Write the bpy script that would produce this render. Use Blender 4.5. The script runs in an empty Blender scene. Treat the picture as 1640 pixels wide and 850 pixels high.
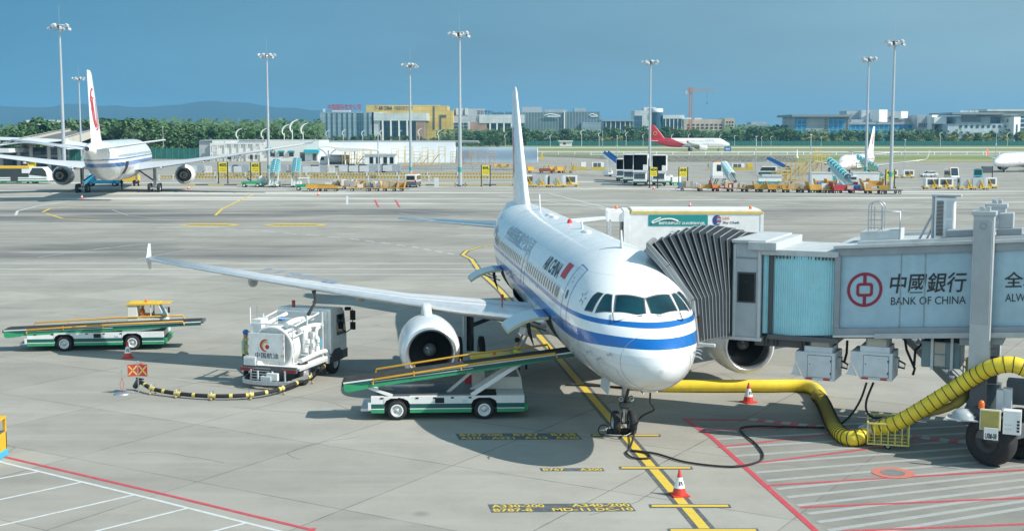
import bpy, bmesh, math, random
from mathutils import Vector, Matrix
PI = math.pi; R = math.radians
rnd = random.Random(7)
SC = bpy.context.scene; COL = SC.collection
# ------------------------------------------------------------------ camera
FPX, PITCH, CAMH = 2068.4, 0.104226, 9.49
cd = bpy.data.cameras.new('camera'); cam = bpy.data.objects.new('camera', cd); COL.objects.link(cam)
cam.location = (0, 0, CAMH); cam.rotation_euler = (PI/2 - PITCH, 0, 0)
cd.sensor_width = 36; cd.lens = 36*FPX/1640; cd.clip_start = .3; cd.clip_end = 30000
SC.camera = cam
# ------------------------------------------------------------------ sky and sun
SUNV = Vector((1.03, -.40, 1.0)).normalized()
EL = math.asin(SUNV.z)
w = bpy.data.worlds.new('World'); SC.world = w; w.use_nodes = True
nt = w.node_tree; bg = nt.nodes['Background']
sky = nt.nodes.new('ShaderNodeTexSky'); sky.sky_type = 'NISHITA'; sky.sun_disc = False
sky.sun_elevation = EL; sky.sun_rotation = math.atan2(SUNV.x, SUNV.y)
sky.air_density = 1.0; sky.dust_density = .6; sky.ozone_density = 2.0
tc = nt.nodes.new('ShaderNodeTexCoord'); sx = nt.nodes.new('ShaderNodeSeparateXYZ')
nt.links.new(tc.outputs['Generated'], sx.inputs[0])
rampx = nt.nodes.new('ShaderNodeMapRange')       # deeper blue away from the sun, paler towards it
rampx.inputs[1].default_value = -.42; rampx.inputs[2].default_value = .40
nt.links.new(sx.outputs[0], rampx.inputs[0])
side = nt.nodes.new('ShaderNodeMix'); side.data_type = 'RGBA'
side.inputs[6].default_value = (.42, 2.12, 3.75, 1); side.inputs[7].default_value = (2.55, 4.15, 4.95, 1)
nt.links.new(rampx.outputs[0], side.inputs[0])
cn = nt.nodes.new('ShaderNodeTexNoise'); cmap = nt.nodes.new('ShaderNodeMapping'); cmap.inputs['Scale'].default_value = (1.5, 1.5, 7)
nt.links.new(tc.outputs['Generated'], cmap.inputs[0]); nt.links.new(cmap.outputs[0], cn.inputs['Vector'])
cn.inputs['Scale'].default_value = 1.6; cn.inputs['Detail'].default_value = 5
cr = nt.nodes.new('ShaderNodeMapRange'); cr.inputs[1].default_value = .35; cr.inputs[2].default_value = .75; cr.inputs[3].default_value = .84; cr.inputs[4].default_value = 1.12
nt.links.new(cn.outputs[0], cr.inputs[0])
vm = nt.nodes.new('ShaderNodeVectorMath'); vm.operation = 'SCALE'
nt.links.new(side.outputs[2], vm.inputs[0]); nt.links.new(cr.outputs[0], vm.inputs[3])
mixs = nt.nodes.new('ShaderNodeMix'); mixs.data_type = 'RGBA'; mixs.inputs[0].default_value = .93
glow = nt.nodes.new('ShaderNodeMapRange'); glow.interpolation_type = 'SMOOTHSTEP'; glow.inputs[1].default_value = .72; glow.inputs[2].default_value = -.05   # out-of-view sky behind the camera, brightness added to fill the jet's shaded side
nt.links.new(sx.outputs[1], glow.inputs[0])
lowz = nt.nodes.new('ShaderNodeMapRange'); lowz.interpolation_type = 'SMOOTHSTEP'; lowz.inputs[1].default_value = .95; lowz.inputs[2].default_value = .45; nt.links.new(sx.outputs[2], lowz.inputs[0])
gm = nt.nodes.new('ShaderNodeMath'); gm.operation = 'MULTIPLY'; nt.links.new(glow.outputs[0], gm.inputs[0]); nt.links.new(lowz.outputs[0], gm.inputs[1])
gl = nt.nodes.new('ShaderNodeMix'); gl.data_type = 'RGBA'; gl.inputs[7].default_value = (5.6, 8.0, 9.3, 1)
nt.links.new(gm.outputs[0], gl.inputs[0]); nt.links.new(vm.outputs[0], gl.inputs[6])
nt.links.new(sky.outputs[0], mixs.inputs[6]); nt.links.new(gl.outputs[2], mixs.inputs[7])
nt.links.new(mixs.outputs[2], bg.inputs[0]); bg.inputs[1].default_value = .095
sl = bpy.data.lights.new('sun', 'SUN'); sl.energy = 5.0; sl.angle = R(.5); sl.color = (1, .955, .87)
so = bpy.data.objects.new('sun', sl); COL.objects.link(so); so.location = (0, 0, 60)
so.rotation_euler = SUNV.to_track_quat('Z', 'Y').to_euler()
vs = SC.view_settings; vs.view_transform = 'Standard'; vs.look = 'None'; vs.exposure = .27; vs.gamma = 1; vs.use_curve_mapping = False
SC.render.engine = 'CYCLES'
cy = SC.cycles; cy.max_bounces = 6; cy.diffuse_bounces = 3; cy.glossy_bounces = 3; cy.transmission_bounces = 3
cy.transparent_max_bounces = 8; cy.volume_bounces = 0; cy.use_denoising = True; cy.caustics_reflective = False; cy.caustics_refractive = False
cy.sample_clamp_indirect = 6

# ------------------------------------------------------------------ helpers
def sm(t): t = max(0., min(1., t)); return t*t*(3-2*t)
def gz(x, y):                       # the apron falls gently to a drain before the taxiway, on the right
    return -2.0*sm((x-5)/55)*sm((y-185)/110)*(1 if y < 476 else max(0., 1-(y-476)/9))
_c, _s = math.cos(PITCH), math.sin(PITCH)
def G(px, py, z=None):              # a photo pixel on the ground (or at a height)
    u = (px-820)/FPX; v = (py-425)/FPX
    d = (u, _c-v*_s, -_s-v*_c); zz = 0. if z is None else z
    for _ in range(8):
        t = (zz-CAMH)/d[2]
        if z is None: zz = gz(d[0]*t, d[1]*t)
    return Vector((d[0]*t, d[1]*t, zz))
def At(px, py, Y):                  # the point seen at a pixel at depth Y
    u = (px-820)/FPX; v = (py-425)/FPX
    d = Vector((u, _c-v*_s, -_s-v*_c)); return Vector((0, 0, CAMH)) + d*(Y/d.y)

MATS = {}
def mat(name, col, rough=.5, metal=0., var=.07, scale=3., bump=0., coat=0., emit=0., alpha=1., spec=.5, dirt=None, dscale=.6):
    if name in MATS: return MATS[name]
    m = bpy.data.materials.new(name); m.use_nodes = True; n = m.node_tree; b = n.nodes['Principled BSDF']
    b.inputs['Roughness'].default_value = rough; b.inputs['Metallic'].default_value = metal
    b.inputs['Coat Weight'].default_value = coat; b.inputs['Coat Roughness'].default_value = .08
    b.inputs['Specular IOR Level'].default_value = spec
    t = n.nodes.new('ShaderNodeTexCoord'); nz = n.nodes.new('ShaderNodeTexNoise'); nz.inputs['Scale'].default_value = scale; nz.inputs['Detail'].default_value = 5
    n.links.new(t.outputs['Object'], nz.inputs['Vector'])
    r = n.nodes.new('ShaderNodeMapRange'); r.inputs[1].default_value = .3; r.inputs[2].default_value = .7
    n.links.new(nz.outputs[0], r.inputs[0])
    x = n.nodes.new('ShaderNodeMix'); x.data_type = 'RGBA'
    x.inputs[6].default_value = (*[c*(1-var) for c in col], 1); x.inputs[7].default_value = (*[min(1, c*(1+var)) for c in col], 1)
    n.links.new(r.outputs[0], x.inputs[0]); out = x.outputs[2]
    if dirt:
        n2 = n.nodes.new('ShaderNodeTexNoise'); n2.inputs['Scale'].default_value = dscale; n2.inputs['Detail'].default_value = 8; n2.inputs['Roughness'].default_value = .7
        n.links.new(t.outputs['Object'], n2.inputs['Vector'])
        r2 = n.nodes.new('ShaderNodeMapRange'); r2.inputs[1].default_value = .5; r2.inputs[2].default_value = .78; r2.inputs[4].default_value = .75
        n.links.new(n2.outputs[0], r2.inputs[0])
        x2 = n.nodes.new('ShaderNodeMix'); x2.data_type = 'RGBA'; x2.inputs[7].default_value = (*dirt, 1)
        n.links.new(r2.outputs[0], x2.inputs[0]); n.links.new(out, x2.inputs[6]); out = x2.outputs[2]
    n.links.new(out, b.inputs['Base Color'])
    r3 = n.nodes.new('ShaderNodeMapRange'); r3.inputs[3].default_value = max(.02, rough*.85); r3.inputs[4].default_value = min(1, rough*1.2)
    n.links.new(nz.outputs[0], r3.inputs[0]); n.links.new(r3.outputs[0], b.inputs['Roughness'])
    if bump:
        bp = n.nodes.new('ShaderNodeBump'); bp.inputs['Strength'].default_value = bump; bp.inputs['Distance'].default_value = .02
        n.links.new(nz.outputs[0], bp.inputs['Height']); n.links.new(bp.outputs[0], b.inputs['Normal'])
    if emit: b.inputs['Emission Color'].default_value = (*col, 1); b.inputs['Emission Strength'].default_value = emit
    MATS[name] = m; return m
W_ = mat('white_paint', (.80, .81, .80), .35, coat=.3, dirt=(.62, .61, .57), dscale=.5)
WD = mat('worn_white_paint', (.72, .72, .70), .5, dirt=(.42, .40, .36), dscale=1.3)
GR = mat('grey_paint', (.42, .45, .47), .45, dirt=(.30, .30, .29))
LG = mat('light_grey_paint', (.58, .61, .63), .4, dirt=(.42, .42, .40))
DG = mat('dark_grey_paint', (.10, .11, .12), .5)
BK = mat('black_rubber', (.018, .018, .019), .75, bump=.2, scale=20)
TY = mat('tyre_rubber', (.022, .022, .024), .85, scale=14, dirt=(.06, .058, .053), dscale=2)
MT = mat('bare_metal', (.62, .63, .64), .3, metal=1.)
ST = mat('galvanised_steel', (.48, .50, .52), .42, metal=.75)
DM = mat('dark_metal', (.08, .085, .09), .4, metal=.6)
GLS = mat('dark_glass', (.012, .030, .036), .06, coat=.6, spec=.9, var=.2)
RED = mat('red_paint', (.50, .030, .030), .45)
YEL = mat('yellow_paint', (.72, .46, .035), .45, dirt=(.45, .30, .08), dscale=1.5)
ORG = mat('orange_paint', (.75, .20, .03), .4)
GRN = mat('green_paint', (.03, .34, .10), .45, dirt=(.05, .2, .09))
DGN = mat('dark_green_paint', (.012, .085, .075), .4)
TEAL = mat('teal_paint', (.02, .30, .33), .45)
BLU = mat('blue_paint', (.02, .16, .46), .4)
SKB = mat('light_blue_paint', (.05, .42, .66), .4)
SKIN = mat('skin', (.42, .25, .17), .6)
HAIR = mat('black_hair', (.012, .010, .009), .6)
NAVY = mat('navy_cloth', (.02, .028, .045), .85, bump=.3, scale=12)
HIV = mat('lime_vest', (.55, .75, .06), .7)
ORV = mat('orange_vest', (.80, .20, .03), .7)

class MB:                           # collects shapes, then becomes one mesh object
    def __init__(s): s.v = []; s.f = []; s.mi = []; s.sf = []; s.mats = []; s.T = Matrix()
    def add(s, vs, fs, m, smooth=False):
        b = len(s.v); s.v += [s.T @ Vector(p) for p in vs]
        if m not in s.mats: s.mats.append(m)
        k = s.mats.index(m)
        for f in fs: s.f.append([b+i for i in f]); s.mi.append(k); s.sf.append(smooth)
        return s
    def box(s, c, d, m, rot=None, taper=1.):
        x, y, z = [q/2 for q in d]; t = taper
        vs = [(-x, -y, -z), (x, -y, -z), (x, y, -z), (-x, y, -z), (-x*t, -y*t, z), (x*t, -y*t, z), (x*t, y*t, z), (-x*t, y*t, z)]
        M = Matrix.Translation(c)
        if rot is not None: M = M @ (rot if isinstance(rot, Matrix) else Matrix.Rotation(rot, 4, 'Z'))
        return s.add([M @ Vector(p) for p in vs], [(3, 2, 1, 0), (4, 5, 6, 7), (0, 1, 5, 4), (1, 2, 6, 5), (2, 3, 7, 6), (3, 0, 4, 7)], m)
    def b2(s, lo, hi, m): return s.box([(a+b)/2 for a, b in zip(lo, hi)], [abs(b-a) for a, b in zip(lo, hi)], m)
    def tube(s, pts, r, m, n=8, caps=True, smooth=True):
        pts = [Vector(p) for p in pts]; k = len(pts); rr = r if isinstance(r, (list, tuple)) else [r]*k
        vs = []; fs = []; up = None
        for i, p in enumerate(pts):
            d = (pts[min(i+1, k-1)]-pts[max(i-1, 0)]).normalized()
            if up is None: up = Vector((0, 0, 1)) if abs(d.z) < .9 else Vector((1, 0, 0))
            a = d.cross(up)
            if a.length < 1e-6: a = d.orthogonal()
            a.normalize(); b = a.cross(d).normalized(); up = b
            for j in range(n):
                t = 2*PI*j/n; vs.append(p+(a*math.cos(t)+b*math.sin(t))*rr[i])
        for i in range(k-1):
            for j in range(n): fs.append((i*n+j, i*n+(j+1) % n, (i+1)*n+(j+1) % n, (i+1)*n+j))
        s.add(vs, fs, m, smooth)
        if caps: s.add(vs[:n], [tuple(range(n))], m); s.add(vs[-n:], [tuple(reversed(range(n)))], m)
        return s
    def bar(s, a, b, wd, ht, m):       # rectangular bar from a to b
        a = Vector(a); b = Vector(b); d = b-a; L = d.length; q = d.to_track_quat('X', 'Z').to_matrix().to_4x4()
        return s.box((a+b)/2, (L, wd, ht), m, q)
    def lathe(s, prof, m, n=24, axis='Z', o=(0, 0, 0), smooth=True, a0=0, a1=2*PI):   # prof: (radius, height)
        vs = []; fs = []; k = len(prof); o = Vector(o); full = abs(a1-a0-2*PI) < 1e-6; nn = n if full else n+1
        for (r, h) in prof:
            for j in range(nn):
                t = a0+(a1-a0)*j/n; c, q = r*math.cos(t), r*math.sin(t)
                vs.append(o+Vector({'Z': (c, q, h), 'X': (h, c, q), 'Y': (q, h, c)}[axis]))
        for i in range(k-1):
            for j in range(n if full else n):
                j2 = (j+1) % nn
                fs.append((i*nn+j, i*nn+j2, (i+1)*nn+j2, (i+1)*nn+j))
        return s.add(vs, fs, m, smooth)
    def disc(s, c, r, m, n=20, axis='Z', flip=False):
        vs = []
        for j in range(n):
            t = 2*PI*j/n; a, b = r*math.cos(t), r*math.sin(t)
            vs.append(Vector(c)+Vector({'Z': (a, b, 0), 'X': (0, a, b), 'Y': (b, 0, a)}[axis]))
        f = tuple(range(n)); return s.add(vs, [tuple(reversed(f)) if flip else f], m)
    def cyl(s, a, b, r, m, n=14, r1=None): return s.tube([a, b], [r, r if r1 is None else r1], m, n)
    def ball(s, c, r, m, n=12, sc=(1, 1, 1)):
        vs = []; fs = []; k = n//2
        for i in range(k+1):
            p = PI*i/k
            for j in range(n): t = 2*PI*j/n; vs.append((c[0]+r*sc[0]*math.sin(p)*math.cos(t), c[1]+r*sc[1]*math.sin(p)*math.sin(t), c[2]+r*sc[2]*math.cos(p)))
        for i in range(k):
            for j in range(n): fs.append((i*n+j, (i+1)*n+j, (i+1)*n+(j+1) % n, i*n+(j+1) % n))
        return s.add(vs, fs, m, True)
    def prism(s, out, h, m, M=None):   # outline in local XY extruded along Z by h
        n = len(out); M = M or Matrix(); ar = sum(out[i][0]*out[(i+1) % n][1]-out[(i+1) % n][0]*out[i][1] for i in range(n))
        if ar < 0: out = list(reversed(out))
        if h < 0: lo, hi = h, 0
        else: lo, hi = 0, h
        vs = [M @ Vector((x, y, lo)) for x, y in out]+[M @ Vector((x, y, hi)) for x, y in out]
        fs = [tuple(reversed(range(n))), tuple(range(n, 2*n))]+[(i, (i+1) % n, n+(i+1) % n, n+i) for i in range(n)]
        return s.add(vs, fs, m)
    def side(s, out, y0, y1, m):       # outline in XZ, extruded from y0 to y1
        return s.prism(out, y1-y0, m, Matrix.Translation((0, y0, 0)) @ Matrix(((1, 0, 0, 0), (0, 0, 1, 0), (0, 1, 0, 0), (0, 0, 0, 1))))
    def sheet(s, pts, m): return s.add(pts, [tuple(range(len(pts)))], m)
    def build(s, name, parent=None, bev=0., loc=None, rz=0., fix=True):
        me = bpy.data.meshes.new(name); me.from_pydata([tuple(p) for p in s.v], [], s.f)
        for m in s.mats: me.materials.append(m)
        for p, k, q in zip(me.polygons, s.mi, s.sf): p.material_index = k; p.use_smooth = q
        if fix:
            bm = bmesh.new(); bm.from_mesh(me); bmesh.ops.recalc_face_normals(bm, faces=bm.faces); bm.to_mesh(me); bm.free()
        o = bpy.data.objects.new(name, me); COL.objects.link(o)
        if parent: o.parent = parent
        if loc is not None: o.location = loc
        if rz: o.rotation_euler.z = rz
        if bev:
            b = o.modifiers.new('bevel', 'BEVEL'); b.width = bev; b.segments = 2; b.limit_method = 'ANGLE'; b.angle_limit = R(35)
        return o
def tag(o, label=None, cat=None, group=None, kind=None):
    if label: o['label'] = label
    if cat: o['category'] = cat
    if group: o['group'] = group
    if kind: o['kind'] = kind
    return o
def thing(name, loc, label, cat, rz=0., group=None):
    o = bpy.data.objects.new(name, None); COL.objects.link(o); o.empty_display_size = .3
    o.location = loc; o.rotation_euler.z = rz; return tag(o, label, cat, group)
def kids(o, d={}):
    return list(o.children)
def dup(o, loc=None, rz=None, label=None, parent=None, scale=None):
    c = o.copy(); COL.objects.link(c)
    if parent is not None: c.parent = parent
    for ch in kids(o): dup(ch, parent=c)
    if loc is not None: c.location = loc
    if rz is not None: c.rotation_euler.z = rz
    if scale is not None: c.scale = (scale,)*3 if isinstance(scale, (int, float)) else scale
    if label: c['label'] = label
    return c
def struct(o): o['kind'] = 'structure'; return o
def text_mesh(body, size=1., align='LEFT', bold=0., shear=0., sx=1.):   # flat lettering as (verts, faces)
    c = bpy.data.curves.new('t', 'FONT'); c.body = body; c.size = size; c.align_x = align; c.offset = bold; c.shear = shear; c.resolution_u = 3
    o = bpy.data.objects.new('t', c); COL.objects.link(o)
    dg = bpy.context.evaluated_depsgraph_get(); me = bpy.data.meshes.new_from_object(o.evaluated_get(dg))
    vs = [(v.co.x*sx, v.co.y) for v in me.vertices]; fs = [tuple(p.vertices) for p in me.polygons]
    bpy.data.objects.remove(o); bpy.data.curves.remove(c); bpy.data.meshes.remove(me); return vs, fs
def fit_text(body, w, h, **k):      # lettering scaled to a w x h box centred on the origin
    vs, fs = text_mesh(body, 1., **k)
    x0, x1 = min(v[0] for v in vs), max(v[0] for v in vs); y0, y1 = min(v[1] for v in vs), max(v[1] for v in vs)
    return [((x-(x0+x1)/2)*w/(x1-x0), (y-(y0+y1)/2)*h/(y1-y0)) for x, y in vs], fs
def put_text(mb, body, w, h, M, m, th=0., **k):     # lettering laid on the XY plane of matrix M
    vs, fs = fit_text(body, w, h, **k); mb.add([M @ Vector((x, y, th)) for x, y in vs], fs, m)
def plane_M(o, ux, uy):
    ux = Vector(ux).normalized(); uy = Vector(uy).normalized(); n = ux.cross(uy)
    return Matrix(((ux.x, uy.x, n.x, o[0]), (ux.y, uy.y, n.y, o[1]), (ux.z, uy.z, n.z, o[2]), (0, 0, 0, 1)))
def nodes_mat(name):
    m = bpy.data.materials.new(name); m.use_nodes = True; return m, m.node_tree, m.node_tree.nodes['Principled BSDF']
def math_n(n, op, a, b=None, c=None, clamp=False):
    x = n.nodes.new('ShaderNodeMath'); x.operation = op; x.use_clamp = clamp
    for i, q in enumerate((a, b, c)):
        if q is None: continue
        if isinstance(q, (int, float)): x.inputs[i].default_value = q
        else: n.links.new(q, x.inputs[i])
    return x.outputs[0]
def mix_n(n, f, a, b):
    x = n.nodes.new('ShaderNodeMix'); x.data_type = 'RGBA'
    for i, q in ((0, f), (6, a), (7, b)):
        if isinstance(q, (int, float)): x.inputs[i].default_value = q
        elif isinstance(q, tuple): x.inputs[i].default_value = (*q[:3], 1)
        else: n.links.new(q, x.inputs[i])
    return x.outputs[2]
def band_n(n, v, lo, hi, soft):     # 1 inside lo..hi with soft edges
    def rng(a, b):
        r = n.nodes.new('ShaderNodeMapRange'); r.interpolation_type = 'SMOOTHSTEP'; r.inputs[1].default_value = a; r.inputs[2].default_value = b
        n.links.new(v, r.inputs[0]); return r.outputs[0]
    return math_n(n, 'SUBTRACT', rng(lo-soft, lo+soft), rng(hi-soft, hi+soft), clamp=True)
def noise_n(n, vec, scale, detail=4, rough=.55, sc=None, rot=0.):
    mp = n.nodes.new('ShaderNodeMapping'); mp.inputs['Rotation'].default_value = (0, 0, rot)
    if sc: mp.inputs['Scale'].default_value = sc
    n.links.new(vec, mp.inputs[0])
    z = n.nodes.new('ShaderNodeTexNoise'); z.inputs['Scale'].default_value = scale; z.inputs['Detail'].default_value = detail; z.inputs['Roughness'].default_value = rough
    n.links.new(mp.outputs[0], z.inputs['Vector']); return z.outputs[0]
def rng_n(n, v, a, b, c=0., d=1.):
    r = n.nodes.new('ShaderNodeMapRange'); n.links.new(v, r.inputs[0])
    for i, q in enumerate((a, b, c, d)): r.inputs[i+1].default_value = q
    return r.outputs[0]
# ------------------------------------------------------------------ ground and painted markings
def concrete():
    m, n, b = nodes_mat('apron_concrete')
    g = n.nodes.new('ShaderNodeNewGeometry'); P = g.outputs['Position']
    s = n.nodes.new('ShaderNodeSeparateXYZ'); n.links.new(P, s.inputs[0]); X, Y = s.outputs[0], s.outputs[1]
    big = noise_n(n, P, .09, 6, .6); mid = noise_n(n, P, .5, 8, .65); fine = noise_n(n, P, 9, 6, .7); grit = noise_n(n, P, 70, 2)
    col = mix_n(n, rng_n(n, big, .3, .7), (.275, .264, .232), (.345, .332, .296))
    col = mix_n(n, rng_n(n, mid, .45, .75, 0, .75), col, (.24, .231, .204))
    col = mix_n(n, rng_n(n, fine, .5, .85, 0, .45), col, (.39, .38, .35))
    # slabs: each a slightly different tone, with thin sealed joints
    mp = n.nodes.new('ShaderNodeMapping'); mp.inputs['Rotation'].default_value = (0, 0, R(31)); n.links.new(P, mp.inputs[0])
    br = n.nodes.new('ShaderNodeTexBrick'); br.offset = 0; br.inputs['Scale'].default_value = 1; br.inputs['Brick Width'].default_value = 5; br.inputs['Row Height'].default_value = 5
    br.inputs['Mortar Size'].default_value = .024; br.inputs['Mortar Smooth'].default_value = .3; br.inputs['Color1'].default_value = (.86, .86, .86, 1); br.inputs['Color2'].default_value = (1.1, 1.1, 1.1, 1); br.inputs['Mortar'].default_value = (1, 1, 1, 1)
    n.links.new(mp.outputs[0], br.inputs['Vector'])
    mul = n.nodes.new('ShaderNodeMix'); mul.data_type = 'RGBA'; mul.blend_type = 'MULTIPLY'; mul.inputs[0].default_value = .8
    n.links.new(col, mul.inputs[6]); n.links.new(br.outputs[0], mul.inputs[7]); col = mul.outputs[2]
    col = mix_n(n, math_n(n, 'MULTIPLY', br.outputs[1], rng_n(n, mid, .35, .6, .25, .9)), col, (.10, .10, .095))
    # pale worn streaks and dark rubber deposited along the taxi lanes
    st1 = noise_n(n, P, 1., 5, .6, sc=(.014, .16, 1)); st2 = noise_n(n, P, 1., 6, .65, sc=(.03, .5, 1), rot=R(3))
    far = rng_n(n, Y, 85, 130)
    col = mix_n(n, math_n(n, 'MULTIPLY', math_n(n, 'MULTIPLY', rng_n(n, st1, .52, .60), band_n(n, Y, 166, 245, 10)), .85), col, (.62, .62, .58))
    col = mix_n(n, math_n(n, 'MULTIPLY', math_n(n, 'MULTIPLY', rng_n(n, st2, .50, .62), far), .52), col, (.16, .158, .15))
    col = mix_n(n, rng_n(n, noise_n(n, P, 1., 6, .62, sc=(.06, .55, 1), rot=R(-4)), .50, .70, 0, .42), col, (.41, .40, .36)); col = mix_n(n, rng_n(n, noise_n(n, P, 1., 5, .6, sc=(.05, .4, 1), rot=R(12)), .52, .70, 0, .5), col, (.215, .208, .188))
    wob = noise_n(n, P, .05, 3)
    def rubber(ylo, yhi, xlo, xhi, sy, sx_, k):
        nonlocal col
        Yw = math_n(n, 'ADD', Y, math_n(n, 'MULTIPLY', math_n(n, 'SUBTRACT', wob, .5), sy*2.5))
        f = math_n(n, 'MULTIPLY', band_n(n, Yw, ylo, yhi, sy), band_n(n, X, xlo, xhi, sx_))
        f = math_n(n, 'MULTIPLY', f, rng_n(n, noise_n(n, P, 1., 5, .6, sc=(.035, .14, 1)), .38, .62, .0, 1.))
        col = mix_n(n, math_n(n, 'MULTIPLY', f, k), col, (.105, .105, .108))
    rubber(134, 156, -64, 0, 3.5, 14, .88); rubber(138, 150, 6, 40, 4, 12, .35); rubber(140, 156, -75, -40, 3, 9, .6)
    rubber(95, 108, -46, -14, 4, 9, .92); rubber(146, 156.5, 14, 90, 3.5, 16, .6); rubber(108, 124, 22, 70, 5, 12, .45); rubber(100, 116, -40, 0, 6, 10, .35)
    hz_ = math_n(n, 'MULTIPLY', math_n(n, 'MULTIPLY', band_n(n, math_n(n, 'ADD', X, math_n(n, 'MULTIPLY', Y, .131)), 11.3, 60, .25), band_n(n, Y, 20, 41.5, .6)), rng_n(n, mid, .25, .65, .25, .68)); col = mix_n(n, hz_, col, (.17, .172, .158))   # worn dark coating inside the red hatched area
    # oil spots
    vo = n.nodes.new('ShaderNodeTexVoronoi'); vo.inputs['Scale'].default_value = .55; n.links.new(P, vo.inputs['Vector'])
    col = mix_n(n, math_n(n, 'MULTIPLY', rng_n(n, vo.outputs['Distance'], .05, .16, 1, 0), rng_n(n, noise_n(n, P, .22, 2), .55, .65, 0, .55)), col, (.15, .145, .14))
    n.links.new(col, b.inputs['Base Color']); b.inputs['Roughness'].default_value = .85; b.inputs['Specular IOR Level'].default_value = .3
    bp = n.nodes.new('ShaderNodeBump'); bp.inputs['Strength'].default_value = .25; bp.inputs['Distance'].default_value = .01
    n.links.new(grit, bp.inputs['Height']); n.links.new(bp.outputs[0], b.inputs['Normal'])
    return m
CONC = concrete()
def grass_mat():
    m, n, b = nodes_mat('mown_grass'); g = n.nodes.new('ShaderNodeNewGeometry'); P = g.outputs['Position']
    a = noise_n(n, P, 1., 6, .6, sc=(.01, .08, 1)); c = noise_n(n, P, .6, 6, .7)
    col = mix_n(n, rng_n(n, a, .35, .65), (.13, .185, .055), (.31, .29, .14)); col = mix_n(n, rng_n(n, c, .4, .75, 0, .5), col, (.10, .155, .045))
    n.links.new(col, b.inputs['Base Color']); b.inputs['Roughness'].default_value = .9; return m
GRASS = grass_mat()
def frange(a, b, k): return [a+(b-a)*i/(k-1) for i in range(k)]
def grid_sheet(name, xs, ys, m, dz=0.):
    q = MB(); vs = [(x, y, gz(x, y)+dz) for y in ys for x in xs]; nx = len(xs)
    q.add(vs, [(j*nx+i, j*nx+i+1, (j+1)*nx+i+1, (j+1)*nx+i) for j in range(len(ys)-1) for i in range(nx-1)], m, True)
    return struct(q.build(name))
grid_sheet('apron_ground', [-900, -400, -150, -60, 0]+frange(5, 60, 14)+[90, 150, 300, 600, 900], [-40, 0, 60, 120, 170]+frange(185, 295, 20)+[340, 400, 440, 476, 477.5, 479, 481, 483, 485, 520], CONC)
grid_sheet('grass_field', [-6000, -900, 900, 6000], [519, 900, 2000, 9000], GRASS, .0)
# the field this side: between embankment and taxiway, only on the right
grid_sheet('grass_verge', [9, 40, 100, 300, 900], [487, 505, 519.5], GRASS, .05)
def stone_mat():
    m, n, b = nodes_mat('rubble_stone'); g = n.nodes.new('ShaderNodeNewGeometry'); P = g.outputs['Position']
    v = n.nodes.new('ShaderNodeTexVoronoi'); v.inputs['Scale'].default_value = 1.0; n.links.new(P, v.inputs['Vector'])
    col = mix_n(n, rng_n(n, v.outputs['Distance'], .1, .6), (.30, .28, .25), (.10, .095, .085)); col = mix_n(n, rng_n(n, noise_n(n, P, .35, 3), .4, .65, 0, .6), col, (.16, .17, .09))
    n.links.new(col, b.inputs['Base Color']); b.inputs['Roughness'].default_value = .9; return m
grid_sheet('grass_slope', [104, 140, 200, 300, 900], [470, 475.5, 477, 478.5, 480, 482, 484, 486, 488], GRASS, .05)
grid_sheet('stone_embankment', frange(9, 105, 16), [474, 475.5, 477, 478.5, 480, 482, 484, 486, 488], stone_mat(), .06)
CRK = mat('joint_sealant', (.12, .118, .11), .9)
q = MB(); rc = random.Random(5)
for k in range(16):
    p = Vector((rc.uniform(-16, 12), rc.uniform(31, 75), 0)); a_ = rc.uniform(0, 6.28); pts_ = [p]
    for j in range(rc.randint(5, 11)): a_ += rc.gauss(0, .35); p = p+Vector((math.cos(a_), math.sin(a_), 0))*rc.uniform(.25, .7); pts_.append(p)
    for u, v in zip(pts_, pts_[1:]): d = (v-u).normalized(); n_ = Vector((-d.y, d.x, 0))*.011; q.sheet([u-n_+Vector((0, 0, .002)), v-n_+Vector((0, 0, .002)), v+n_+Vector((0, 0, .002)), u+n_+Vector((0, 0, .002))], CRK)
struct(q.build('ground_crack', fix=False))
def paint(name, col, wear=.35, rough=.6):
    m, n, b = nodes_mat(name); g = n.nodes.new('ShaderNodeNewGeometry'); P = g.outputs['Position']
    f = math_n(n, 'MULTIPLY', rng_n(n, noise_n(n, P, 4., 8, .75), .48, .70), wear)
    n.links.new(mix_n(n, f, col, (.30, .295, .275)), b.inputs['Base Color']); b.inputs['Roughness'].default_value = rough; return m
PY = paint('yellow_line_paint', (.66, .47, .05)); PW = paint('white_line_paint', (.56, .58, .58), .55); PR = paint('red_line_paint', (.50, .055, .075)); PK = paint('black_line_paint', (.085, .095, .10), .45)
PWF = paint('faded_white_line_paint', (.36, .37, .36), 1.)
def strip(q, pts, wd, m, z=.004, closed=False):
    P = [Vector((p[0], p[1], 0)) for p in pts]; n = len(P)
    for i in range(n-1):
        d = (P[i+1]-P[i]).normalized(); 
        da = (P[i]-P[i-1]).normalized() if i else d; db = (P[i+2]-P[i+1]).normalized() if i+2 < n else d
        na = Vector((-(d+da).y, (d+da).x, 0)).normalized()*wd/2; nb = Vector((-(d+db).y, (d+db).x, 0)).normalized()*wd/2
        k = max(1, int((P[i+1]-P[i]).length/30)) if (P[i].y > 170 or P[i+1].y > 170) else 1
        for j in range(k):
            a = P[i].lerp(P[i+1], j/k); b = P[i].lerp(P[i+1], (j+1)/k); n0 = na.lerp(nb, j/k); n1 = na.lerp(nb, (j+1)/k)
            vs = [a-n0, b-n1, b+n1, a+n0]; q.add([(v.x, v.y, gz(v.x, v.y)+z) for v in vs], [(0, 1, 2, 3)], m)
def line_obj(name, segs, m, wd, z=.004, dz=0.):
    q = MB()
    for i, s_ in enumerate(segs): strip(q, [G(*p) for p in s_], wd, m, z+i*dz)
    return struct(q.build(name, fix=False))
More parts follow.
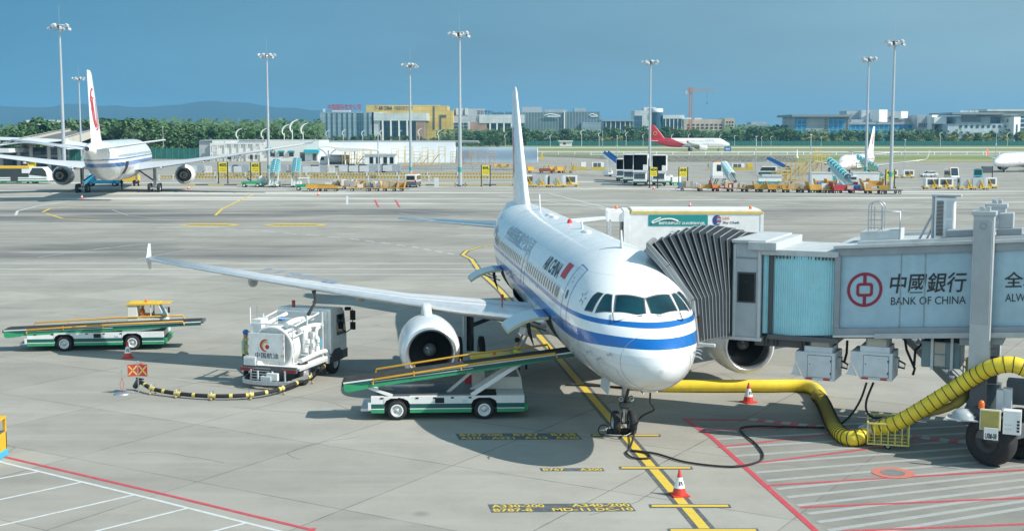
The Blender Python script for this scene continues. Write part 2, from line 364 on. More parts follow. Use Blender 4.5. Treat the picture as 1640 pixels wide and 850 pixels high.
# aircraft axis
AYAW = .114185; AX0 = Vector((4.087, 34.763, 0)); AFT = Vector((-math.sin(AYAW), math.cos(AYAW), 0)); STB = Vector((-math.cos(AYAW), -math.sin(AYAW), 0))
def ax(X, Y=0, z=0.): return AX0+AFT*X+STB*Y+Vector((0, 0, z))
lead = [ax(-12), ax(42), ax(52, .3), G(755, 415), G(741, 408), G(748, 401), G(770, 395), G(800, 391)]
q = MB(); strip(q, lead, .52, PK, .004); struct(q.build('lead_in_border', fix=False))
q = MB(); strip(q, lead, .26, PY, .008)
struct(q.build('lead_in_line', fix=False))
qb, qy = MB(), MB()
def stop_bar(pl, pr, py):
    a, b = G(pl, py), G(pr, py); strip(qb, [a, b], .30, PK, .010); d = (b-a).normalized()*.06; strip(qy, [a+d, b-d], .17, PY, .014)
stop_bar(992, 1109, 749); stop_bar(1040, 1170, 810); stop_bar(946, 1058, 697); stop_bar(1070, 1215, 849)
struct(qb.build('stop_bar_border', fix=False)); struct(qy.build('stop_bar', fix=False))
def ground_text(lines, p_tl, p_tr, p_bl):
    a, b, c = G(*p_tl), G(*p_tr), G(*p_bl); ux = b-a; uy = a-c; Wd = ux.length; Ht = uy.length
    q = MB(); q.sheet([c+Vector((0, 0, .004)), c+ux+Vector((0, 0, .004)), b+Vector((0, 0, .004)), a+Vector((0, 0, .004))], PK)
    ux.normalize(); uy.normalize(); nl = len(lines)
    for i, ws in enumerate(lines):
        for (t, f0, f1) in ws:
            cx = (f0+f1)/2*Wd; cyy = Ht*(1-(i+.5)/nl)
            put_text(q, t, (f1-f0)*Wd, Ht/nl*.74, plane_M(c+ux*cx+uy*cyy+Vector((0, 0, .008)), ux, uy), PY, bold=.022)
    struct(q.build('stand_lettering', fix=False))
ground_text([[('B757-200', .03, .38), ('B737', .47, .68), ('B738', .78, .98)], [('A310', .02, .19), ('A321', .27, .46), ('A319', .54, .73), ('A320', .79, .98)]], (729, 694), (923, 693), (735, 704))
ground_text([[('B767', .04, .38), ('A300', .62, .97)]], (864, 749), (965, 749), (867, 754))
ground_text([[('A330-200', .02, .39), ('A340-200', .58, .99)], [('B787-8', .02, .29), ('MD-11', .43, .69), ('DC-10', .73, .99)]], (781, 807), (1008, 805), (787, 820))
# right-hand hatched no-go area
line_obj('red_border_line', [[(1095, 670), (1140, 700), (1308, 851)], [(1095, 671), (1200, 672), (1290, 684)]], PR, .16, .009, .0006)
line_obj('red_hatch_line', [[(1120, 688), (1290, 684)], [(1150, 716), (1350, 692)], [(1180, 745), (1400, 717), (1640, 690)], [(1228, 777), (1430, 757), (1640, 735), (1660, 752)][:1]+[(1640, 752)], [(1282, 812), (1640, 773)][:1]+[(1640, 797)], [(1350, 850), (1640, 808)][:1]+[(1660, 838)]], PR, .13, .006)
hat = []
for k in range(14):
    t = k/13; x0 = 1118+t*215; y0 = 686+t*172
    hat.append([(x0+10, y0+4), (1660, y0-22-t*26)])
line_obj('white_hatch_line', hat, PWF, .20, .004)
q = MB(); a, b = G(1200, 671), G(1565, 710); nseg = 26
for k in range(nseg):
    p0 = a.lerp(b, k/nseg); p1 = a.lerp(b, (k+1)/nseg); strip(q, [p0, p1], .38, PR if k % 2 else PWF, .010)
struct(q.build('red_white_border', fix=False))
q = MB(); c = G(1430, 757)
q.disc(c+Vector((0, 0, .012)), .58, paint('pink_ring_paint', (.55, .16, .12), .5), 32); q.disc(c+Vector((0, 0, .016)), .34, ST, 24)
struct(q.build('hydrant_cover_ring', fix=False))
# left-hand equipment parking
line_obj('red_limit_line', [[(-60, 713), (15, 733), (250, 788), (503, 849)], [(503, 845), (490, 860)]], PR, .13, .008, .0006)
line_obj('white_parking_line', [[(-60, 722), (12, 742), (250, 800), (452, 851)], [(60, 755), (-30, 771)], [(133, 771), (-30, 806)], [(215, 792), (-30, 848)], [(302, 813), (150, 851)], [(398, 836), (335, 852)]], PW, .11, .004, .0006)
# taxi lane edge lines beyond the aircraft
line_obj('taxi_edge_line', [[(-60, 422), (1000, 422), (1700, 428)], [(-60, 431), (1000, 431), (1700, 436)], [(-60, 439.5), (1000, 439.5), (1700, 445)], [(-60, 333), (650, 333), (1700, 333)], [(-60, 361), (110, 357), (300, 360)]], PW, .30, .006)
dashes = []
pts = [(300, 362), (420, 370), (560, 382), (660, 395), (735, 409)]
for i in range(4):
    for k in range(4):
        t0, t1 = k/4, (k+.6)/4; A, B = pts[i], pts[i+1]; dashes.append([(A[0]+(B[0]-A[0])*t0, A[1]+(B[1]-A[1])*t0), (A[0]+(B[0]-A[0])*t1, A[1]+(B[1]-A[1])*t1)])
line_obj('dashed_guide_line', dashes, PW, .2, .007)
line_obj('yellow_turn_line', [[(68, 340), (80, 334), (110, 331), (180, 328), (250, 325)], [(74, 342), (100, 350), (160, 353)], [(345, 345), (355, 335), (390, 318), (405, 312)], [(1150, 315), (1010, 306), (930, 300), (900, 292)]], PY, .3, .009, .0004)
line_obj('white_taxi_line', [[(25, 345), (28, 338), (60, 330), (110, 322), (140, 319)], [(800, 313), (870, 322), (960, 333), (1000, 345)], [(880, 310), (980, 335), (1060, 345)], [(556, 314), (556, 328)], [(1100, 314), (1640, 352)]], PW, .3, .011, .0006)
line_obj('tyre_arc', [[(690, 334), (760, 338), (830, 346), (870, 358)], [(640, 336), (700, 341), (780, 350), (820, 359)], [(180, 336), (205, 345), (270, 352)], [(150, 400), (230, 390), (330, 392)], [(220, 415), (300, 400), (420, 398), (560, 405)], [(60, 412), (160, 398), (300, 385)], [(1000, 345), (1100, 338), (1250, 342)], [(560, 336), (640, 341), (690, 352)]], PWF, .16, .0042, .0002)
line_obj('red_taxi_mark', [[(600, 320), (606, 332)], [(633, 320), (640, 332)]], PR, .25, .008)
q = MB()
for (x0, x1, yy) in ((285, 385, 360), (420, 525, 360)):
    up = Vector((0, 0, .008)); q.sheet([G(x0, yy)+up, G(x0+22, yy+1.9)+up, G(x1-12, yy+1.5)+up, G(x1, yy-.4)+up, G(x1-25, yy-1.9)+up, G(x0+25, yy-1.6)+up], PY)
    for k in range(7): c = G(x0+22+k*(x1-x0-44)/6, yy)+Vector((0, 0, .012)); q.sheet([c+Vector((-.7, 0, 0)), c+Vector((0, -.5, 0)), c+Vector((.7, 0, 0)), c+Vector((0, .5, 0))], PK)
struct(q.build('yellow_chevron_mark', fix=False))
# far taxiway and its shoulders
q = MB()
TXC = mat('taxiway_concrete', (.58, .56, .49), .85, scale=.05)
q.sheet([(-300, 575, .06), (900, 548, .06), (900, 566, .06), (-300, 592, .06)], TXC); q.sheet([(-300, 700, .06), (900, 670, .06), (900, 700, .06), (-300, 730, .06)], TXC)
q.sheet([(30, 497, .09), (900, 497, .09), (900, 506, .09), (30, 506, .09)], TXC)
struct(q.build('taxiway', fix=False))
# ------------------------------------------------------------------ airliners (local frame: X aft from the nose, Y to its right, Z up)
def pchip(xs, ys, x):
    if x <= xs[0]: return ys[0]
    if x >= xs[-1]: return ys[-1]
    k = max(i for i in range(len(xs)-1) if xs[i] <= x)
    h = [xs[i+1]-xs[i] for i in range(len(xs)-1)]; d = [(ys[i+1]-ys[i])/h[i] for i in range(len(h))]
    def m(i):
        if i == 0: return d[0]
        if i == len(xs)-1: return d[-1]
        if d[i-1]*d[i] <= 0: return 0.
        a, b = 2*h[i]+h[i-1], h[i]+2*h[i-1]; return (a+b)/(a/d[i-1]+b/d[i])
    t = (x-xs[k])/h[k]; t2, t3 = t*t, t*t*t
    return (2*t3-3*t2+1)*ys[k]+(t3-2*t2+t)*h[k]*m(k)+(-2*t3+3*t2)*ys[k+1]+(t3-t2)*h[k]*m(k+1)
class Fus:
    TOP = [(0, 2.95), (.06, 3.18), (.2, 3.42), (.5, 3.70), (1.0, 4.0), (1.6, 4.24), (2.2, 4.66), (2.7, 5.0), (3.3, 5.32), (4.2, 5.62), (5.4, 5.81), (7, 5.87), (28, 5.87), (32, 5.83), (35, 5.70), (37.57, 5.42)]
    BOT = [(0, 2.95), (.06, 2.72), (.2, 2.56), (.5, 2.38), (1.0, 2.20), (1.8, 2.03), (3.0, 1.89), (4.5, 1.79), (6.5, 1.73), (24, 1.73), (27, 2.0), (31, 3.0), (35, 4.3), (37.57, 4.98)]
    WID = [(0, 0), (.06, .27), (.2, .50), (.5, .81), (1.0, 1.12), (1.8, 1.44), (3.0, 1.73), (4.5, 1.90), (6, 1.965), (8, 1.975), (25, 1.975), (29, 1.70), (33, 1.08), (36, .52), (37.57, .22)]
    ZW = [(0, 2.95), (.5, 3.05), (2, 3.40), (4.5, 3.75), (6, 3.8), (24, 3.8), (30, 4.4), (37.57, 5.2)]
    def __init__(s, L=37.57, r=1., z0=0.): s.k = L/37.57; s.r = r; s.z0 = z0; s.L = L
    def sec(s, X):
        # nose and tail keep their shape with the diameter; the rest stretches
        n, t = 7*s.r, 13.57*s.r
        if X < n: x = X/s.r
        elif X > s.L-t: x = 37.57-(s.L-X)/s.r
        else: x = 7+(X-n)/(s.L-t-n)*17
        f = lambda T: pchip([a for a, _ in T], [b for _, b in T], x)
        q = lambda z: s.z0+3.8+(z-3.8)*s.r
        return q(f(s.TOP)), q(f(s.BOT)), f(s.WID)*s.r, q(f(s.ZW))
    def P(s, X, a, off=0., sd=1):     # a: 0 at the widest line, +90 deg on top
        zt, zb, wd, zw = s.sec(X); c, q = math.cos(a), math.sin(a)
        p = Vector((X, wd*c*sd, zw+((zt-zw) if q > 0 else (zw-zb))*q))
        if off:
            e = .02; zt2, zb2, wd2, zw2 = s.sec(X+e); p2 = Vector((X+e, wd2*c*sd, zw2+((zt2-zw2) if q > 0 else (zw2-zb2))*q))
            a2 = a+.01; c2, q2 = math.cos(a2), math.sin(a2); p3 = Vector((X, wd*c2*sd, zw+((zt-zw) if q2 > 0 else (zw-zb))*q2))
            nn = (p2-p).cross(p3-p).normalized()*(-1 if sd > 0 else 1)
            if nn.dot(Vector((0, p.y, p.z-zw))) < 0: nn = -nn
            p = p+nn*off
        return p
    def ang(s, X, z):
        zt, zb, wd, zw = s.sec(X); v = (z-zw)/((zt-zw) if z > zw else (zw-zb)); return math.asin(max(-1, min(1, v)))
    def body(s, q, m, n=56, step=.6):
        xs = [s.r*7*(i/20)**2 for i in range(21)]; x = xs[-1]
        while x < s.L-.4: x += step; xs.append(min(x, s.L))
        if xs[-1] < s.L: xs.append(s.L)
        xs[0] = .004; vs = []; fs = []
        for X in xs: vs += [s.P(X, 2*PI*j/n) for j in range(n)]
        for i in range(len(xs)-1):
            for j in range(n): fs.append((i*n+j, i*n+(j+1) % n, (i+1)*n+(j+1) % n, (i+1)*n+j))
        fs.append(tuple(range(n))); q.add(vs, fs, m, True); q.add(vs[-n:], [tuple(range(n))], DM)
    def patch(s, q, poly, m, off=.01, sd=1, cell=.25):   # polygon in (X, angle*r) pasted on the skin
        bm = bmesh.new(); r = 2.0*s.r
        vv = [bm.verts.new((x, a*r, 0)) for x, a in poly]; bm.faces.new(vv)
        s._map(q, bm, m, off, sd, cell, lambda x, y: (x, y/r))
    def _map(s, q, bm, m, off, sd, cell, f):
        for axis in (0, 1):
            lo = min(v.co[axis] for v in bm.verts); hi = max(v.co[axis] for v in bm.verts); k = int((hi-lo)/cell)+1
            for i in range(1, k):
                co = Vector(); co[axis] = lo+(hi-lo)*i/k; no = Vector(); no[axis] = 1
                bmesh.ops.bisect_plane(bm, geom=bm.verts[:]+bm.edges[:]+bm.faces[:], plane_co=co, plane_no=no)
        bmesh.ops.triangulate(bm, faces=bm.faces[:]); bm.verts.index_update()
        vs = [s.P(*f(v.co.x, v.co.y), off, sd) for v in bm.verts]
        q.add(vs, [tuple(v.index for v in p.verts) for p in bm.faces], m, True); bm.free()
    def text(s, q, body, Xc, z, wd, ht, m, off=.012, sd=1, **k):   # lettering on the side, read from outside
        vs, fs = fit_text(body, wd, ht, **k); a0 = s.ang(Xc, z); r = 2.0*s.r
        bm = bmesh.new(); bv = [bm.verts.new((x, y, 0)) for x, y in vs]
        for p in fs:
            try: bm.faces.new([bv[i] for i in p])
            except ValueError: pass
        s._map(q, bm, m, off, sd, .4, lambda x, y: (Xc-x*sd, a0+y/r))
def hit(F, px, py):                  # where the photo's ray meets the aircraft's skin -> (X, angle)
    u = (px-820)/FPX; v = (py-425)/FPX; d = Vector((u, _c-v*_s, -_s-v*_c)); o = Vector((0, 0, CAMH))
    for i in range(3000):
        p = o+d*(33+i*.01); l = p-AX0; X = l.dot(AFT); Y = l.dot(STB); Z = p.z
        if X < .02: continue
        zt, zb, wd, zw = F.sec(X); hh = (zt-zw) if Z > zw else (zw-zb)
        if (Y/wd)**2+((Z-zw)/hh)**2 <= 1: return X, math.atan2((Z-zw)/hh, Y/wd)
def smooth_airfoil(n=11, tc=.12):
    pts = []
    for i in range(n): x = .5*(1-math.cos(PI*i/(n-1))); pts.append((x, 5*tc*(.2969*math.sqrt(x)-.126*x-.3516*x*x+.2843*x**3-.1036*x**4)))
    up = [(x, y*1.0) for x, y in reversed(pts)]; lo = [(x, -y*.75) for x, y in pts[1:-1]]
    return up+lo                      # TE -> LE over the top, back below
def wing_mesh(q, sts, sd, m_top, m_le, m_bot=None, vertical=False, lefrac=.10):
    # sts: (span, Xle, chord, z, t/c, twist)
    rings = []; n = 0
    for (Y, X, ch, z, tc, tw) in sts:
        ring = []
        for (x, y) in smooth_airfoil(11, tc):
            dx, dz = x*ch, y*ch; dz += -x*ch*math.tan(tw)
            ring.append(Vector((X+dx, dz*sd if vertical else Y*sd, Y if vertical else z+dz)))
        rings.append(ring); n = len(ring)
    vs = [p for r in rings for p in r]; xs = [x for x, y in smooth_airfoil(11, .1)]
    for i in range(len(rings)-1):
        for j in range(n):
            j2 = (j+1) % n; f = (i*n+j, i*n+j2, (i+1)*n+j2, (i+1)*n+j)
            mm = m_le if max(xs[j], xs[j2]) <= lefrac+.001 else (m_top if j < 10 else (m_bot or m_top))
            q.add([vs[k] for k in f], [(0, 1, 2, 3)], mm, True)
    q.add(rings[-1], [tuple(range(n))], m_top)
    return q
def merge_build(q, name, parent, **k):
    o = q.build(name, parent, **k); bm = bmesh.new(); bm.from_mesh(o.data); bmesh.ops.remove_doubles(bm, verts=bm.verts, dist=.0005); bmesh.ops.recalc_face_normals(bm, faces=bm.faces); bm.to_mesh(o.data); bm.free(); return o
def livery(name, kind, F):
    m, n, b = nodes_mat(name); t = n.nodes.new('ShaderNodeTexCoord'); s = n.nodes.new('ShaderNodeSeparateXYZ'); n.links.new(t.outputs['Object'], s.inputs[0])
    X, Z = s.outputs[0], s.outputs[2]; O = t.outputs['Object']; zc = F.z0+3.8; r = F.r
    white = (.86, .87, .87); col = mix_n(n, rng_n(n, noise_n(n, O, .7, 6), .45, .75, 0, .5 if r < 1.1 else .2), white, (.74, .75, .75))
    if kind == 'stripes':
        belly = band_n(n, Z, -5, zc-.5*r, .02); col = mix_n(n, belly, col, (.66, .68, .69))
        nose = math_n(n, 'MULTIPLY', band_n(n, X, -9, 2.2*r, 2*r), 1.)
        lo = math_n(n, 'ADD', zc-.52*r, math_n(n, 'MULTIPLY', nose, .21*r)); hi = math_n(n, 'ADD', zc-.11*r, math_n(n, 'MULTIPLY', nose, .06*r))
        thick = math_n(n, 'MULTIPLY', math_n(n, 'GREATER_THAN', Z, lo), math_n(n, 'LESS_THAN', Z, hi))
        thin = math_n(n, 'MULTIPLY', math_n(n, 'GREATER_THAN', Z, zc+.18*r), math_n(n, 'LESS_THAN', Z, zc+.31*r))
        col = mix_n(n, math_n(n, 'MAXIMUM', thick, thin), col, (.008, .13, .43))
    elif kind == 'redtail':
        d = math_n(n, 'ADD', X, math_n(n, 'MULTIPLY', Z, -2.2)); f = math_n(n, 'GREATER_THAN', d, F.L*.60-2.2*3.8-.5)
        g = math_n(n, 'MULTIPLY', math_n(n, 'GREATER_THAN', d, F.L*.60-2.2*3.8-1.4), math_n(n, 'LESS_THAN', d, F.L*.60-2.2*3.8-.9))
        col = mix_n(n, g, col, (.62, .40, .12)); col = mix_n(n, f, col, (.42, .015, .03))
    elif kind == 'pink':
        f = rng_n(n, noise_n(n, O, .35, 3), .5, .56); col = mix_n(n, math_n(n, 'MULTIPLY', f, .8), col, (.75, .45, .40))
    elif kind == 'floral':
        f = math_n(n, 'MULTIPLY', rng_n(n, noise_n(n, O, .5, 3), .55, .6), math_n(n, 'GREATER_THAN', X, 5.)); col = mix_n(n, math_n(n, 'MULTIPLY', f, .5), col, (.7, .35, .3))
    if kind != 'stripes' or F.r > 1.1:         # far away: the window row is part of the paintwork
        fr = math_n(n, 'FRACT', math_n(n, 'DIVIDE', X, .53)); wn = math_n(n, 'MULTIPLY', math_n(n, 'LESS_THAN', fr, .45), band_n(n, Z, zc+.42*r, zc+.42*r+.36, .01))
        wn = math_n(n, 'MULTIPLY', wn, band_n(n, X, 6*r, F.L-8.5*r, .1)); col = mix_n(n, wn, col, (.06, .07, .085))
    else:
        fr = math_n(n, 'FRACT', math_n(n, 'DIVIDE', X, 2.65)); pl = math_n(n, 'MULTIPLY', math_n(n, 'LESS_THAN', fr, .0055), .35); col = mix_n(n, pl, col, (.35, .36, .37))
        for zk in (1.42, .95, -.75, -1.35): col = mix_n(n, math_n(n, 'MULTIPLY', band_n(n, Z, zc+zk-.008, zc+zk+.008, .004), .3), col, (.35, .36, .37))
        st = math_n(n, 'MULTIPLY', rng_n(n, noise_n(n, O, 1., 5, .6, sc=(3, .2, .35)), .58, .8), math_n(n, 'MULTIPLY', band_n(n, Z, -5, zc-.7, .5), .45)); col = mix_n(n, st, col, (.36, .35, .33))
    n.links.new(col, b.inputs['Base Color']); b.inputs['Roughness'].default_value = .28; b.inputs['Coat Weight'].default_value = .5; b.inputs['Coat Roughness'].default_value = .06
    n.links.new(rng_n(n, noise_n(n, O, 1.3, 5), .3, .7, .22, .36), b.inputs['Roughness']); return m
WTOP = mat('wing_grey', (.56, .58, .60), .38, dirt=(.47, .49, .50), dscale=.4); WLE = mat('polished_slat', (.74, .75, .76), .34, metal=.55)
CST = mat('compressor_blade', (.10, .105, .11), .35, metal=.6)
def phoenix(scale, flip):            # the red emblem of the fin, as polygons in its plane (u forward, v up)
    polys = []
    def stroke(pts, ws):
        L, Rr = [], []
        for i, p in enumerate(pts):
            a = Vector(pts[max(i-1, 0)]); b = Vector(pts[min(i+1, len(pts)-1)]); d = (b-a).normalized(); nn = Vector((-d.y, d.x))*ws[i]/2; L.append(Vector(p)+nn); Rr.append(Vector(p)-nn)
        for i in range(len(pts)-1): polys.append([L[i], L[i+1], Rr[i+1], Rr[i]])
    def arc(cx, cyy, rx, ry, a0, a1, n=14): return [(cx+rx*math.cos(R(a0+(a1-a0)*i/(n-1))), cyy+ry*math.sin(R(a0+(a1-a0)*i/(n-1)))) for i in range(n)]
    tp = lambda n, a, b: [a+(b-a)*math.sin(PI*i/(n-1)) for i in range(n)]
    stroke([(-.05, 1.0)]+arc(.12, .62, .30, .34, 80, 180, 8)+arc(.05, .1, .23, .55, 180, 300, 10), tp(19, .02, .13))
    stroke(arc(.10, .45, .14, .2, 60, 200, 8)+arc(.12, .05, .12, .45, 180, 330, 10)+[(.30, .35), (.27, .6)], tp(20, .02, .10))
    stroke([(.40, .62), (.41, .2)]+arc(.12, -.1, .30, .45, 0, -110, 10), tp(12, .02, .10))
    stroke(arc(-.12, .55, .13, .13, 20, 250, 10), tp(10, .02, .09)); stroke(arc(-.16, .20, .09, .12, 0, 220, 8), tp(8, .02, .08))
    return [[(p.x*scale*flip, p.y*scale) for p in pl] for pl in polys]
def make_airliner(name, label, loc, rz, F, kind, W, hero=False, tail_mat=None, group=None, winglet='fence', win_mat=None):
    # W: dict with wing, engine, fin, tailplane, gear data
    root = thing(name, loc, label, 'airliner', rz, group)
    liv = livery(name+'_livery_'+kind, kind, F); q = MB(); F.body(q, liv, 64 if hero else 32, .6 if hero else 1.2)
    # belly fairing
    xa, xb, bw, bz = W['belly']
    vs = []; fs = []; n = 17; k = 16
    for i in range(k+1):
        t = i/k; X = xa+(xb-xa)*t; e = math.sin(PI*min(1, max(0, t)))**.55
        for j in range(n):
            a = PI+PI*j/(n-1); vs.append((X, bw*(.55+.45*e)*math.cos(a), F.z0+3.8-1.0*F.r-(1.07*F.r+bz*e-.12*(1-e))*max(0., -math.sin(a))**.8*(.9+.1*e)))
    for i in range(k):
        for j in range(n-1): fs.append((i*n+j, i*n+j+1, (i+1)*n+j+1, (i+1)*n+j))
    q.add(vs, fs, mat('belly_grey', (.60, .62, .63), .4, dirt=(.40, .39, .37)), True)
    merge_build(q, 'fuselage', root)
    wm = tail_mat or mat('fin_white', (.80, .81, .82), .3, coat=.3)
    for sd in (1, -1):
        q = MB(); wing_mesh(q, W['wing'], sd, WTOP, WLE)
        if hero:
            for fr, wd in ((.17, .006), (.66, .009), (.86, .006)):      # slat, spoiler and flap gaps
                for i in range(len(W['wing'])-1):
                    a, b = W['wing'][i], W['wing'][i+1]
                    def top(s_, f): x = f; yy = 5*s_[4]*(.2969*math.sqrt(x)-.126*x-.3516*x*x+.2843*x**3-.1036*x**4); return Vector((s_[1]+f*s_[2], s_[0]*sd, s_[3]+yy*s_[2]-f*s_[2]*math.tan(s_[5])+.012))
                    q.add([top(a, fr-wd/2), top(b, fr-wd/2), top(b, fr+wd/2), top(a, fr+wd/2)], [(0, 1, 2, 3)], DG)
        wo = merge_build(q, 'wing', root)
        tp = W['wing'][-1]
        q = MB()
        if winglet == 'fence':
            o = [(.15, 0), (.78, .60), (1.0, .60), (1.15, 0), (1.0, -.42), (.8, -.42)]
            q.side([(tp[1]+x*tp[2]/1.5, tp[3]-.03+z*tp[2]/1.5) for x, z in o], tp[0]*sd-.03, tp[0]*sd+.03, wm)
        else:
            zz = W.get('wlz', 2.3); l = [(tp[0], tp[1], tp[2], tp[3], .09, 0), (tp[0]+.35, tp[1]+.4, tp[2]*.8, tp[3]+.35, .09, 0), (tp[0]+.55, tp[1]+1.0, tp[2]*.6, tp[3]+1.1, .08, 0), (tp[0]+.75, tp[1]+1.9, tp[2]*.3, tp[3]+zz, .08, 0)]
            wing_mesh(q, l, sd, win_mat or wm, wm)
        merge_build(q, 'winglet', root)
        for (Y, frac, ln) in W['tracks']:
            i = max(i for i in range(len(W['wing'])-1) if W['wing'][i][0] <= Y); a, b = W['wing'][i], W['wing'][i+1]; t = (Y-a[0])/(b[0]-a[0]); X = a[1]+(b[1]-a[1])*t; c = a[2]+(b[2]-a[2])*t; z = a[3]+(b[3]-a[3])*t
            q = MB(); q.tube([(X+c*.45, Y*sd, z-.12), (X+c*.6, Y*sd, z-.30), (X+c*.85, Y*sd, z-.42), (X+c*1.12, Y*sd, z-.40), (X+c*1.12+ln, Y*sd, z-.28)], [.03, .15, .20, .17, .02], mat('fairing_grey', (.50, .52, .53), .45), 10); q.build('flap_track_fairing', root)
        # engines
        ex, ey, ez, er, el = W['eng']; e = MB(); o = (0, ey*sd, ez); wmn = mat('nacelle_white', (.74, .75, .75), .3, coat=.3, dirt=(.6, .6, .59))
        prof = [(.90, .03), (.97, .10), (1.035, .25), (1.09, .55), (1.12, 1.1), (1.12, 1.9), (1.06, 2.7), (.95, 3.25), (.86, 3.5), (.80, 3.48), (.80, 3.0)]
        e.lathe([(a*er, ex+x*el) for a, x in prof], wmn, 40 if hero else 24, 'X', o)
        e.lathe([(a*er, ex+x*el) for a, x in [(.62, 3.0), (.60, 3.5), (.46, 4.2), (.34, 4.35), (.30, 4.2), (.20, 4.3), (.02, 4.95)]], mat('exhaust_metal', (.24, .22, .20), .4, metal=.8), 24, 'X', o)
        e.lathe([(.80*er, ex+3.2*el), (.60*er, ex+3.2*el)], DM, 24, 'X', o)
        e.lathe([(.60*er, ex+4.15*el), (.02, ex+4.15*el)], BK, 24, 'X', o)
        eo = merge_build(e, 'engine', root)
        e = MB(); e.lathe([(a*er, ex+x*el) for a, x in [(.80, .42), (.775, .28), (.785, .14), (.83, .04), (.875, .0), (.915, .03), (.962, .12), (.972, .14)]], mat('inlet_lip_metal', (.70, .71, .72), .28, metal=.85), 44 if hero else 24, 'X', o); merge_build(e, 'inlet_lip', eo)
        e = MB(); e.lathe([(.80*er, ex+.40*el), (.80*er, ex+.95*el)], mat('inlet_liner', (.16, .165, .17), .5), 36, 'X', o)
        e.lathe([(.80*er, ex+.95*el), (.05, ex+.98*el)], BK, 36, 'X', o)
        if hero:
            for k in range(36):
                a = 2*PI*k/36; vs = []
                for (rr, tw, ch) in ((.25, .2, .16), (.5, .7, .20), (.785, 1.05, .22)):
                    rad = Vector((0, math.cos(a), math.sin(a))); tan = Vector((0, -math.sin(a), math.cos(a))); dd = Vector((math.cos(tw), 0, 0))+tan*math.sin(tw)
                    c0 = Vector((ex+.80*el, 0, 0))+Vector(o)+rad*rr*er; vs += [c0-dd*ch*.5*er, c0+dd*ch*.5*er]
                e.add(vs, [(0, 1, 3, 2), (2, 3, 5, 4)], CST, True)
        e.build('fan', eo)
        e = MB(); e.lathe([(.02, ex+.42*el), (.10*er, ex+.50*el), (.19*er, ex+.66*el), (.25*er, ex+.84*el)], mat('spinner_grey', (.20, .21, .22), .4), 20, 'X', o)
        e.sheet([Vector((ex+.55*el, 0, 0))+Vector(o)+Vector((-.02, y*er, z*er)) for y, z in ((.02, .05), (.12, .10), (.13, .15), (.0, .09))], W_)
        e.build('spinner', eo)
        q = MB(); px_ = W['pyl']
        prof = [(ex+1.0*el, ez+1.0*er), (px_[0], px_[1]), (px_[0]+.9*el, px_[1]+.05), (ex+3.9*el, ez+1.05*er*.9), (ex+3.6*el, ez+.7*er), (ex+1.4*el, ez+.9*er)]
        q.side(prof, ey*sd-.17*er, ey*sd+.17*er, wmn); q.build('pylon', root, bev=.08 if hero else 0)
        # tailplane
        q = MB(); wing_mesh(q, W['hs'], sd, wm if tail_mat is None else WTOP, WLE); merge_build(q, 'tailplane', root)
        # main gear
        gx, gy, gr, gw, nrow = W['main']; g = MB(); zt = W['wing'][1][3]-.1
        g.cyl((gx, gy*sd, gr), (gx-.05, gy*sd, zt), .15*F.r, DM if hero else ST, 12); g.cyl((gx, gy*sd, gr+.2), (gx, gy*sd, gr+1.1), .10*F.r, MT, 12)
        g.cyl((gx, gy*sd, gr+1.0), (gx+.1, (gy-1.7*F.r)*sd, zt-.3), .085*F.r, DM, 10); g.cyl((gx, gy*sd, gr+.9), (gx+.9, gy*sd, zt-.1), .05, DM, 8)
        g.b2((gx-.4, (gy+.25)*sd-.02, gr+.55), (gx+.5, (gy+.25)*sd+.02, zt), LG)
        go = g.build('main_gear', root)
        for rx in nrow:
            g.__init__(); 
            for wy in (-gw, gw):
                g = MB(); wheel(g, (gx+rx, gy*sd+wy, gr), gr, .38*gr+.03+(.2 if F.r > 1.1 else 0), 1 if wy > 0 else -1); g.build('wheel', go)
            if len(nrow) > 1: a = MB(); a.b2((gx+rx-.1, gy*sd-gw, gr-.1), (gx+rx+.1, gy*sd+gw, gr+.1), ST); a.b2((gx-1, gy*sd-.12, gr-.12), (gx+1, gy*sd+.12, gr+.12), ST); a.build('axle', go)
    # nose gear
    nx, nr, nw = W['nose']; g = MB(); zt = F.sec(nx)[1]+.15
    g.cyl((nx, 0, nr+.35), (nx-.15, 0, zt), .095*F.r, ST, 14); g.cyl((nx, 0, nr), (nx, 0, nr+.5), .06, MT, 12); g.cyl((nx, -nw, nr), (nx, nw, nr), .05, DM, 10)
    g.cyl((nx-.1, 0, nr+.6), (nx-1.0, 0, zt), .05, DM, 8); g.cyl((nx+.12, 0, nr+.35), (nx+.22, 0, nr+.1), .04, DM, 8); g.cyl((nx+.22, 0, nr+.1), (nx, 0, nr), .04, DM, 8)
    g.box((nx-.2, 0, nr+.62), (.2, .34, .14), DM); g.cyl((nx-.12, -.14, nr+.5), (nx-.12, .14, nr+.5), .05, DM, 8)
    go = g.build('nose_gear', root)
    for sd in (-1, 1):
        g = MB(); wheel(g, (nx, nw*sd, nr), nr, .22*F.r, sd); g.build('wheel', go)
        if hero:
            g = MB(); g.lathe([(.02, nx-.36), (.085, nx-.33), (.09, nx-.25), (.05, nx-.15)], DM, 14, 'X', (0, .17*sd, nr+.82)); g.disc((nx-.345, .17*sd, nr+.82), .075, mat('lamp_glass', (.5, .55, .55), .1), 14, 'X'); g.build('taxi_light', go)
    if hero:
        for sd in (-1, 1): g = MB(); g.box((nx+.35, .52*sd, zt-.28), (1.3, .03, .62), W_, Matrix.Rotation(.12*sd, 4, 'X')); g.build('gear_door', root)
    # fin
    q = MB(); wing_mesh(q, W['fin'], 1, wm, wm, vertical=True); merge_build(q, 'tail_fin', root)
    return root, liv
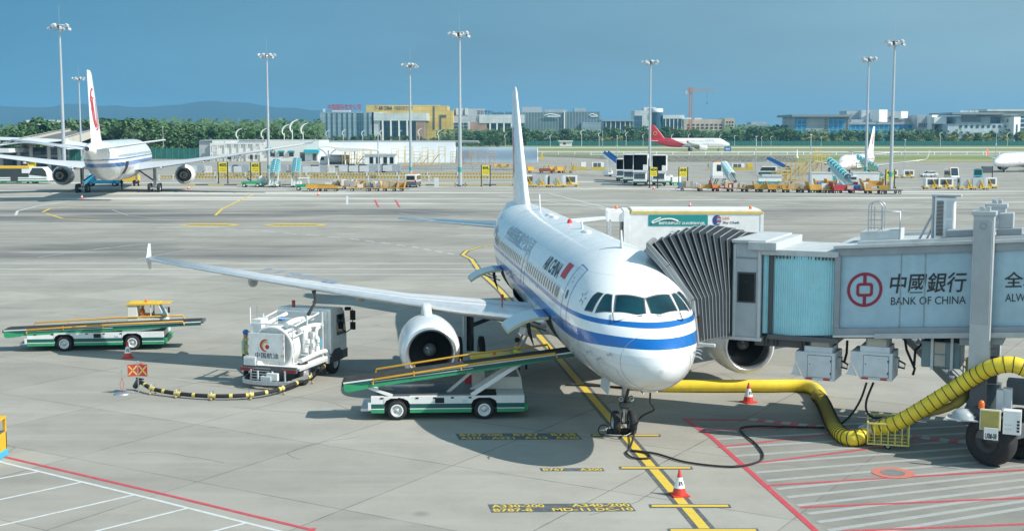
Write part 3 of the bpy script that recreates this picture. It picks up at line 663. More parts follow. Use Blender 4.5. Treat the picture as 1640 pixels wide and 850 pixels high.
def wheel(g, c, r, wd, sd=1, rim=None):    # a wheel with axle along Y; sd: the outer side
    h = wd/2; rim = rim or mat('wheel_hub', (.50, .51, .52), .4, metal=.4)
    g.lathe([(r*.55, -h*.92), (r*.80, -h), (r*.95, -h*.82), (r, -h*.45), (r, h*.45), (r*.95, h*.82), (r*.80, h), (r*.55, h*.92)], TY, 24, 'Y', c)
    for s in (-1, 1): g.lathe([(r*.56, h*.90*s), (r*.52, h*.60*s), (r*.25, h*.5*s), (r*.18, h*.8*s), (.001, h*.85*s)], rim, 18, 'Y', c)
# --- the aircraft at the stand
F320 = Fus()
def wst(L):  # span, Xle, chord, z, tc, twist
    return L
W320 = dict(
    wing=[(0, 10.9, 7.2, 2.45, .14, .03), (1.9, 11.75, 6.3, 2.62, .145, .035), (6.4, 14.15, 3.85, 3.0, .125, .02), (11.5, 16.95, 2.65, 3.55, .115, .01), (16.9, 19.85, 1.55, 4.22, .105, 0)],
    tracks=[(4.3, .5, .3), (8.2, .5, .3), (12.6, .5, .3)], belly=(10.6, 22.3, 2.02, .10),
    eng=(10.75, 5.75, 1.70, .98, 1.0), pyl=(13.6, 3.05), hs=[(.3, 31.6, 4.0, 4.48, .10, 0), (6.2, 35.0, 1.45, 4.80, .09, 0)],
    main=(17.71, 3.795, .585, .46, (0,)), nose=(5.07, .381, .26),
    fin=[(5.5, 27.6, 8.0, 0, .07, 0), (5.75, 28.7, 6.7, 0, .10, 0), (6.3, 29.5, 5.8, 0, .11, 0), (11.5, 33.75, 2.25, 0, .10, 0), (11.76, 34.1, 1.8, 0, .05, 0)])
hero, hliv = make_airliner('passenger_jet', 'white twin engine airliner with blue stripes parked nose-on at the boarding bridge', AX0, math.atan2(AFT.y, AFT.x), F320, 'stripes', W320, True)
F = F320
TXT = mat('black_lettering', (.03, .035, .05), .5); GTX = mat('grey_lettering', (.34, .40, .47), .5)
for (t, X, z, wd, ht, m, k) in (('AIR CHINA', 9.15, 4.90, 3.3, .52, TXT, dict(bold=.012, shear=.15)), ('中国国际航空公司', 19.2, 5.0, 8.4, .68, GTX, dict(bold=.005)), ('B-6611', 27.2, 4.75, 1.6, .42, GTX, dict(bold=.02))):
    for sd in (1, -1):
        q = MB(); F.text(q, t, X, z, wd, ht, m, sd=sd, **k); q.build('lettering', hero, fix=False)
q0 = MB(); F.patch(q0, [(6.2, F.ang(6, 4.78)), (7.05, F.ang(6, 4.78)), (7.05, F.ang(6, 5.22)), (6.2, F.ang(6, 5.22))], mat('flag_red', (.55, .05, .06), .5), .012); q0.build('flag', hero, fix=False)
# cabin windows
xs = [6.35+.53*i for i in range(43)]
wq = MB(); a0 = F.ang(10, 4.35)
def rrect(cx, cyy, w_, h_, r_, n=4):
    o = []
    for (sx_, sy_, a) in ((1, 1, 0), (-1, 1, 90), (-1, -1, 180), (1, -1, 270)):
        for i in range(n+1): t = R(a+90*i/n); o.append((cx+sx_*(w_/2-r_)+r_*math.cos(t), cyy+sy_*(h_/2-r_)+r_*math.sin(t)))
    return o
WINM = mat('cabin_glass', (.03, .04, .05), .12); WRM = mat('window_surround', (.62, .64, .66), .4)
def win_at(X, sd):
    q = MB(); F.patch(q, rrect(X, a0, .34, .215, .08), WRM, .007, sd, 5); F.patch(q, rrect(X, a0, .225, .155, .07), WINM, .012, sd, 5); return q.build('cabin_window', hero, fix=False)
proto = {sd: win_at(6.5, sd) for sd in (1, -1)}
for sd in (1, -1):
    for X in xs[1:]:
        if X > 24.5: win_at(X, sd) if X < 26.5 else None
        else: o = proto[sd].copy(); COL.objects.link(o); o.parent = hero; o.location = (X-6.5, 0, 0)
for X in (15.0, 15.9):
    for sd in (1, -1):
        q = MB(); 
        for (w2, m2, of) in ((.62, GTX, .006), (.58, hliv, .009)): F.patch(q, rrect(X, F.ang(X, 4.25), w2, .62*w2/.62, .12), m2, of, sd)
        q.build('overwing_exit', hero, fix=False)
# cockpit glazing, read off the photo on the right-hand side and mirrored
GLC = mat('cockpit_glass', (.004, .034, .045), .04, coat=.3, spec=.6, var=.6, scale=1.2); FRM = mat('window_seal', (.10, .11, .12), .5)
for poly in ([(937.2, 495.8), (948.5, 497.6), (965.4, 470.7), (957, 469.4), (950.4, 474)], [(954.1, 499), (978.6, 498.6), (980.5, 474.1), (973, 471.9), (968.5, 473)], [(985.7, 499.5), (1023.8, 504.4), (1033.2, 502.6), (1030.6, 478.8), (988.6, 474.1)]):
    pl = [hit(F, *p) for p in poly]; cx = sum(p[0] for p in pl)/len(pl); ca = sum(p[1] for p in pl)/len(pl)
    for sd in (1, -1):
        q = MB(); F.patch(q, [(cx+(x-cx)*1.07+(.02 if x > cx else -.02), ca+(a-ca)*1.08+(.008 if a > ca else -.008)) for x, a in pl], FRM, .006, sd, .08); F.patch(q, pl, GLC, .014, sd, .08); q.build('cockpit_window', hero, fix=False)
for sd in (1, -1):
    q = MB(); a = F.P(1.62, 1.42, .03, sd); b = F.P(1.75, .80, .04, sd); c = F.P(2.15, .9, .03, sd); q.bar(a, b, .02, .02, BK); q.bar(b, c.lerp(b, .3), .02, .02, BK); q.build('wiper', hero)
# doors
def ring_patch(q, x0, x1, aa, ab, wd, m, off, sd):
    r = 2.0; w2 = wd/r
    F.patch(q, [(x0, aa), (x0+wd, aa), (x0+wd, ab), (x0, ab)], m, off, sd); F.patch(q, [(x1-wd, aa), (x1, aa), (x1, ab), (x1-wd, ab)], m, off, sd)
    F.patch(q, [(x0+wd, aa), (x1-wd, aa), (x1-wd, aa+w2), (x0+wd, aa+w2)], m, off, sd); F.patch(q, [(x0+wd, ab-w2), (x1-wd, ab-w2), (x1-wd, ab), (x0+wd, ab)], m, off, sd)
DB = mat('door_outline_blue', (.03, .14, .42), .4)
for sd, X in ((1, 4.65), (-1, 4.65), (1, 27.9), (-1, 27.9)):
    q = MB(); aa, ab = F.ang(X, 3.36), F.ang(X, 5.25); ring_patch(q, X, X+.86, aa, ab, .035, DB if X < 9 else GTX, .010, sd)
    F.patch(q, rrect(X+.45, F.ang(X, 4.42), .20, .14, .06), WINM, .012, sd); F.patch(q, rrect(X+.43, F.ang(X, 4.8), .05, .03, .01), RED, .012, sd); F.patch(q, rrect(X+.5, F.ang(X, 4.9), .05, .03, .01), RED, .012, sd)
    q.build('passenger_door', hero, fix=False)
q = MB(); c_ = F.ang(3.6, 4.55)                      # six-pointed alliance star
for k in range(5):
    t = R(90+72*k); pts = [(3.55+.19*math.cos(t+s_)*r_, c_+.5*.19*math.sin(t+s_)*r_*2*.5) for s_, r_ in ((-.45, .55), (0, 1.35), (.45, .55), (0, .35))]; F.patch(q, [(3.55+.21*math.cos(t+s_)*r_, c_+.105*math.sin(t+s_)*r_) for s_, r_ in ((-.5, .5), (0, 1.4), (.12, .5))], GTX, .012); F.patch(q, [(3.55+.21*math.cos(t+s_)*r_, c_+.105*math.sin(t+s_)*r_) for s_, r_ in ((.2, .55), (0.06, 1.3), (.6, .5))], mat('silver_mark', (.5, .52, .55), .4), .012)
q.build('star_emblem', hero, fix=False)
q = MB(); F.patch(q, rrect(3.3, F.ang(3, 2.62), .36, .21, .03), mat('placard_pink', (.62, .50, .50), .5), .009); F.patch(q, rrect(3.3, F.ang(3, 2.64), .20, .12, .01), mat('port_grey', (.40, .42, .44), .5), .013); q.build('service_panel', hero, fix=False)
# probes, static ports, access panels and stencils
PNL = mat('panel_seam', (.40, .42, .44), .5)
for sd in (1, -1):
    for X, z, L in ((1.15, 3.25, .28), (1.7, 3.05, .28), (2.3, 3.15, .2)):
        q = MB(); a = F.P(X, F.ang(X, z), 0, sd); b = F.P(X, F.ang(X, z), .14, sd); q.tube([a, b, b+Vector((-L, 0, -.01))], [.03, .025, .012], MT, 6); q.build('air_data_probe', hero)
    for (xa, xb, za, zb_) in ((1.0, 2.0, 2.45, 2.95), (2.35, 3.0, 2.15, 2.5), (5.9, 6.9, 2.3, 2.9), (2.6, 3.6, 3.0, 3.2), (5.75, 6.6, 3.3, 3.62)):
        q = MB(); ring_patch(q, xa, xb, F.ang(xa, za), F.ang(xb, zb_), .014, PNL, .007, sd); q.build('access_panel', hero, fix=False)
    for X, z, t_ in ((4.3, 3.3, 'STATIC'), (6.9, 2.75, 'NO STEP'), (3.3, 2.9, 'GND'), (11, 4.0, 'EXIT')):
        q = MB(); F.text(q, t_, X, z, .38, .09, PNL if X > 5 else GTX, sd=sd); q.build('stencil', hero, fix=False)
q = MB(); ring = [F.P(.78, 2*PI*j/40, .004) for j in range(41)]
for a, b in zip(ring, ring[1:]): q.bar(a, b, .012, .006, PNL)
q.build('radome_seam', hero)
# registration on the wing, upside down from the front
q = MB(); a = W320['wing'][3]
M = plane_M((17.75+.35, 10.6, 3.66), (.49, .872, .115), (-.872, .49, -.01)); put_text(q, 'B-6611', 3.4, .75, M, mat('registration_blue', (.18, .24, .33), .5), .03, bold=.03); q.build('lettering', hero, fix=False)
# open cargo doors on the right-hand side
LIN = mat('door_lining', (.50, .49, .33), .6); HOLD = mat('cargo_hold_dark', (.03, .032, .035), .8)
for (x0, x1) in ((7.95, 9.85), (22.6, 24.4)):
    q = MB(); F.patch(q, [(x0, F.ang(x0, 2.15)), (x1, F.ang(x0, 2.15)), (x1, F.ang(x0, 3.32)), (x0, F.ang(x0, 3.32))], HOLD, .012)
    ring_patch(q, x0-.05, x1+.05, F.ang(x0, 2.1), F.ang(x0, 3.36), .06, mat('door_seal_tan', (.28, .24, .16), .6), .016, 1); q.build('cargo_opening', hero, fix=False)
    q = MB(); n = 9; vo, vi = [], []
    hinge = F.P(x0, F.ang(x0, 3.34)); zt, zb, wd, zw = F.sec(x0)
    for i in range(n+1):
        a = F.ang(x0, 3.34)*(1-i/n)+F.ang(x0, 2.12)*i/n; p = Vector((wd*math.cos(a), zw+(zw-zb)*math.sin(a)))-Vector((hinge.y, hinge.z)); t = R(104); p = Vector((p.x*math.cos(t)-p.y*math.sin(t), p.x*math.sin(t)+p.y*math.cos(t)))
        vo.append((hinge.y+.05+p.x, hinge.z+p.y)); vi.append((hinge.y+.05+p.x, hinge.z+p.y-.10))
    dm, dn, db_ = nodes_mat('open_door_paint'); tcx = dn.nodes.new('ShaderNodeTexCoord'); sp = dn.nodes.new('ShaderNodeSeparateXYZ'); dn.links.new(tcx.outputs['Object'], sp.inputs[0])
    dn.links.new(mix_n(dn, math_n(dn, 'LESS_THAN', sp.outputs[1], 2.28), (.62, .66, .68), (.02, .13, .45)), db_.inputs['Base Color']); db_.inputs['Roughness'].default_value = .25
    for i in range(n):
        for (A, m2) in ((vo, dm), (vi, LIN)): q.add([(x0, *A[i]), (x1, *A[i]), (x1, *A[i+1]), (x0, *A[i+1])], [(0, 1, 2, 3)], m2, True)
        for X in (x0, x1): q.add([(X, *vo[i]), (X, *vo[i+1]), (X, *vi[i+1]), (X, *vi[i])], [(0, 1, 2, 3)], LIN)
    q.add([(x0, *vo[n]), (x1, *vo[n]), (x1, *vi[n]), (x0, *vi[n])], [(0, 1, 2, 3)], LIN)
    for X in (x0+.2, x1-.2): q.cyl((X, hinge.y+.1, hinge.z-.5), (X, vi[5][0], vi[5][1]), .025, DM, 8)
    q.build('cargo_door', hero, fix=False)
    q = MB(); X = x0+.35; k_ = 2 if x0 > 20 else 4; q.tube([(X, vi[k_][0], vi[k_][1]), (X-.05, vi[k_][0]-.05, vi[k_][1]-.4), (X-.12, vi[k_][0]-.18, vi[k_][1]-.8)], [.07, .06, .015], BK, 8); q.build('door_strap', hero)
# antennas, beacon, drain mast, vents
for (X, h) in ((5.6, .55), (13.0, .35), (24.6, .7)):
    q = MB(); z = F.sec(X)[0]; q.side([(X-.12, z-.03), (X+.25, z-.03), (X+.18, z+h), (X+.1, z+h)], -.02, .02, W_); q.build('antenna', hero)
q = MB(); q.lathe([(.10, F.sec(15)[0]-.02), (.09, F.sec(15)[0]+.08), (.05, F.sec(15)[0]+.15), (.001, F.sec(15)[0]+.16)], RED, 12, 'Z', (16, 0, 0)); q.build('beacon', hero)
for X in (11.5, 19.5, 20.8): q = MB(); q.ball((X, .1, F.sec(X)[0]), .5, W_, 14, (1, .35, .16)); q.build('radome', hero)
for s_, X in ((1, 12.6), (1, 23.2)):
    pass
q = MB(); q.cyl((12.9, 3.0, 2.95), (12.9, 3.0, 3.35), .025, RED, 8); q.ball((12.9, 3, 3.42), .07, RED, 8); q.build('warning_flag', hero)
for sd in (1, -1):
    o = MB(); 
    for i, pl in enumerate(phoenix(1.55, 1)): o.add([(33.3-x*.95+.28*y*.6, sd*(.05+.0), 8.0+y*1.05) for x, y in pl], [(0, 1, 2, 3)], mat('emblem_red', (.55, .03, .05), .45))
    # follow the fin's thickness
    ob = o.build('emblem', hero, fix=False)
    for v in ob.data.vertices:
        t = (v.co.z-6.3)/5.2; ch = 5.8+(2.25-5.8)*t; xle = 29.5+(33.75-29.5)*t; x = min(1, max(.0, (v.co.x-xle)/ch)); v.co.y = sd*(ch*5*.105*(.2969*math.sqrt(x)-.126*x-.3516*x*x+.2843*x**3-.1036*x**4)+.025)
# ------------------------------------------------------------------ boarding bridge
BO = Vector((10.0, 39.5, 0)); BA = R(-25); BM = Matrix.Translation(BO) @ Matrix.Rotation(BA, 4, 'Z'); BI = BM.inverted()
def onface(px, py, y=0.):            # photo ray meets the plane y = const of the bridge frame
    o = BI @ Vector((0, 0, CAMH)); p = BI @ At(px, py, 30); d = p-o; t = (y-o.y)/d.y; return o+d*t
def onw(px, py, y=0.): return BM @ onface(px, py, y)
br = thing('boarding_bridge', BO, 'grey jet bridge with pleated dark canopy and red bank emblem docked at the jet door', 'jet bridge', BA)
BP = mat('bridge_panel_grey', (.34, .50, .59), .45, dirt=(.29, .41, .47), dscale=.9); BF = mat('bridge_frame_grey', (.27, .31, .34), .5, dirt=(.18, .19, .19)); BR = mat('bridge_roof_grey', (.50, .53, .54), .5, dirt=(.30, .30, .28), dscale=1.2)
CUR = mat('aqua_curtain', (.40, .73, .80), .5, dirt=(.42, .52, .52), dscale=1.5); BW = mat('bridge_box_white', (.60, .66, .70), .45, dirt=(.48, .50, .50), dscale=2)
SH = Matrix(((1, 0, 0, 0), (0, 1, 0, 0), (.075, 0, 1, 0), (0, 0, 0, 1)))
zb0, zt0 = 3.12, 5.88; XE = 17.
q = MB(); q.T = SH
q.b2((0, .04, zb0+.22), (XE, 3.2, zt0-.2), BP)
for x in (1.9, 2.6, 4.05, 6.2, 8.2, 10.4): q.b2((x-.012, .022, zb0+.3), (x+.012, .05, zt0-.25), BF)
q.build('tunnel', br)
q = MB(); q.T = SH
for (y0, y1) in ((-.10, .14), (3.1, 3.34)):
    q.b2((-.06, y0, zb0), (XE, y1, zb0+.30), BF); q.b2((-.06, y0+.05, zt0-.24), (XE, y1-.03, zt0), BF); q.b2((-.06, y0, zb0+.30), (.12, y1, zt0-.24), BF)
    q.b2((1.2, y0-.10, zb0-.02), (XE, y0+.02, zb0+.14), GR); q.b2((-.06, y0-.06, zb0+.02), (XE, y0-.0, zb0+.09), LG)
q.b2((0, .1, zb0-.05), (XE, 3.1, zb0+.1), DG)
q.build('tunnel_frame', br, bev=.015)
q = MB(); q.T = SH
q.b2((-.1, -.14, zt0), (XE, 3.4, zt0+.10), BR); q.b2((.6, -.06, zt0+.10), (XE, .06, zt0+.20), BR); q.b2((.6, 3.2, zt0+.10), (XE, 3.32, zt0+.2), BR)
for x in (2.7, 5.4, 8.1): q.b2((x, 0.2, zt0+.10), (x+.05, 3.0, zt0+.14), BR)
q.build('tunnel_roof', br, bev=.01)
q = MB(); q.T = SH; q.b2((8.6, -.45, zb0-.35), (XE+6, 3.65, zt0+.45), BP); q.b2((8.5, -.52, zb0-.4), (8.7, 3.72, zt0+.5), BF); q.build('outer_tunnel', br, bev=.02)
# sign on the flank
DR = mat('emblem_crimson', (.26, .012, .045), .45); BL = mat('sign_black', (.02, .022, .026), .5)
def faceM(px, py):
    p = onface(px, py); p.y = .026; return plane_M(p, (1, 0, .075), (0, 0, 1))
M = faceM(1384.5, 464); q = MB(); r1, r2 = .53, .44; n = 48
q.add([M @ Vector((r*math.cos(2*PI*i/n), r*math.sin(2*PI*i/n), 0)) for r in (r1, r2) for i in range(n)], [(i, (i+1) % n, n+(i+1) % n, n+i) for i in range(n)], DR)
def rr_(w_, h_, rad): return rrect(0, 0, w_, h_, rad, 5)
o1, o2 = rr_(.50, .42, .10), rr_(.33, .25, .05); k = len(o1)
q.add([M @ Vector((x, y, 0)) for x, y in o1+o2], [(i, (i+1) % k, k+(i+1) % k, k+i) for i in range(k)], DR)
for s_ in (1, -1): q.sheet([M @ Vector(v) for v in ((-.05, s_*.21, 0), (.05, s_*.21, 0), (.05, s_*.45, 0), (-.05, s_*.45, 0))], DR)
q.build('bank_emblem', br, fix=False)
for t, a, b, y0, y1, kw in (('中國銀行', 1424, 1547, 437, 469, dict(bold=.012, shear=.12)), ('BANK OF CHINA', 1426, 1546, 475, 487.5, {}), ('全球服務', 1608, 1730, 434, 460, dict(bold=.01)), ('ALWAYS WITH YOU', 1609, 1745, 469, 482, {})):
    cx = (a+b)/2; M = faceM(cx, (y0+y1)/2); wd = (onface(b, 460)-onface(a, 460)).length; ht = onface(cx, y0).z-onface(cx, y1).z
    q = MB()
    if t[0] in 'BA' and 0: pass
    put_text(q, t, wd, ht, M, BL, .002, **kw); q.build('sign_lettering', br, fix=False)
# roof equipment
p = onface(1382, 385, 1.0); q = MB(); q.T = SH
q.b2((.55, .7, zt0+.1), (1.7, 1.9, zt0+.45), BR); q.build('roof_hatch', br, bev=.02)
q = MB(); zz = zt0+.5; x = .75
for dx in (0, .42): q.tube([(x+dx, .9, zz), (x+dx, .9, zz+.75)], .02, ST, 6)
for dz in (.1, .35, .6): q.tube([(x, .9, zz+dz), (x+.42, .9, zz+dz)], .014, ST, 6)
for yy in (.9, 1.4):
    q.tube([(x+.21+.21*math.cos(t), yy, zz+.75+.16*math.sin(t)) for t in frange(0, PI, 9)], .018, ST, 6)
for dx in (0, .1, .32, .42): q.tube([(x+dx, 1.4, zz), (x+dx, 1.4, zz+.75)], .016, ST, 6)
q.tube([(x+.42, .9, zz+.62), (x+.95, .9, zz+.62), (x+.95, .9, zz)], .02, ST, 6); q.tube([(x+.95, 1.6, zz+.65), (x+.95, .9, zz+.62)], .02, ST, 6)
q.build('ladder_cage', br)
q = MB(); x = 2.72; z = zt0+.32; q.b2((x, .75, z), (x+.58, 1.15, z+1.28), mat('air_conditioner_white', (.74, .75, .74), .4, dirt=(.6, .6, .57))); aco = q.build('air_conditioner', br, bev=.03)
q = MB()
for i in range(26): zz = z+.12+i*.041; q.b2((x+.06, .735, zz), (x+.26, .752, zz+.022), BK)
q.b2((x+.34, .735, z+.66), (x+.53, .755, z+1.18), LG); q.b2((x+.34, .735, z+.1), (x+.53, .755, z+.60), LG); q.build('grille', aco)
q = MB(); q.T = Matrix()
for yy in (.8, 1.1): q.tube([(x-.06, yy, z-.3), (x-.06, yy, z+1.36)], .03, GR, 6); q.tube([(x-.55, yy, z-.25), (x-.08, yy, z+.75)], .025, GR, 6); q.tube([(x-.32, yy, z-.25), (x-.06, yy, z+.4)], .02, GR, 6)
q.b2((x-.09, .72, z+1.30), (x+.75, 1.18, z+1.36), GR); q.b2((x-.6, .7, z-.30), (x+.8, 1.2, z-.24), GR); q.build('equipment_stand', br)
# lifting columns and their caps
cx = onface(1573, 450, -.45).x
for (yy, nm) in ((-.42, 0), (3.75, 1)):
    q = MB(); q.b2((cx-.28, yy-.26, 2.3), (cx+.28, yy+.26, 7.05), GR); q.b2((cx-.24, yy-.275, 3.9), (cx+.24, yy-.25, 6.9), mat('column_face_grey', (.36, .39, .41), .5, dirt=(.28, .29, .29)))
    q.b2((cx-.33, yy-.31, 7.05), (cx+.33, yy+.31, 7.17), GR); q.b2((cx-.14, yy-.1, 7.17), (cx-.02, yy+.1, 7.30), GR); q.b2((cx+.04, yy-.1, 7.17), (cx+.16, yy+.1, 7.30), GR)
    q.b2((cx-.22, yy-.22, .95), (cx+.22, yy+.22, 2.3), DG); q.lathe([(.09, yy-.29), (.09, yy-.27), (.05, yy-.27)], DM, 14, 'Y', (cx, 0, 6.75))
    for i in range(6): q.ball((cx-.16+.065*(i % 6), yy-.27, 2.45), .018, ST, 6); q.ball((cx-.16+.065*(i % 6), yy-.27, 2.62), .018, ST, 6)
    q.build('lift_column', br, bev=.02)
q = MB(); q.T = SH; q.b2((cx-1.1, .0, zt0+.15), (cx-.3, .7, zt0+.42), BF); q.b2((cx+.3, .0, zt0+.15), (cx+1.0, .7, zt0+.40), BF); q.b2((cx+.35, .1, zt0+.4), (cx+.75, .5, zt0+.85), GR); q.b2((cx-1.25, -.05, zt0+.1), (cx+1.3, .12, zt0+.22), DG)
q.build('column_bracket', br, bev=.02); q = MB(); q.T = SH; q.b2((cx-.6, -.1, zb0-.25), (cx+.6, 3.4, zb0-.004), BF); q.build('cross_beam', br, bev=.02)
# bogie
w1 = G(1586, 744); w2 = G(1630, 733); axl = (w2-w1).normalized(); l1, l2 = BI @ w1, BI @ w2
bog = MB(); mid = (l1+l2)/2; col = Vector((cx, -.42, 0))
bog.box((mid.x, mid.y, .95), (.9, 1.7, .42), DG, math.atan2((l2-l1).y, (l2-l1).x)-PI/2); bog.box((cx, 1.65, 1.15), (.7, 4.6, .5), DG); bog.cyl((mid.x, mid.y, .8), (col.x, col.y, 1.3), .3, DM, 14)
bo = bog.build('wheel_bogie', br, bev=.02)
for l, s_ in ((l1, -1), (l2, 1)):
    g = MB(); g.T = Matrix.Translation((l.x, l.y, .74)) @ Matrix.Rotation(math.atan2((l2-l1).y, (l2-l1).x)-PI/2, 4, 'Z'); wheel(g, (0, 0, 0), .74, .52, s_, mat('black_hub', (.03, .03, .032), .5)); g.build('wheel', bo)
# small boxes hung around the bogie
def fbox(nm, p0, p1, yy, dep, m, extra=None, parent=br):
    a = onface(p0[0], p0[1], yy); b = onface(p1[0], p1[1], yy); q = MB(); q.b2((a.x, yy, b.z), (b.x, yy+dep, a.z), m)
    if extra: extra(q, a, b, yy)
    return q.build(nm, parent, bev=.015)
fbox('warning_board', (1571, 656), (1600, 689), -2.2, .05, mat('notice_yellow', (.42, .36, .10), .6, dirt=(.30, .26, .12), dscale=5), lambda q, a, b, y: q.b2((a.x-.03, y+.05, b.z-.03), (b.x+.03, y+.09, a.z+.03), WD))
def numbered(q, a, b, y):
    M = plane_M(((a.x+b.x)/2, y-.006, (a.z+b.z)/2-.06), (1, 0, 0), (0, 0, 1)); put_text(q, 'U0M-08', (b.x-a.x)*.8, .16, M, BL, bold=.03)
fbox('number_plate', (1576, 684), (1598, 705), -2.35, .03, W_, numbered)
def keypad(q, a, b, y):
    for i in range(4): q.b2((b.x-.10, y-.008, b.z+.08+i*.09), (b.x-.03, y, b.z+.14+i*.09), BL)
    for i in range(6): q.ball((a.x+.07+.07*(i % 3), y-.004, b.z+.15+.12*(i//3)), .012, BL, 6)
fbox('control_cabinet', (1607, 657), (1634, 697), -2.1, .35, W_, keypad)
fbox('junction_box', (1596, 624), (1606, 658), -1.0, .3, LG); fbox('junction_box', (1606, 622), (1620, 655), -.9, .3, SKB if 0 else LG); fbox('motor_housing', (1612, 610), (1652, 650), .2, .7, DG)
a = onface(1542, 668, -1.4); q = MB(); q.T = Matrix.Translation(a); q.lathe([(.001, .26), (.18, .23), (.30, .12), (.33, 0)], mat('lamp_dome_grey', (.34, .39, .42), .25), 18, 'Z'); q.b2((-.45, -.3, -.04), (.45, .3, 0), LG); q.build('dome_light', br)
a = onface(1572, 648, -1.4); q = MB(); q.T = Matrix.Translation(a); q.lathe([(.085, -.10), (.085, .05), (.06, .12), (.001, .14)], mat('beacon_orange', (.85, .16, .02), .25), 14); q.lathe([(.10, -.14), (.10, -.10)], DM, 14); q.build('beacon', br)
# rotunda curtain
q = MB(); vs = []; x0, x1 = -2.0, -.1; N = 52
for i in range(N+1):
    t = i/N; bulge = .16*math.sin(PI*t); d = .035*(1 if i % 2 else -1); x = x0+(x1-x0)*t; yy = .1-bulge+d*.5
    vs += [(x, yy, 3.18+.06*x), (x, yy, 5.72+.08*x)]
q.add(vs, [(2*i, 2*i+2, 2*i+3, 2*i+1) for i in range(N)], CUR); q.build('roller_curtain', br, fix=False)
q = MB(); vs = []
for i in range(11): t = i/10; x = -2.32+.22*t; yy = .12+.03*(i % 2)-.10*math.sin(PI*t); vs += [(x, yy, 3.1), (x, yy, 5.6)]
q.add(vs, [(2*i, 2*i+2, 2*i+3, 2*i+1) for i in range(10)], CUR); q.build('roller_curtain', br, fix=False)
q = MB(); q.b2((-2.1, .25, 3.05), (0, 3.1, 5.7), DG); q.b2((-2.1, -.12, 2.95), (.1, 3.3, 3.10), DG); q.b2((-2.35, -.1, 5.60), (.05, 3.3, 5.78), BR); q.b2((-2.1, .0, 3.1), (-1.98, .2, 5.6), DM)
for i in range(18): q.b2((-2.0+i*.11, -.05, 5.50), (-1.96+i*.11, .0, 5.60), DM)
q.build('rotunda', br, bev=.01)
# cab
q = MB(); q.b2((-3.25, .0, 2.95), (-2.36, 3.35, 5.95), mat('cab_panel_grey', (.44, .50, .54), .4, dirt=(.36, .40, .42))); q.b2((-3.3, -.12, 5.95), (-2.2, 3.5, 6.05), BR); q.b2((-2.75, -.2, 5.75), (-1.85, 3.5, 6.0), BR)
q.b2((-2.46, -.05, 2.95), (-2.36, .0, 5.9), LG); q.b2((-3.25, -.05, 2.95), (-3.17, .0, 5.9), LG); q.b2((-4.1, -.06, 2.84), (-2.3, 3.3, 2.95), LG); q.b2((-3.27, -.03, 5.45), (-2.36, .0, 5.50), BF)
cab = q.build('cab', br, bev=.02)
q = MB(); q.b2((-3.12, -.022, 4.05), (-2.52, .0, 5.02), DM); q.b2((-3.07, -.03, 4.10), (-2.57, -.02, 4.97), mat('dim_glass', (.010, .016, .018), .25, spec=.25)); q.build('cab_window', cab, bev=.01)
q = MB(); q.b2((-2.6, .3, 2.66), (-.4, 3.0, 2.90), DG)
for x in (-2.2, -1.9, -1.0, -.4): q.cyl((x, .2, 2.7), (x, .2, 3.0), .06, DM, 8)
q.build('cab_undercarriage', br)
# bellows canopy: folded hoops between cab and fuselage
rear = [Vector((-3.25, 0, 2.98)), Vector((-3.25, -.02, 4.4)), Vector((-3.25, 0, 5.98)), Vector((-3.25, 1.6, 6.12)), Vector((-3.25, 3.3, 5.98)), Vector((-3.25, 3.3, 4.4)), Vector((-3.25, 3.3, 2.98))]
def fw(px, py, Y): return BI @ At(px, py, Y)
aftL = (BI.to_3x3() @ AFT)
n1, n2, n3, n4 = fw(1113, 549, 38.2), fw(1106, 482, 38.3), fw(1066, 428, 38.4), fw(1037, 395, 38.5)
front = [n1, n2, n4, n4+aftL*1.5+Vector((.55, 0, .05)), n4+aftL*3.1+Vector((1.0, 0, -.15)), n2+aftL*3.2, n1+aftL*3.2]
def rib_pts(t, out):
    k = 9; P = []
    fr = [n1, n2.lerp(n1, .4), n2, n3, n4, front[3], front[4], n3+aftL*3.2, front[5], front[6]]
    re = [rear[0], rear[0].lerp(rear[1], .6), rear[1], rear[1].lerp(rear[2], .62), rear[2], rear[3], rear[4], rear[5].lerp(rear[4], .6), rear[5], rear[6]]
    for i, (a, b) in enumerate(zip(fr, re)):
        p = a.lerp(b, t)
        if i in (3, 4, 5, 6, 7): p = p+Vector((0, 0, (.36 if i in (4, 5, 6) else .1)*math.sin(PI*min(1, t*1.05))))
        c = Vector((p.x, 1.6, 4.4)); d = (p-c); d.x = 0; d.normalize(); P.append(p+d*out)
    return P
BEL = mat('bellows_fabric', (.026, .034, .042), .85, spec=.15, dirt=(.05, .058, .066), dscale=2.5); RIBM = mat('bellows_edge', (.23, .26, .28), .6)
NR = 12; q = MB(); rows = []
for i in range(NR*2+1):
    t = i/(NR*2); rows.append(rib_pts(t, 0.05 if i % 2 == 0 else -.13))
for a, b in zip(rows, rows[1:]):
    for j in range(len(a)-1): q.add([a[j], a[j+1], b[j+1], b[j]], [(0, 1, 2, 3)], BEL)
q.build('bellows', br)
for i in range(0, NR*2+1, 2):
    q = MB(); q.tube(rows[i], .017, RIBM, 6, smooth=False); q.build('bellows_rib', br)
q = MB()
for P in (rib_pts(0, -.02),):
    for a, b in zip(P, P[1:]): q.bar(a, b, .10, .26, mat('bumper_grey', (.22, .245, .26), .7))
q.build('bumper_frame', br, bev=.02)
q = MB(); q.sheet([n1+Vector((.05, .3, 0)), rear[0]+Vector((0, .1, 0)), rear[6], n1+aftL*3.2], DG); q.sheet([rear[0]+Vector((.0, .05, 0)), rear[2]+Vector((0, .05, 0)), rear[4], rear[6]], BK); q.build('cab_floor', br)
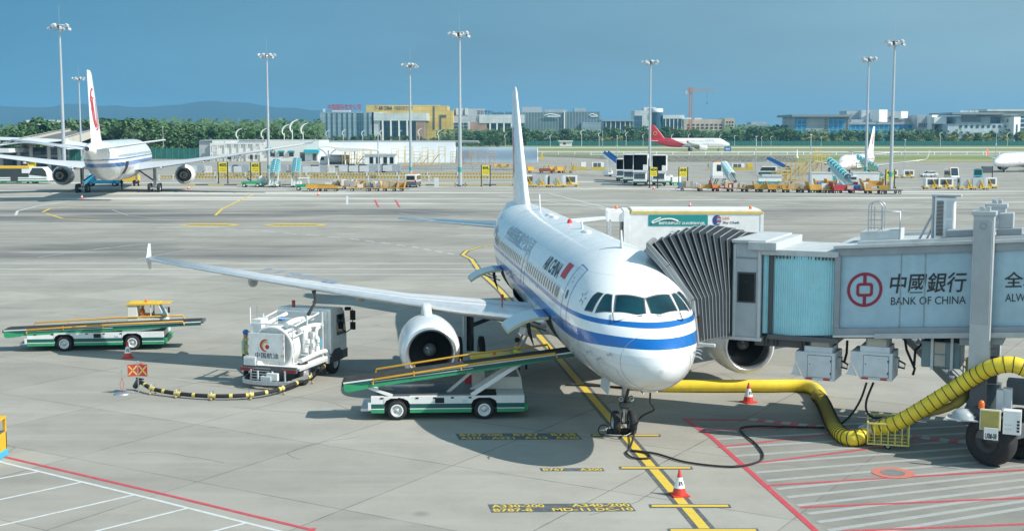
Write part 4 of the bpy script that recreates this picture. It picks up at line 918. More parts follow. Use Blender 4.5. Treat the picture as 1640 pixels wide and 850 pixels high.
q = MB(); a = fw(1105, 545, 38.4); q.box((a.x+.1, a.y+.2, a.z+.35), (.3, .3, .8), BK); q.box((a.x+.4, a.y-.05, a.z-.09), (.8, .1, .1), LG); q.build('cab_bumper', br, bev=.02)
# hung cabinets
def hung(px0, px1, y0, y1, nm, doorside=True):
    a = onface(px0, y0, .0); b = onface(px1, y1, .0); q = MB(); w_ = (b.x-a.x)*.72; z0, z1 = b.z, a.z; x0 = a.x+.1
    q.side([(x0+.08, z0), (x0+w_, z0), (x0+w_, z1-.12), (x0-.22, z1-.12), (x0-.22, z1-.40)], 0., 1.15, BW); q.b2((x0+.05, .05, z1-.14), (x0+w_-.1, 1.0, z1+.06), BW)
    q.b2((x0+.2, .15, z1), (x0+w_*.85, .85, z1+.42), BF); q.b2((x0+.25, .1, z1+.05), (x0+w_*.8, .14, z1+.3), mat('bolt_plate', (.45, .44, .38), .5))
    o = q.build(nm, br, bev=.012)
    q = MB(); q.b2((x0+.18, -.016, z0+.10), (x0+w_-.12, 0., z1-.22), BW); q.b2((x0+.165, -.008, z0+.085), (x0+w_-.105, -.001, z1-.205), DG); q.ball((x0+.24, -.02, (z0+z1)/2), .018, BK, 6)
    for zz in (z0+.2, z1-.4): q.b2((x0+w_-.15, -.025, zz), (x0+w_-.11, 0, zz+.07), DM)
    q.build('cabinet_door', o)
    q = MB()
    for xx in (x0+.12, x0+w_-.35): q.b2((xx, -.012, z0+.01), (xx+.2, -.001, z0+.07), RED)
    q.build('reflector', o)
    q = MB(); q.side([(x0-.22, z0+.52), (x0-.02, z0+.10), (x0-.36, z0+.12), (x0-.30, z0+.2)], -.02, .02, BW); q.build('cable_flap', o); q = MB(); q.b2((x0+w_, .35, z0+.35), (x0+w_+.12, .6, z1-.3), GR); q.tube([(x0+w_+.12, .4, z0+.6), (x0+w_+.32, .4, z0+.5), (x0+w_+.3, .4, z0+.36), (x0+w_+.1, .4, z0+.4)], .03, BK, 8); q.build('cable_socket', o)
    return o
hung(1280, 1352, 556, 612, 'power_cabinet'); hung(1369, 1445, 556, 612, 'power_cabinet')
a = onface(1476, 545, .4); b = onface(1546, 592, .4); q = MB(); q.b2((a.x, .4, b.z), (b.x-.15, 1.6, a.z), mat('teal_grey_unit', (.16, .24, .27), .45, dirt=(.12, .15, .16))); cu = q.build('cooling_unit', br, bev=.03)
q = MB()
for s_ in (0, 1): q.b2((a.x+.38, .375, b.z+.06+s_*.38), (a.x+.70, .40, b.z+.40+s_*.38), mat('filter_tan', (.45, .44, .40), .8))
q.build('filter_panel', cu)
q = MB()
for xx in (a.x+.28, a.x+.85): q.b2((xx, .33, b.z-.05), (xx+.08, .40, 3.3), LG)
q.b2((a.x+.3, .9, a.z), (a.x+.9, 1.3, 3.1), DM); q.build('hanger', cu)
# service stairs on the far side
A = onface(1432, 546, 3.5); B = onface(1585, 690, 3.5); q = MB(); B.z = .15; A.z = 3.05
for yy in (3.5, 4.4):
    q.bar((A.x, yy, A.z), (B.x, yy, B.z), .05, .22, GR); q.bar((A.x, yy, A.z+.95), (B.x, yy, B.z+.95), .045, .045, LG); q.bar((A.x, yy, A.z+.5), (B.x, yy, B.z+.5), .035, .035, LG)
    for i in range(8): t = i/7; p = Vector((A.x, yy, A.z)).lerp(Vector((B.x, yy, B.z)), t); q.tube([p, p+Vector((0, 0, .95))], .022, LG, 6)
for i in range(15): t = (i+.5)/15; q.box((A.x+(B.x-A.x)*t, 3.95, A.z+(B.z-A.z)*t), (.24, .86, .035), ST)
q.b2((A.x-.9, 3.45, A.z-.1), (A.x+.05, 4.45, A.z), GR)
q.build('service_stairs', br)
for pts in ([(1512, 530), (1510, 545), (1480, 548), (1466, 560), (1464, 585)], [(1448, 535), (1452, 560), (1465, 590), (1462, 600)], [(1357, 545), (1356, 565), (1352, 580)]):
    q = MB(); q.tube([onface(p[0], p[1], .9) for p in pts], .04, BK, 8); q.build('bridge_cable', br)
# ------------------------------------------------------------------ air hose, its basket and the cables on the ground
YH = mat('hose_yellow', (.80, .60, .035), .5, dirt=(.55, .40, .06), dscale=1.2)
def spline(P, k=8):
    P = [Vector(p) for p in P]; o = []
    for i in range(len(P)-1):
        p0, p1, p2, p3 = P[max(0, i-1)], P[i], P[i+1], P[min(len(P)-1, i+2)]
        for j in range(k):
            t = j/k; o.append(.5*((2*p1)+(p2-p0)*t+(2*p0-5*p1+4*p2-p3)*t*t+(3*p1-3*p2+p3-p0)*t**3))
    return o+[P[-1]]
hz = .22
ctr = [Vector((4.2, 47.5, 1.75)), Vector((4.5, 47.0, .65)), Vector((5.2, 46.6, hz)), G(1130, 627)+Vector((0, 0, hz)), G(1220, 627)+Vector((0, 0, hz)), G(1298, 629)+Vector((0, 0, hz)), G(1318, 655)+Vector((0, 0, hz)), G(1338, 697)+Vector((0, 0, hz)), G(1362, 713)+Vector((0, 0, hz)), G(1392, 712)+Vector((0, 0, .36))]
hose = thing('air_hose', Vector((8, 45, 0)), 'long yellow preconditioned air hose lying on the apron from the jet to the bridge bogie', 'air hose')
HI = Matrix.Translation((-8, -45, 0))
p1 = spline(ctr[:7], 8); p2 = spline([ctr[5].lerp(ctr[6], .6)]+ctr[6:], 10)
q = MB(); q.T = HI; q.tube(p1, .225, YH, 16); q.build('smooth_hose', hose)
def ribbed(path, rad, sp, nm, ringm=BK, rr=.016):
    q = MB(); q.T = HI; q.tube(path, rad, YH, 16); o = q.build(nm, hose)
    d = 0; nxt = 0; r_ = MB(); r_.T = HI
    for a, b in zip(path, path[1:]):
        L = (b-a).length; dd = (b-a).normalized(); u = dd.cross(Vector((0, 0, 1))); u = u.normalized() if u.length > .01 else Vector((1, 0, 0)); v = u.cross(dd)
        while nxt < d+L:
            c = a+dd*(nxt-d); r_.tube([c+(u*math.cos(t)+v*math.sin(t))*(rad+.004) for t in frange(0, 2*PI, 17)], rr, ringm, 5, caps=False); nxt += sp
        d += L
    r_.build('hose_coil', o)
ribbed(p2, .235, .17, 'ribbed_hose')
top = [onw(1392, 706, -.9), onw(1440, 675, -.85), onw(1500, 640, -.8), onw(1555, 606, -.75), onw(1590, 588, -.95), onw(1625, 584, -.95), onw(1665, 602, -.9)]
top[0] = G(1392, 712)+Vector((0, 0, .42)); ribbed(spline(top, 10), .235, .24, 'ribbed_hose', BK, .014)
q = MB(); q.T = HI; a = top[0]; d = (top[1]-top[0]).normalized(); q.tube([a-d*.25, a+d*.2], .25, mat('silver_tape', (.5, .52, .52), .35, metal=.5), 16); q.build('hose_coupling', hose)
fl = spline([onw(1470, 663, -.6), onw(1510, 655, -.5), onw(1538, 640, -.4), onw(1552, 615, .2), onw(1556, 575, .6)], 6)
q = MB(); q.T = HI; q.tube(fl, [.12]*10+[.16]*(len(fl)-10), mat('slack_hose_tan', (.32, .26, .06), .6), 12); q.build('slack_hose', hose)
ca, cb, cc = G(1389, 718), G(1455, 722), G(1474, 698); ux = (cb-ca); uy = (cc-cb); ux.z = uy.z = 0; bx, by = ux.length, uy.length*1.0
cart = thing('hose_cart', ca, 'yellow wire basket trolley carrying the air hose beneath the jet bridge', 'hose trolley', math.atan2(ux.y, ux.x))
CY = mat('cart_yellow', (.68, .58, .16), .5, dirt=(.5, .42, .15), dscale=3); q = MB(); z0, z1 = .16, .78; dy = 1.35
for z in (z0, z1):
    for a, b in (((0, 0), (bx, 0)), ((bx, 0), (bx, dy)), ((bx, dy), (0, dy)), ((0, dy), (0, 0))): q.bar((*a, z), (*b, z), .045, .045, CY)
for i in range(7): x = bx*i/6; q.bar((x, 0, z0), (x, 0, z1), .03, .03, CY); q.bar((x, dy, z0), (x, dy, z1), .03, .03, CY)
for i in range(12): y = dy*i/11; q.bar((bx, y, z0), (bx, y, z1), .016, .016, CY); q.bar((0, y, z0), (0, y, z1), .016, .016, CY)
for i in range(9): y = dy*(i+.5)/9; q.bar((0, y, z0), (bx, y, z0), .02, .012, CY)
for z in frange(z0+.1, z0+.3, 3): q.bar((0, .01, z), (bx, .01, z), .01, .012, CY)
q.build('basket', cart)
q = MB(); q.tube([(0, .5, z0+.1), (-.25, .35, .08), (-.4, .25, .05)], .025, CY, 8); q.build('tow_bar', cart); q = MB(); q.tube([(bx, .7, z1), (bx+1.2, 1.6, z1+.35), (bx+2.1, 2.3, z1+.5)], .022, CY, 6); q.build('strap', cart)
for (x, y) in ((bx*.5, .08), (bx*.5, dy-.08), (.1, dy-.1), (bx-.1, dy-.1)): g = MB(); wheel(g, (x, y, .10), .10, .06, 1); g.b2((x-.02, y-.04, .1), (x+.02, y+.04, .2), ST); g.build('caster', cart)
def cable(label, pts, r, name='power_cable', m=BK, cat='cable'):
    q = MB(); P = spline(pts, 8); o = P[0].copy(); q.T = Matrix.Translation(-Vector((o.x, o.y, 0))); q.tube(P, r, m, 8); ob = q.build(name); ob.location = (o.x, o.y, 0); return tag(ob, label, cat)
def g_(px, py, z=.045): return G(px, py)+Vector((0, 0, z))
nb = ax(4.1, -.62, 1.66)
cable('black ground power cable looping on the yellow line and snaking right under the bridge', [nb, nb+Vector((0, .0, -.45)), Vector((nb.x+.1, nb.y-.1, 1.0)), g_(1024, 690, .4), g_(1010, 716), g_(1003, 726), g_(1015, 735), g_(1040, 735), g_(1034, 727), g_(1010, 723), g_(1050, 728), g_(1100, 742), g_(1170, 749), g_(1212, 742), g_(1222, 730), g_(1210, 712), g_(1190, 696), g_(1187, 687), g_(1210, 684), g_(1260, 685), g_(1320, 686)], .030)
q = MB(); q.b2((-.22, -.16, -.16), (.22, .16, .14), W_); o = q.build('power_connector', bev=.02); o.location = nb+Vector((0, 0, .04)); o.rotation_euler.z = -.1; tag(o, 'small white power connector plugged in under the jet nose', 'connector')
cable('thin black cable lying straight on the apron beneath the jet nose', [g_(1020, 623), g_(985, 621), g_(940, 618.5), g_(905, 617.5)], .035)
cable('black cable hanging straight from the second grey cabinet down to the basket', [onw(1388, 612, .5), onw(1378, 640, .4), onw(1362, 665, .2), g_(1340, 686)], .035)
cable('black cable sagging in a curve from the second grey cabinet to the basket', [onw(1399, 612, .5), onw(1388, 640, .3), onw(1388, 658, .1), onw(1398, 668, -.2), onw(1412, 668, -.3)], .035)
# ------------------------------------------------------------------ people
def person(label, loc, rz, pose='stand', top=NAVY, legs=NAVY, vest=None, hat=None, scale=1., group=None, facing=0.):
    P = {'pel': (0, 0, .93), 'bel': (.01, 0, 1.08), 'che': (.015, 0, 1.30), 'nec': (.01, 0, 1.47), 'hd1': (.03, 0, 1.56), 'hd2': (.035, 0, 1.66), 'hd3': (.03, 0, 1.73)}
    Rr = {'pel': (.15, .11), 'bel': (.145, .10), 'che': (.165, .11), 'nec': (.06, .06), 'hd1': (.075, .085), 'hd2': (.08, .095), 'hd3': (.055, .065)}
    arm = {'stand': ((.0, .21, 1.40), (-.02, .26, 1.12), (.10, .25, .88)), 'reach': ((.0, .20, 1.44), (.20, .24, 1.66), (.34, .20, 1.92)), 'sit': ((.0, .20, 1.40), (.10, .25, 1.14), (.38, .18, 1.16)), 'walk': ((.0, .21, 1.40), (-.04, .26, 1.12), (.12, .24, .90))}[pose]
    E = [('pel', 'bel'), ('bel', 'che'), ('che', 'nec'), ('nec', 'hd1'), ('hd1', 'hd2'), ('hd2', 'hd3')]
    for s_, t in ((1, 'l'), (-1, 'r')):
        for k, (p, nm, r) in enumerate(zip(arm, ('sh', 'el', 'wr'), (.062, .048, .035))):
            P[nm+t] = (p[0]*(1 if s_ > 0 or pose != 'walk' else -1.), p[1]*s_, p[2]); Rr[nm+t] = (r, r)
        w = Vector(P['wr'+t]); e = Vector(P['el'+t]); d = (w-e).normalized()
        P['ha'+t] = tuple(w+d*.09); Rr['ha'+t] = (.045, .025)
        E += [('che', 'sh'+t), ('sh'+t, 'el'+t), ('el'+t, 'wr'+t), ('wr'+t, 'ha'+t)]
        up = d.cross(Vector((0, 1, 0))).normalized() if abs(d.y) < .9 else Vector((1, 0, 0))
        for k in range(4):
            nm = 'f%d' % k+t; off = up*(-.028+.019*k); P[nm] = tuple(w+d*(.165-.012*abs(k-1.3))+off*1.15+Vector((.01, -.02*s_, 0))); Rr[nm] = (.009, .009); E.append(('ha'+t, nm))
        P['th'+t] = tuple(w+d*.08+up*.06); Rr['th'+t] = (.011, .011); E.append(('wr'+t, 'th'+t))
        sw = {'walk': .18*s_}.get(pose, .03*s_)
        if pose == 'sit': leg = ((.05, .10, .92), (.48, .13, .93), (.50, .13, .50), (.62, .13, .46))
        else: leg = ((0, .10, .88), (sw*.5+.03, .11, .50), (sw, .12, .09), (sw+.14, .13, .04))
        for p, nm, r in zip(leg, ('hi', 'kn', 'an', 'to'), (.092, .062, .045, .045)): P[nm+t] = (p[0], p[1]*s_, p[2]); Rr[nm+t] = (r, r)
        E += [('pel', 'hi'+t), ('hi'+t, 'kn'+t), ('kn'+t, 'an'+t), ('an'+t, 'to'+t)]
    names = list(P); me = bpy.data.meshes.new('person'); me.from_pydata([P[n] for n in names], [(names.index(a), names.index(b)) for a, b in E], [])
    o = bpy.data.objects.new('person', me); COL.objects.link(o); md = o.modifiers.new('skin', 'SKIN'); md.use_smooth_shade = True
    for v, n in zip(me.skin_vertices[0].data, names): v.radius = Rr[n]; v.use_root = (n == 'pel')
    o.modifiers.new('sub', 'SUBSURF').levels = 1
    dg = bpy.context.evaluated_depsgraph_get(); m2 = bpy.data.meshes.new_from_object(o.evaluated_get(dg)); o.modifiers.clear(); o.data = m2; bpy.data.meshes.remove(me)
    m2.materials.clear(); ml = [SKIN, top, legs, mat('boot_black', (.015, .014, .013), .6)]
    for m in ml: m2.materials.append(m)
    segs = [(Vector(P[a]), Vector(P[b]), a, b) for a, b in E]
    def cls(a, b):
        if b[:2] in ('hd', 'ha', 'th') or b[0] == 'f' or a[:2] in ('hd', 'ha'): return 0
        if b[:2] == 'to': return 3
        if a[:2] in ('hi', 'kn') or b[:2] == 'hi': return 2
        return 1
    for f in m2.polygons:
        c = f.center; best = min(segs, key=lambda s_: (c-(s_[0]+(s_[1]-s_[0])*max(0, min(1, (c-s_[0]).dot(s_[1]-s_[0])/max(1e-6, (s_[1]-s_[0]).length_squared))))).length)
        f.material_index = cls(best[2], best[3]); f.use_smooth = True
    o.location = loc; o.rotation_euler.z = rz; o.scale = (scale,)*3; tag(o, label, 'person', group)
    hd = Vector(P['hd2'])
    q = MB()
    if hat: q.ball(hd+Vector((0, 0, .02)), .105, hat, 14, (1.05, .95, .98)); q.lathe([(.12, .03), (.135, .02), (.10, .05)], hat, 14, 'Z', hd+Vector((.02, 0, 0))); q.build('helmet', o)
    else: q.ball(hd+Vector((-.02, 0, .025)), .10, HAIR, 14, (1, .92, 1.0)); q.build('hair', o)
    q = MB()
    for s_ in (1, -1): q.ball(hd+Vector((.082, .032*s_, -.015)), .012, HAIR, 6)
    q.ball(hd+Vector((.10, 0, -.045)), .016, SKIN, 6); q.build('face', o)
    if vest:
        q = MB(); z = [(.97, .175, .135), (1.10, .168, .130), (1.30, .185, .135), (1.42, .15, .11), (1.46, .085, .085)]; n = 18; vs = []; fs = []
        for (zz, a, b) in z: vs += [(.012+b*math.cos(2*PI*j/n), a*math.sin(2*PI*j/n), zz) for j in range(n)]
        for i in range(len(z)-1): fs += [(i*n+j, i*n+(j+1) % n, (i+1)*n+(j+1) % n, (i+1)*n+j) for j in range(n)]
        q.add(vs, fs, vest, True)
        for zz, a, b in ((1.06, .174, .136), (1.2, .182, .138)): q.lathe([(1, zz), (1, zz+.045)], mat('reflective_tape', (.7, .7, .68), .3), 18)
        for i in range(len(q.v)-72, len(q.v)): v = q.v[i]; q.v[i] = Vector((.012+v.x*.139, v.y*.183, v.z))
        q.build('vest', o)
    return o
# ------------------------------------------------------------------ traffic cones
def cone_proto():
    r = thing('traffic_cone', (0, 0, 0), '', 'cone'); q = MB(); CR = mat('cone_red', (.62, .045, .03), .45); q.lathe([(.19, .03), (.145, .22), (.065, .50), (.03, .69), (.02, .70), (.001, .70)], CR, 20); q.box((0, 0, .02), (.44, .44, .045), CR)
    q.build('cone_body', r, bev=0); q = MB(); q.lathe([(.149, .22), (.069, .50)], W_, 20); q.sheet([(-.05, -.124, .30), (.05, -.124, .30), (.04, -.097, .40), (-.04, -.097, .40)], NAVY); q.build('reflective_band', r); return r
cone0 = cone_proto(); used = [0]
def cone(px, py, label, rz=.2, s=1.):
    g = G(px, py); o = cone0 if not used[0] else dup(cone0)
    used[0] = 1; o.location = g; o.rotation_euler.z = rz; o['label'] = label; o['group'] = 'red and white traffic cones'; o.scale = (s,)*3
cone(1088, 793, 'large red and white cone standing on the yellow lead-in line'); cone(1198.5, 644, 'red and white cone in front of the yellow air hose', .5); cone(205, 573, 'red and white cone beside the parked belt loader'); cone(1561, 574, 'red and white cone behind the bridge column by the stairs', .1)
for px, py, l in ((131, 318, "small cone on the apron behind the far airliner tail"), (122, 300, "small cone beside the far airliner left wheels"), (302, 303, "small cone below the far airliner right engine"), (510, 313, "small cone in front of the row of loaded baggage dollies"), (1047, 303, "small cone under the stand sign reading 404"), (1105, 331, "lone small cone on the open taxi lane"), (1579, 288, "small cone beside the jet at the right edge"), (54, 293, "small cone under the stand sign reading 405L")): cone(px, py, l, .3, 1.0)
# ------------------------------------------------------------------ belt loaders
LGN = mat('loader_green', (.03, .30, .13), .45, dirt=(.04, .2, .1)); LDG = mat('loader_dark_green', (.010, .10, .085), .4); LW = mat('loader_white', (.74, .75, .74), .4, dirt=(.55, .54, .5), dscale=1.5); BELT = mat('belt_black', (.025, .025, .026), .8, dirt=(.07, .068, .062), dscale=2)
CABW = mat('cab_cream', (.68, .68, .62), .4)
def belt_loader(label, loc, rz, xr, z_rear, z_front, x_rear, x_front, worker=None, group='belt loaders'):
    t = thing('belt_loader', loc, label, 'belt loader', rz, group); q = MB(); x1 = 2.75
    wb = (-1.45, 1.42); wr = .33
    def layer(z0, z1, m, y0=0.0, y1=2.0, xa=xr, xb=x1):
        cut = [xa]
        for x in wb: cut += [x-.42, x+.42]
        cut.append(xb)
        for i in range(0, len(cut), 2):
            if cut[i+1] > cut[i]: q.b2((cut[i], y0, z0), (cut[i+1], y1, z1), m)
    layer(.25, .37, LGN); layer(.37, .40, LW, -.006, 2.006); layer(.40, .55, LDG, .003, 1.997); layer(.55, .80, LW, 0.004, 1.996)
    for x in wb:
        for y0, y1 in ((-.01, .05), (1.95, 2.01)):
            q.side([(x-.42, .55), (x-.36, .66), (x-.2, .74), (x+.2, .74), (x+.36, .66), (x+.42, .55), (x+.42, .80), (x-.42, .80)], y0, y1, LW)
        q.b2((x-.42, .3, .35), (x+.42, 1.7, .78), BK)
    q.b2((xr+.2, .15, .78), (1.2, 1.85, .84), DG); q.b2((xr-.35, .2, .28), (xr, 1.8, .36), LG); q.b2((x1, .1, .28), (x1+.12, 1.9, .5), LGN); q.b2((xr-.1, .0, .35), (xr, .3, .6), LW)
    q.b2((-.2, -.012, .57), (.1, 0, .75), BK); q.b2((.7, -.012, .60), (.85, 0, .68), LG)
    for x in frange(xr+.3, .9, 6): q.b2((x, -.01, .72), (x+.1, 0, .77), BK)
    q.build('chassis', t, bev=.012)
    for x in wb:
        for y, s_ in ((.12, -1), (1.88, 1)): g = MB(); wheel(g, (x, y, wr), wr, .24, s_, mat('white_rim', (.62, .63, .62), .4, metal=.3)); g.lathe([(wr*.64, -.125*1), (wr*.52, -.128)] if s_ < 0 else [(wr*.64, .125), (wr*.52, .128)], W_, 20, 'Y', (x, y, wr)); g.build('wheel', t)
    # cab on the far side at the front
    q = MB(); y0, y1 = 1.08, 2.0; xa, xb = 1.05, 2.65
    q.side([(xa, .80), (xb+.1, .80), (xb+.05, 1.22), (xa, 1.22)], y0, y1, CABW); q.b2((xa, y0, 1.22), (xa+.42, y1, 1.82), CABW); q.b2((xa+.42, y1-.05, 1.22), (xb-.1, y1, 1.3), CABW)
    for y in (y0+.03, y1-.03): q.bar((xb+.02, y, 1.2), (xb-.28, y, 1.83), .06, .06, CABW); q.bar((xa+1.0, y, 1.2), (xa+1.0, y, 1.83), .04, .05, CABW)
    q.b2((xa+.45, y0+.12, .85), (xa+.8, y1-.12, 1.15), DG)
    cab = q.build('cab', t, bev=.03)
    q = MB(); q.side([(xa-.06, 1.82), (xb-.22, 1.82), (xb-.26, 1.90), (xa+.05, 1.92), (xa-.06, 1.88)], y0-.05, y1+.05, YEL)
    for i in range(7): q.b2((xb-.25+i*.075, y0-.02, 1.86), (xb-.22+i*.075, y1+.02, 1.88), YEL)
    for y in (y0, y1): q.b2((xb-.3, y-.02, 1.85), (xb+.25, y+.02, 1.885), YEL)
    q.build('cab_roof', cab, bev=.02)
    q = MB(); q.lathe([(.06, 1.92), (.06, 2.0), (.03, 2.03), (.001, 2.03)], mat('beacon_orange', (.85, .16, .02), .25), 10, 'Z', (xa+.75, 1.5, 0)); q.build('beacon', cab)
    q = MB(); M_ = mat('windscreen_glass', (.10, .14, .15), .05, alpha=1)
    q.add([(xb+.02, y0+.08, 1.22), (xb+.02, y1-.08, 1.22), (xb-.27, y1-.08, 1.81), (xb-.27, y0+.08, 1.81)], [(0, 1, 2, 3)], GLS); q.build('windscreen', cab)
    q = MB(); q.tube([(xb, y0, 1.7), (xb+.22, y0-.12, 1.72), (xb+.22, y0-.12, 1.6)], .015, BK, 6); q.b2((xb+.18, y0-.2, 1.5), (xb+.25, y0-.06, 1.74), BK); q.build('mirror', cab)
    q = MB(); q.lathe([(.17, -.015), (.19, 0), (.17, .015)], BK, 14, 'X', (xa+1.05, 1.54, 1.32)); q.build('steering_wheel', cab)
    # conveyor
    q = MB(); a = Vector((x_rear, 0, z_rear)); b = Vector((x_front, 0, z_front)); d = (b-a); L = d.length; q.T = Matrix.Translation(a) @ Matrix.Rotation(-math.atan2(d.z, d.x), 4, 'Y')
    y0, y1 = .02, 1.02
    q.b2((.1, y0+.06, -.10), (L-.1, y1-.06, -.005), BELT); q.side([(0, -.10), (.1, -.17), (L-.1, -.17), (L, -.10), (L, -.02), (L-.05, .0), (.05, 0), (0, -.02)], y0+.08, y1-.08, BELT)
    cv = None
    for y, s_ in ((y0, -1), (y1, 1)):
        q.side([(0, -.06), (L, -.06), (L, -.19), (.15, -.19), (0, -.15)], y-.025, y+.025, LDG); q.side([(.4, -.19), (L*.9, -.19), (L*.72, -.245), (.9, -.30), (.2, -.24)], y-.02, y+.02, LGN); q.b2((0, y-.035, -.06), (L, y+.035, -.025), LW if s_ < 0 else LDG); q.b2((.9, y-.03, -.135), (L*.55, y+.03, -.115), LW)
    q.b2((-.06, y0+.02, -.14), (.04, y1-.02, -.03), BK); q.b2((L-.02, y0+.02, -.12), (L+.10, y1-.02, -.02), DG)
    q.side([(0, -.06), (.75, -.24), (.72, -.33), (.1, -.36), (0, -.3)], y0-.03, y0-.01, LGN)
    cv = q.build('conveyor', t, bev=0)
    for y in (y0-.06, y1+.06):
        r_ = MB(); r_.T = q.T; P = [(1.0, y, -.05), (1.05, y, .09), (L*.55, y, .16), (L-.9, y, .13), (L-.85, y, -.03)] if y > .5 else [(.95, y, -.2), (1.0, y, -.04), (L*.6, y, .03), (L-.75, y, .02), (L-.7, y, -.14)]
        r_.tube(P, .035, mat('rail_amber', (.62, .33, .025), .45), 8)
        for k in (.3, .5): x = L*k; r_.tube([(x, y, -.12), (x, y, .05)], .025, mat('rail_amber', (.62, .33, .025), .45), 6)
        r_.build('guard_rail', cv)
    # lift arms
    q = MB(); f = .80
    def onb(x): return a.lerp(b, (x-x_rear)/(x_front-x_rear))
    pz = onb(2.6)
    for y in (.12, .92): q = MB(); q.bar((1.0, y, .80), (pz.x, y, pz.z-.2), .07, .14, LW); q.build('lift_arm', t); pr = onb(-2.6); q = MB(); q.bar((-1.6, y, .80), (pr.x+.0, y, pr.z-.2), .06, .10, LW); q.build('lift_arm', t)
    q = MB(); q.bar((.2, .5, .82), (onb(1.2).x, .5, onb(1.2).z-.18), .10, .10, ST); q.build('hydraulic_ram', t)
    return t
bl1 = G(103, 562.5); h1 = R(6); l1_ = belt_loader('parked belt loader with its belt down, yellow cab roof and driver in orange', bl1+Vector((1.45*math.cos(h1), 1.45*math.sin(h1), 0)), h1, -3.0, .98, 1.24, -3.95, 4.35)
bl2 = G(636, 673); h2 = R(3); l2_ = belt_loader('raised belt loader reaching up to the open cargo door of the jet', bl2+Vector((1.45*math.cos(h2), 1.45*math.sin(h2), 0)), h2, -2.3, 1.30, 2.28, -3.2, 4.5)
def loc_of(o, v): return Matrix.Translation(o.location) @ Matrix.Rotation(o.rotation_euler.z, 4, 'Z') @ Vector((v[0]*o.scale.x, v[1], v[2]))
person('driver in orange vest and white cap seated in the belt loader cab', loc_of(l1_, (1.62, 1.5, .42)), h1, 'sit', ORV, NAVY, ORV, W_, .82)
q = MB(); q.b2((-.13, -.3, 0), (.13, .3, 1.1), RED); o = q.build('red_post', None, bev=.02); o.location = loc_of(l2_, (.95, 2.35, .0)); tag(o, 'red upright box standing behind the raised belt loader', 'box')
wk = G(830, 600); wloc = Vector((.18, 47.4, 0)); person('worker in lime vest reaching up beneath the jet wing root', wloc+Vector((0, 0, 0)), math.atan2(-STB.y, -STB.x)+.2, 'reach', mat('shirt_grey', (.35, .37, .38), .8), NAVY, HIV, None, 1.04)
pw = wloc-STB*.42+Vector((0, 0, 2.03)); q = MB(); q.box((0, 0, 0), (.55, .38, .26), W_, Matrix.Rotation(.35, 4, 'Y')); o = q.build('parcel', bev=.02); o.location = pw; o.rotation_euler.z = .6; tag(o, 'pale parcel held up by the worker in the lime vest', 'parcel')
# ------------------------------------------------------------------ fuel dispenser truck
FT = Vector((-9.0, 47.2, 0)); FH = R(72)
ft = thing('fuel_truck', FT, 'white fuel hydrant truck parked under the jet wing with pipes and round reel', 'fuel truck', FH)
ft.scale = (.9, 1, 1)
FW = mat('truck_white', (.76, .77, .76), .38, dirt=(.55, .54, .50), dscale=1.8)
q = MB()
for y in (.42, -.42): q.b2((.2, y-.06, .55), (4.6, y+.06, .75), DM)
q.b2((.1, -1.1, .72), (3.4, 1.1, .80), FW); q.b2((.0, -1.12, .60), (.12, 1.12, .80), DG); q.b2((.3, -1.12, .62), (2.9, -1.04, .74), LG); q.b2((.3, 1.04, .62), (2.9, 1.12, .74), LG)
q.build('chassis', ft, bev=.01)
for (x, y, s_) in ((.95, .95, 1), (.95, -.95, -1), (3.75, .95, 1), (3.75, -.95, -1)): g = MB(); wheel(g, (x, y, .45), .45, .30, s_); g.build('wheel', ft)
q = MB(); pts = [(-.15, -1.0, .30)]+[(-.15-.45*math.sin(PI*i/14), -1.0*math.cos(PI*i/14), .27) for i in range(15)]+[(-.15, 1.0, .30)]
pts = [(.9, -1.18, .34)]+pts+[(.9, 1.18, .34)]
for a, b in zip(pts, pts[1:]): q.bar(a, b, .05, .15, ST)
for (x, y) in ((-.1, -.7), (-.1, .7), (-.35, -.3), (-.35, .3)): q.b2((x-.03, y-.03, .28), (x+.03, y+.03, .68), LG)
for i in range(5): q.b2((-.42+i*.09, -.05, .36+i*.085), (-.32+i*.09, .62, .38+i*.085), ST)
q.b2((-.45, -.55, .35), (-.3, -.1, .62), FW); q.b2((-.5, -.30, .28), (-.30, .12, .5), LG); q.build('rear_step', ft, bev=.008)
for y0, y1 in ((-1.16, -.55), (.62, 1.16)):
    q = MB(); q.b2((-.10, y0, .60), (-.02, y1, .74), DG)
    for k in range(3): yy = y0+(y1-y0)*(k+.1)/3; q.b2((-.115, yy, .62), (-.10, yy+(y1-y0)*.27, .72), mat('tail_light_red', (.30, .02, .015), .25))
    q.build('tail_light', ft)
q = MB(); q.b2((.02, -.62, .98), (.07, .88, 2.02), FW)
for z in (1.15, 1.45, 1.72, 1.9):
    for y in (-.60, .86): q.b2((.012, y-.012, z), (.02, y+.012, z+.12), RED)
pan = q.build('rear_panel', ft, bev=.01)
M = plane_M((.012, .14, 1.57), (0, -1, 0), (0, 0, 1)); q = MB()
GOLD = mat('emblem_gold', (.55, .36, .05), .5)
def arcband(q, M, r0, r1, a0, a1, m, cx=0, cyy=0, n=20):
    vs = []
    for i in range(n+1): t = R(a0+(a1-a0)*i/n); e = math.sin(PI*i/n)**.5; rm = r1-(r1-r0)*e; vs += [M @ Vector((cx+rm*math.cos(t), cyy+rm*math.sin(t), 0)), M @ Vector((cx+r1*math.cos(t), cyy+r1*math.sin(t), 0))]
    q.add(vs, [(2*i, 2*i+1, 2*i+3, 2*i+2) for i in range(n)], m)
arcband(q, M, .16, .235, 60, 290, RED); arcband(q, M, .10, .165, 30, 250, GOLD); q.add([M @ Vector((.07+.085*math.cos(t), -.05+.085*math.sin(t), .002)) for t in frange(0, 2*PI, 20)[:-1]], [tuple(range(19))], RED); q.build('emblem', pan, fix=False)
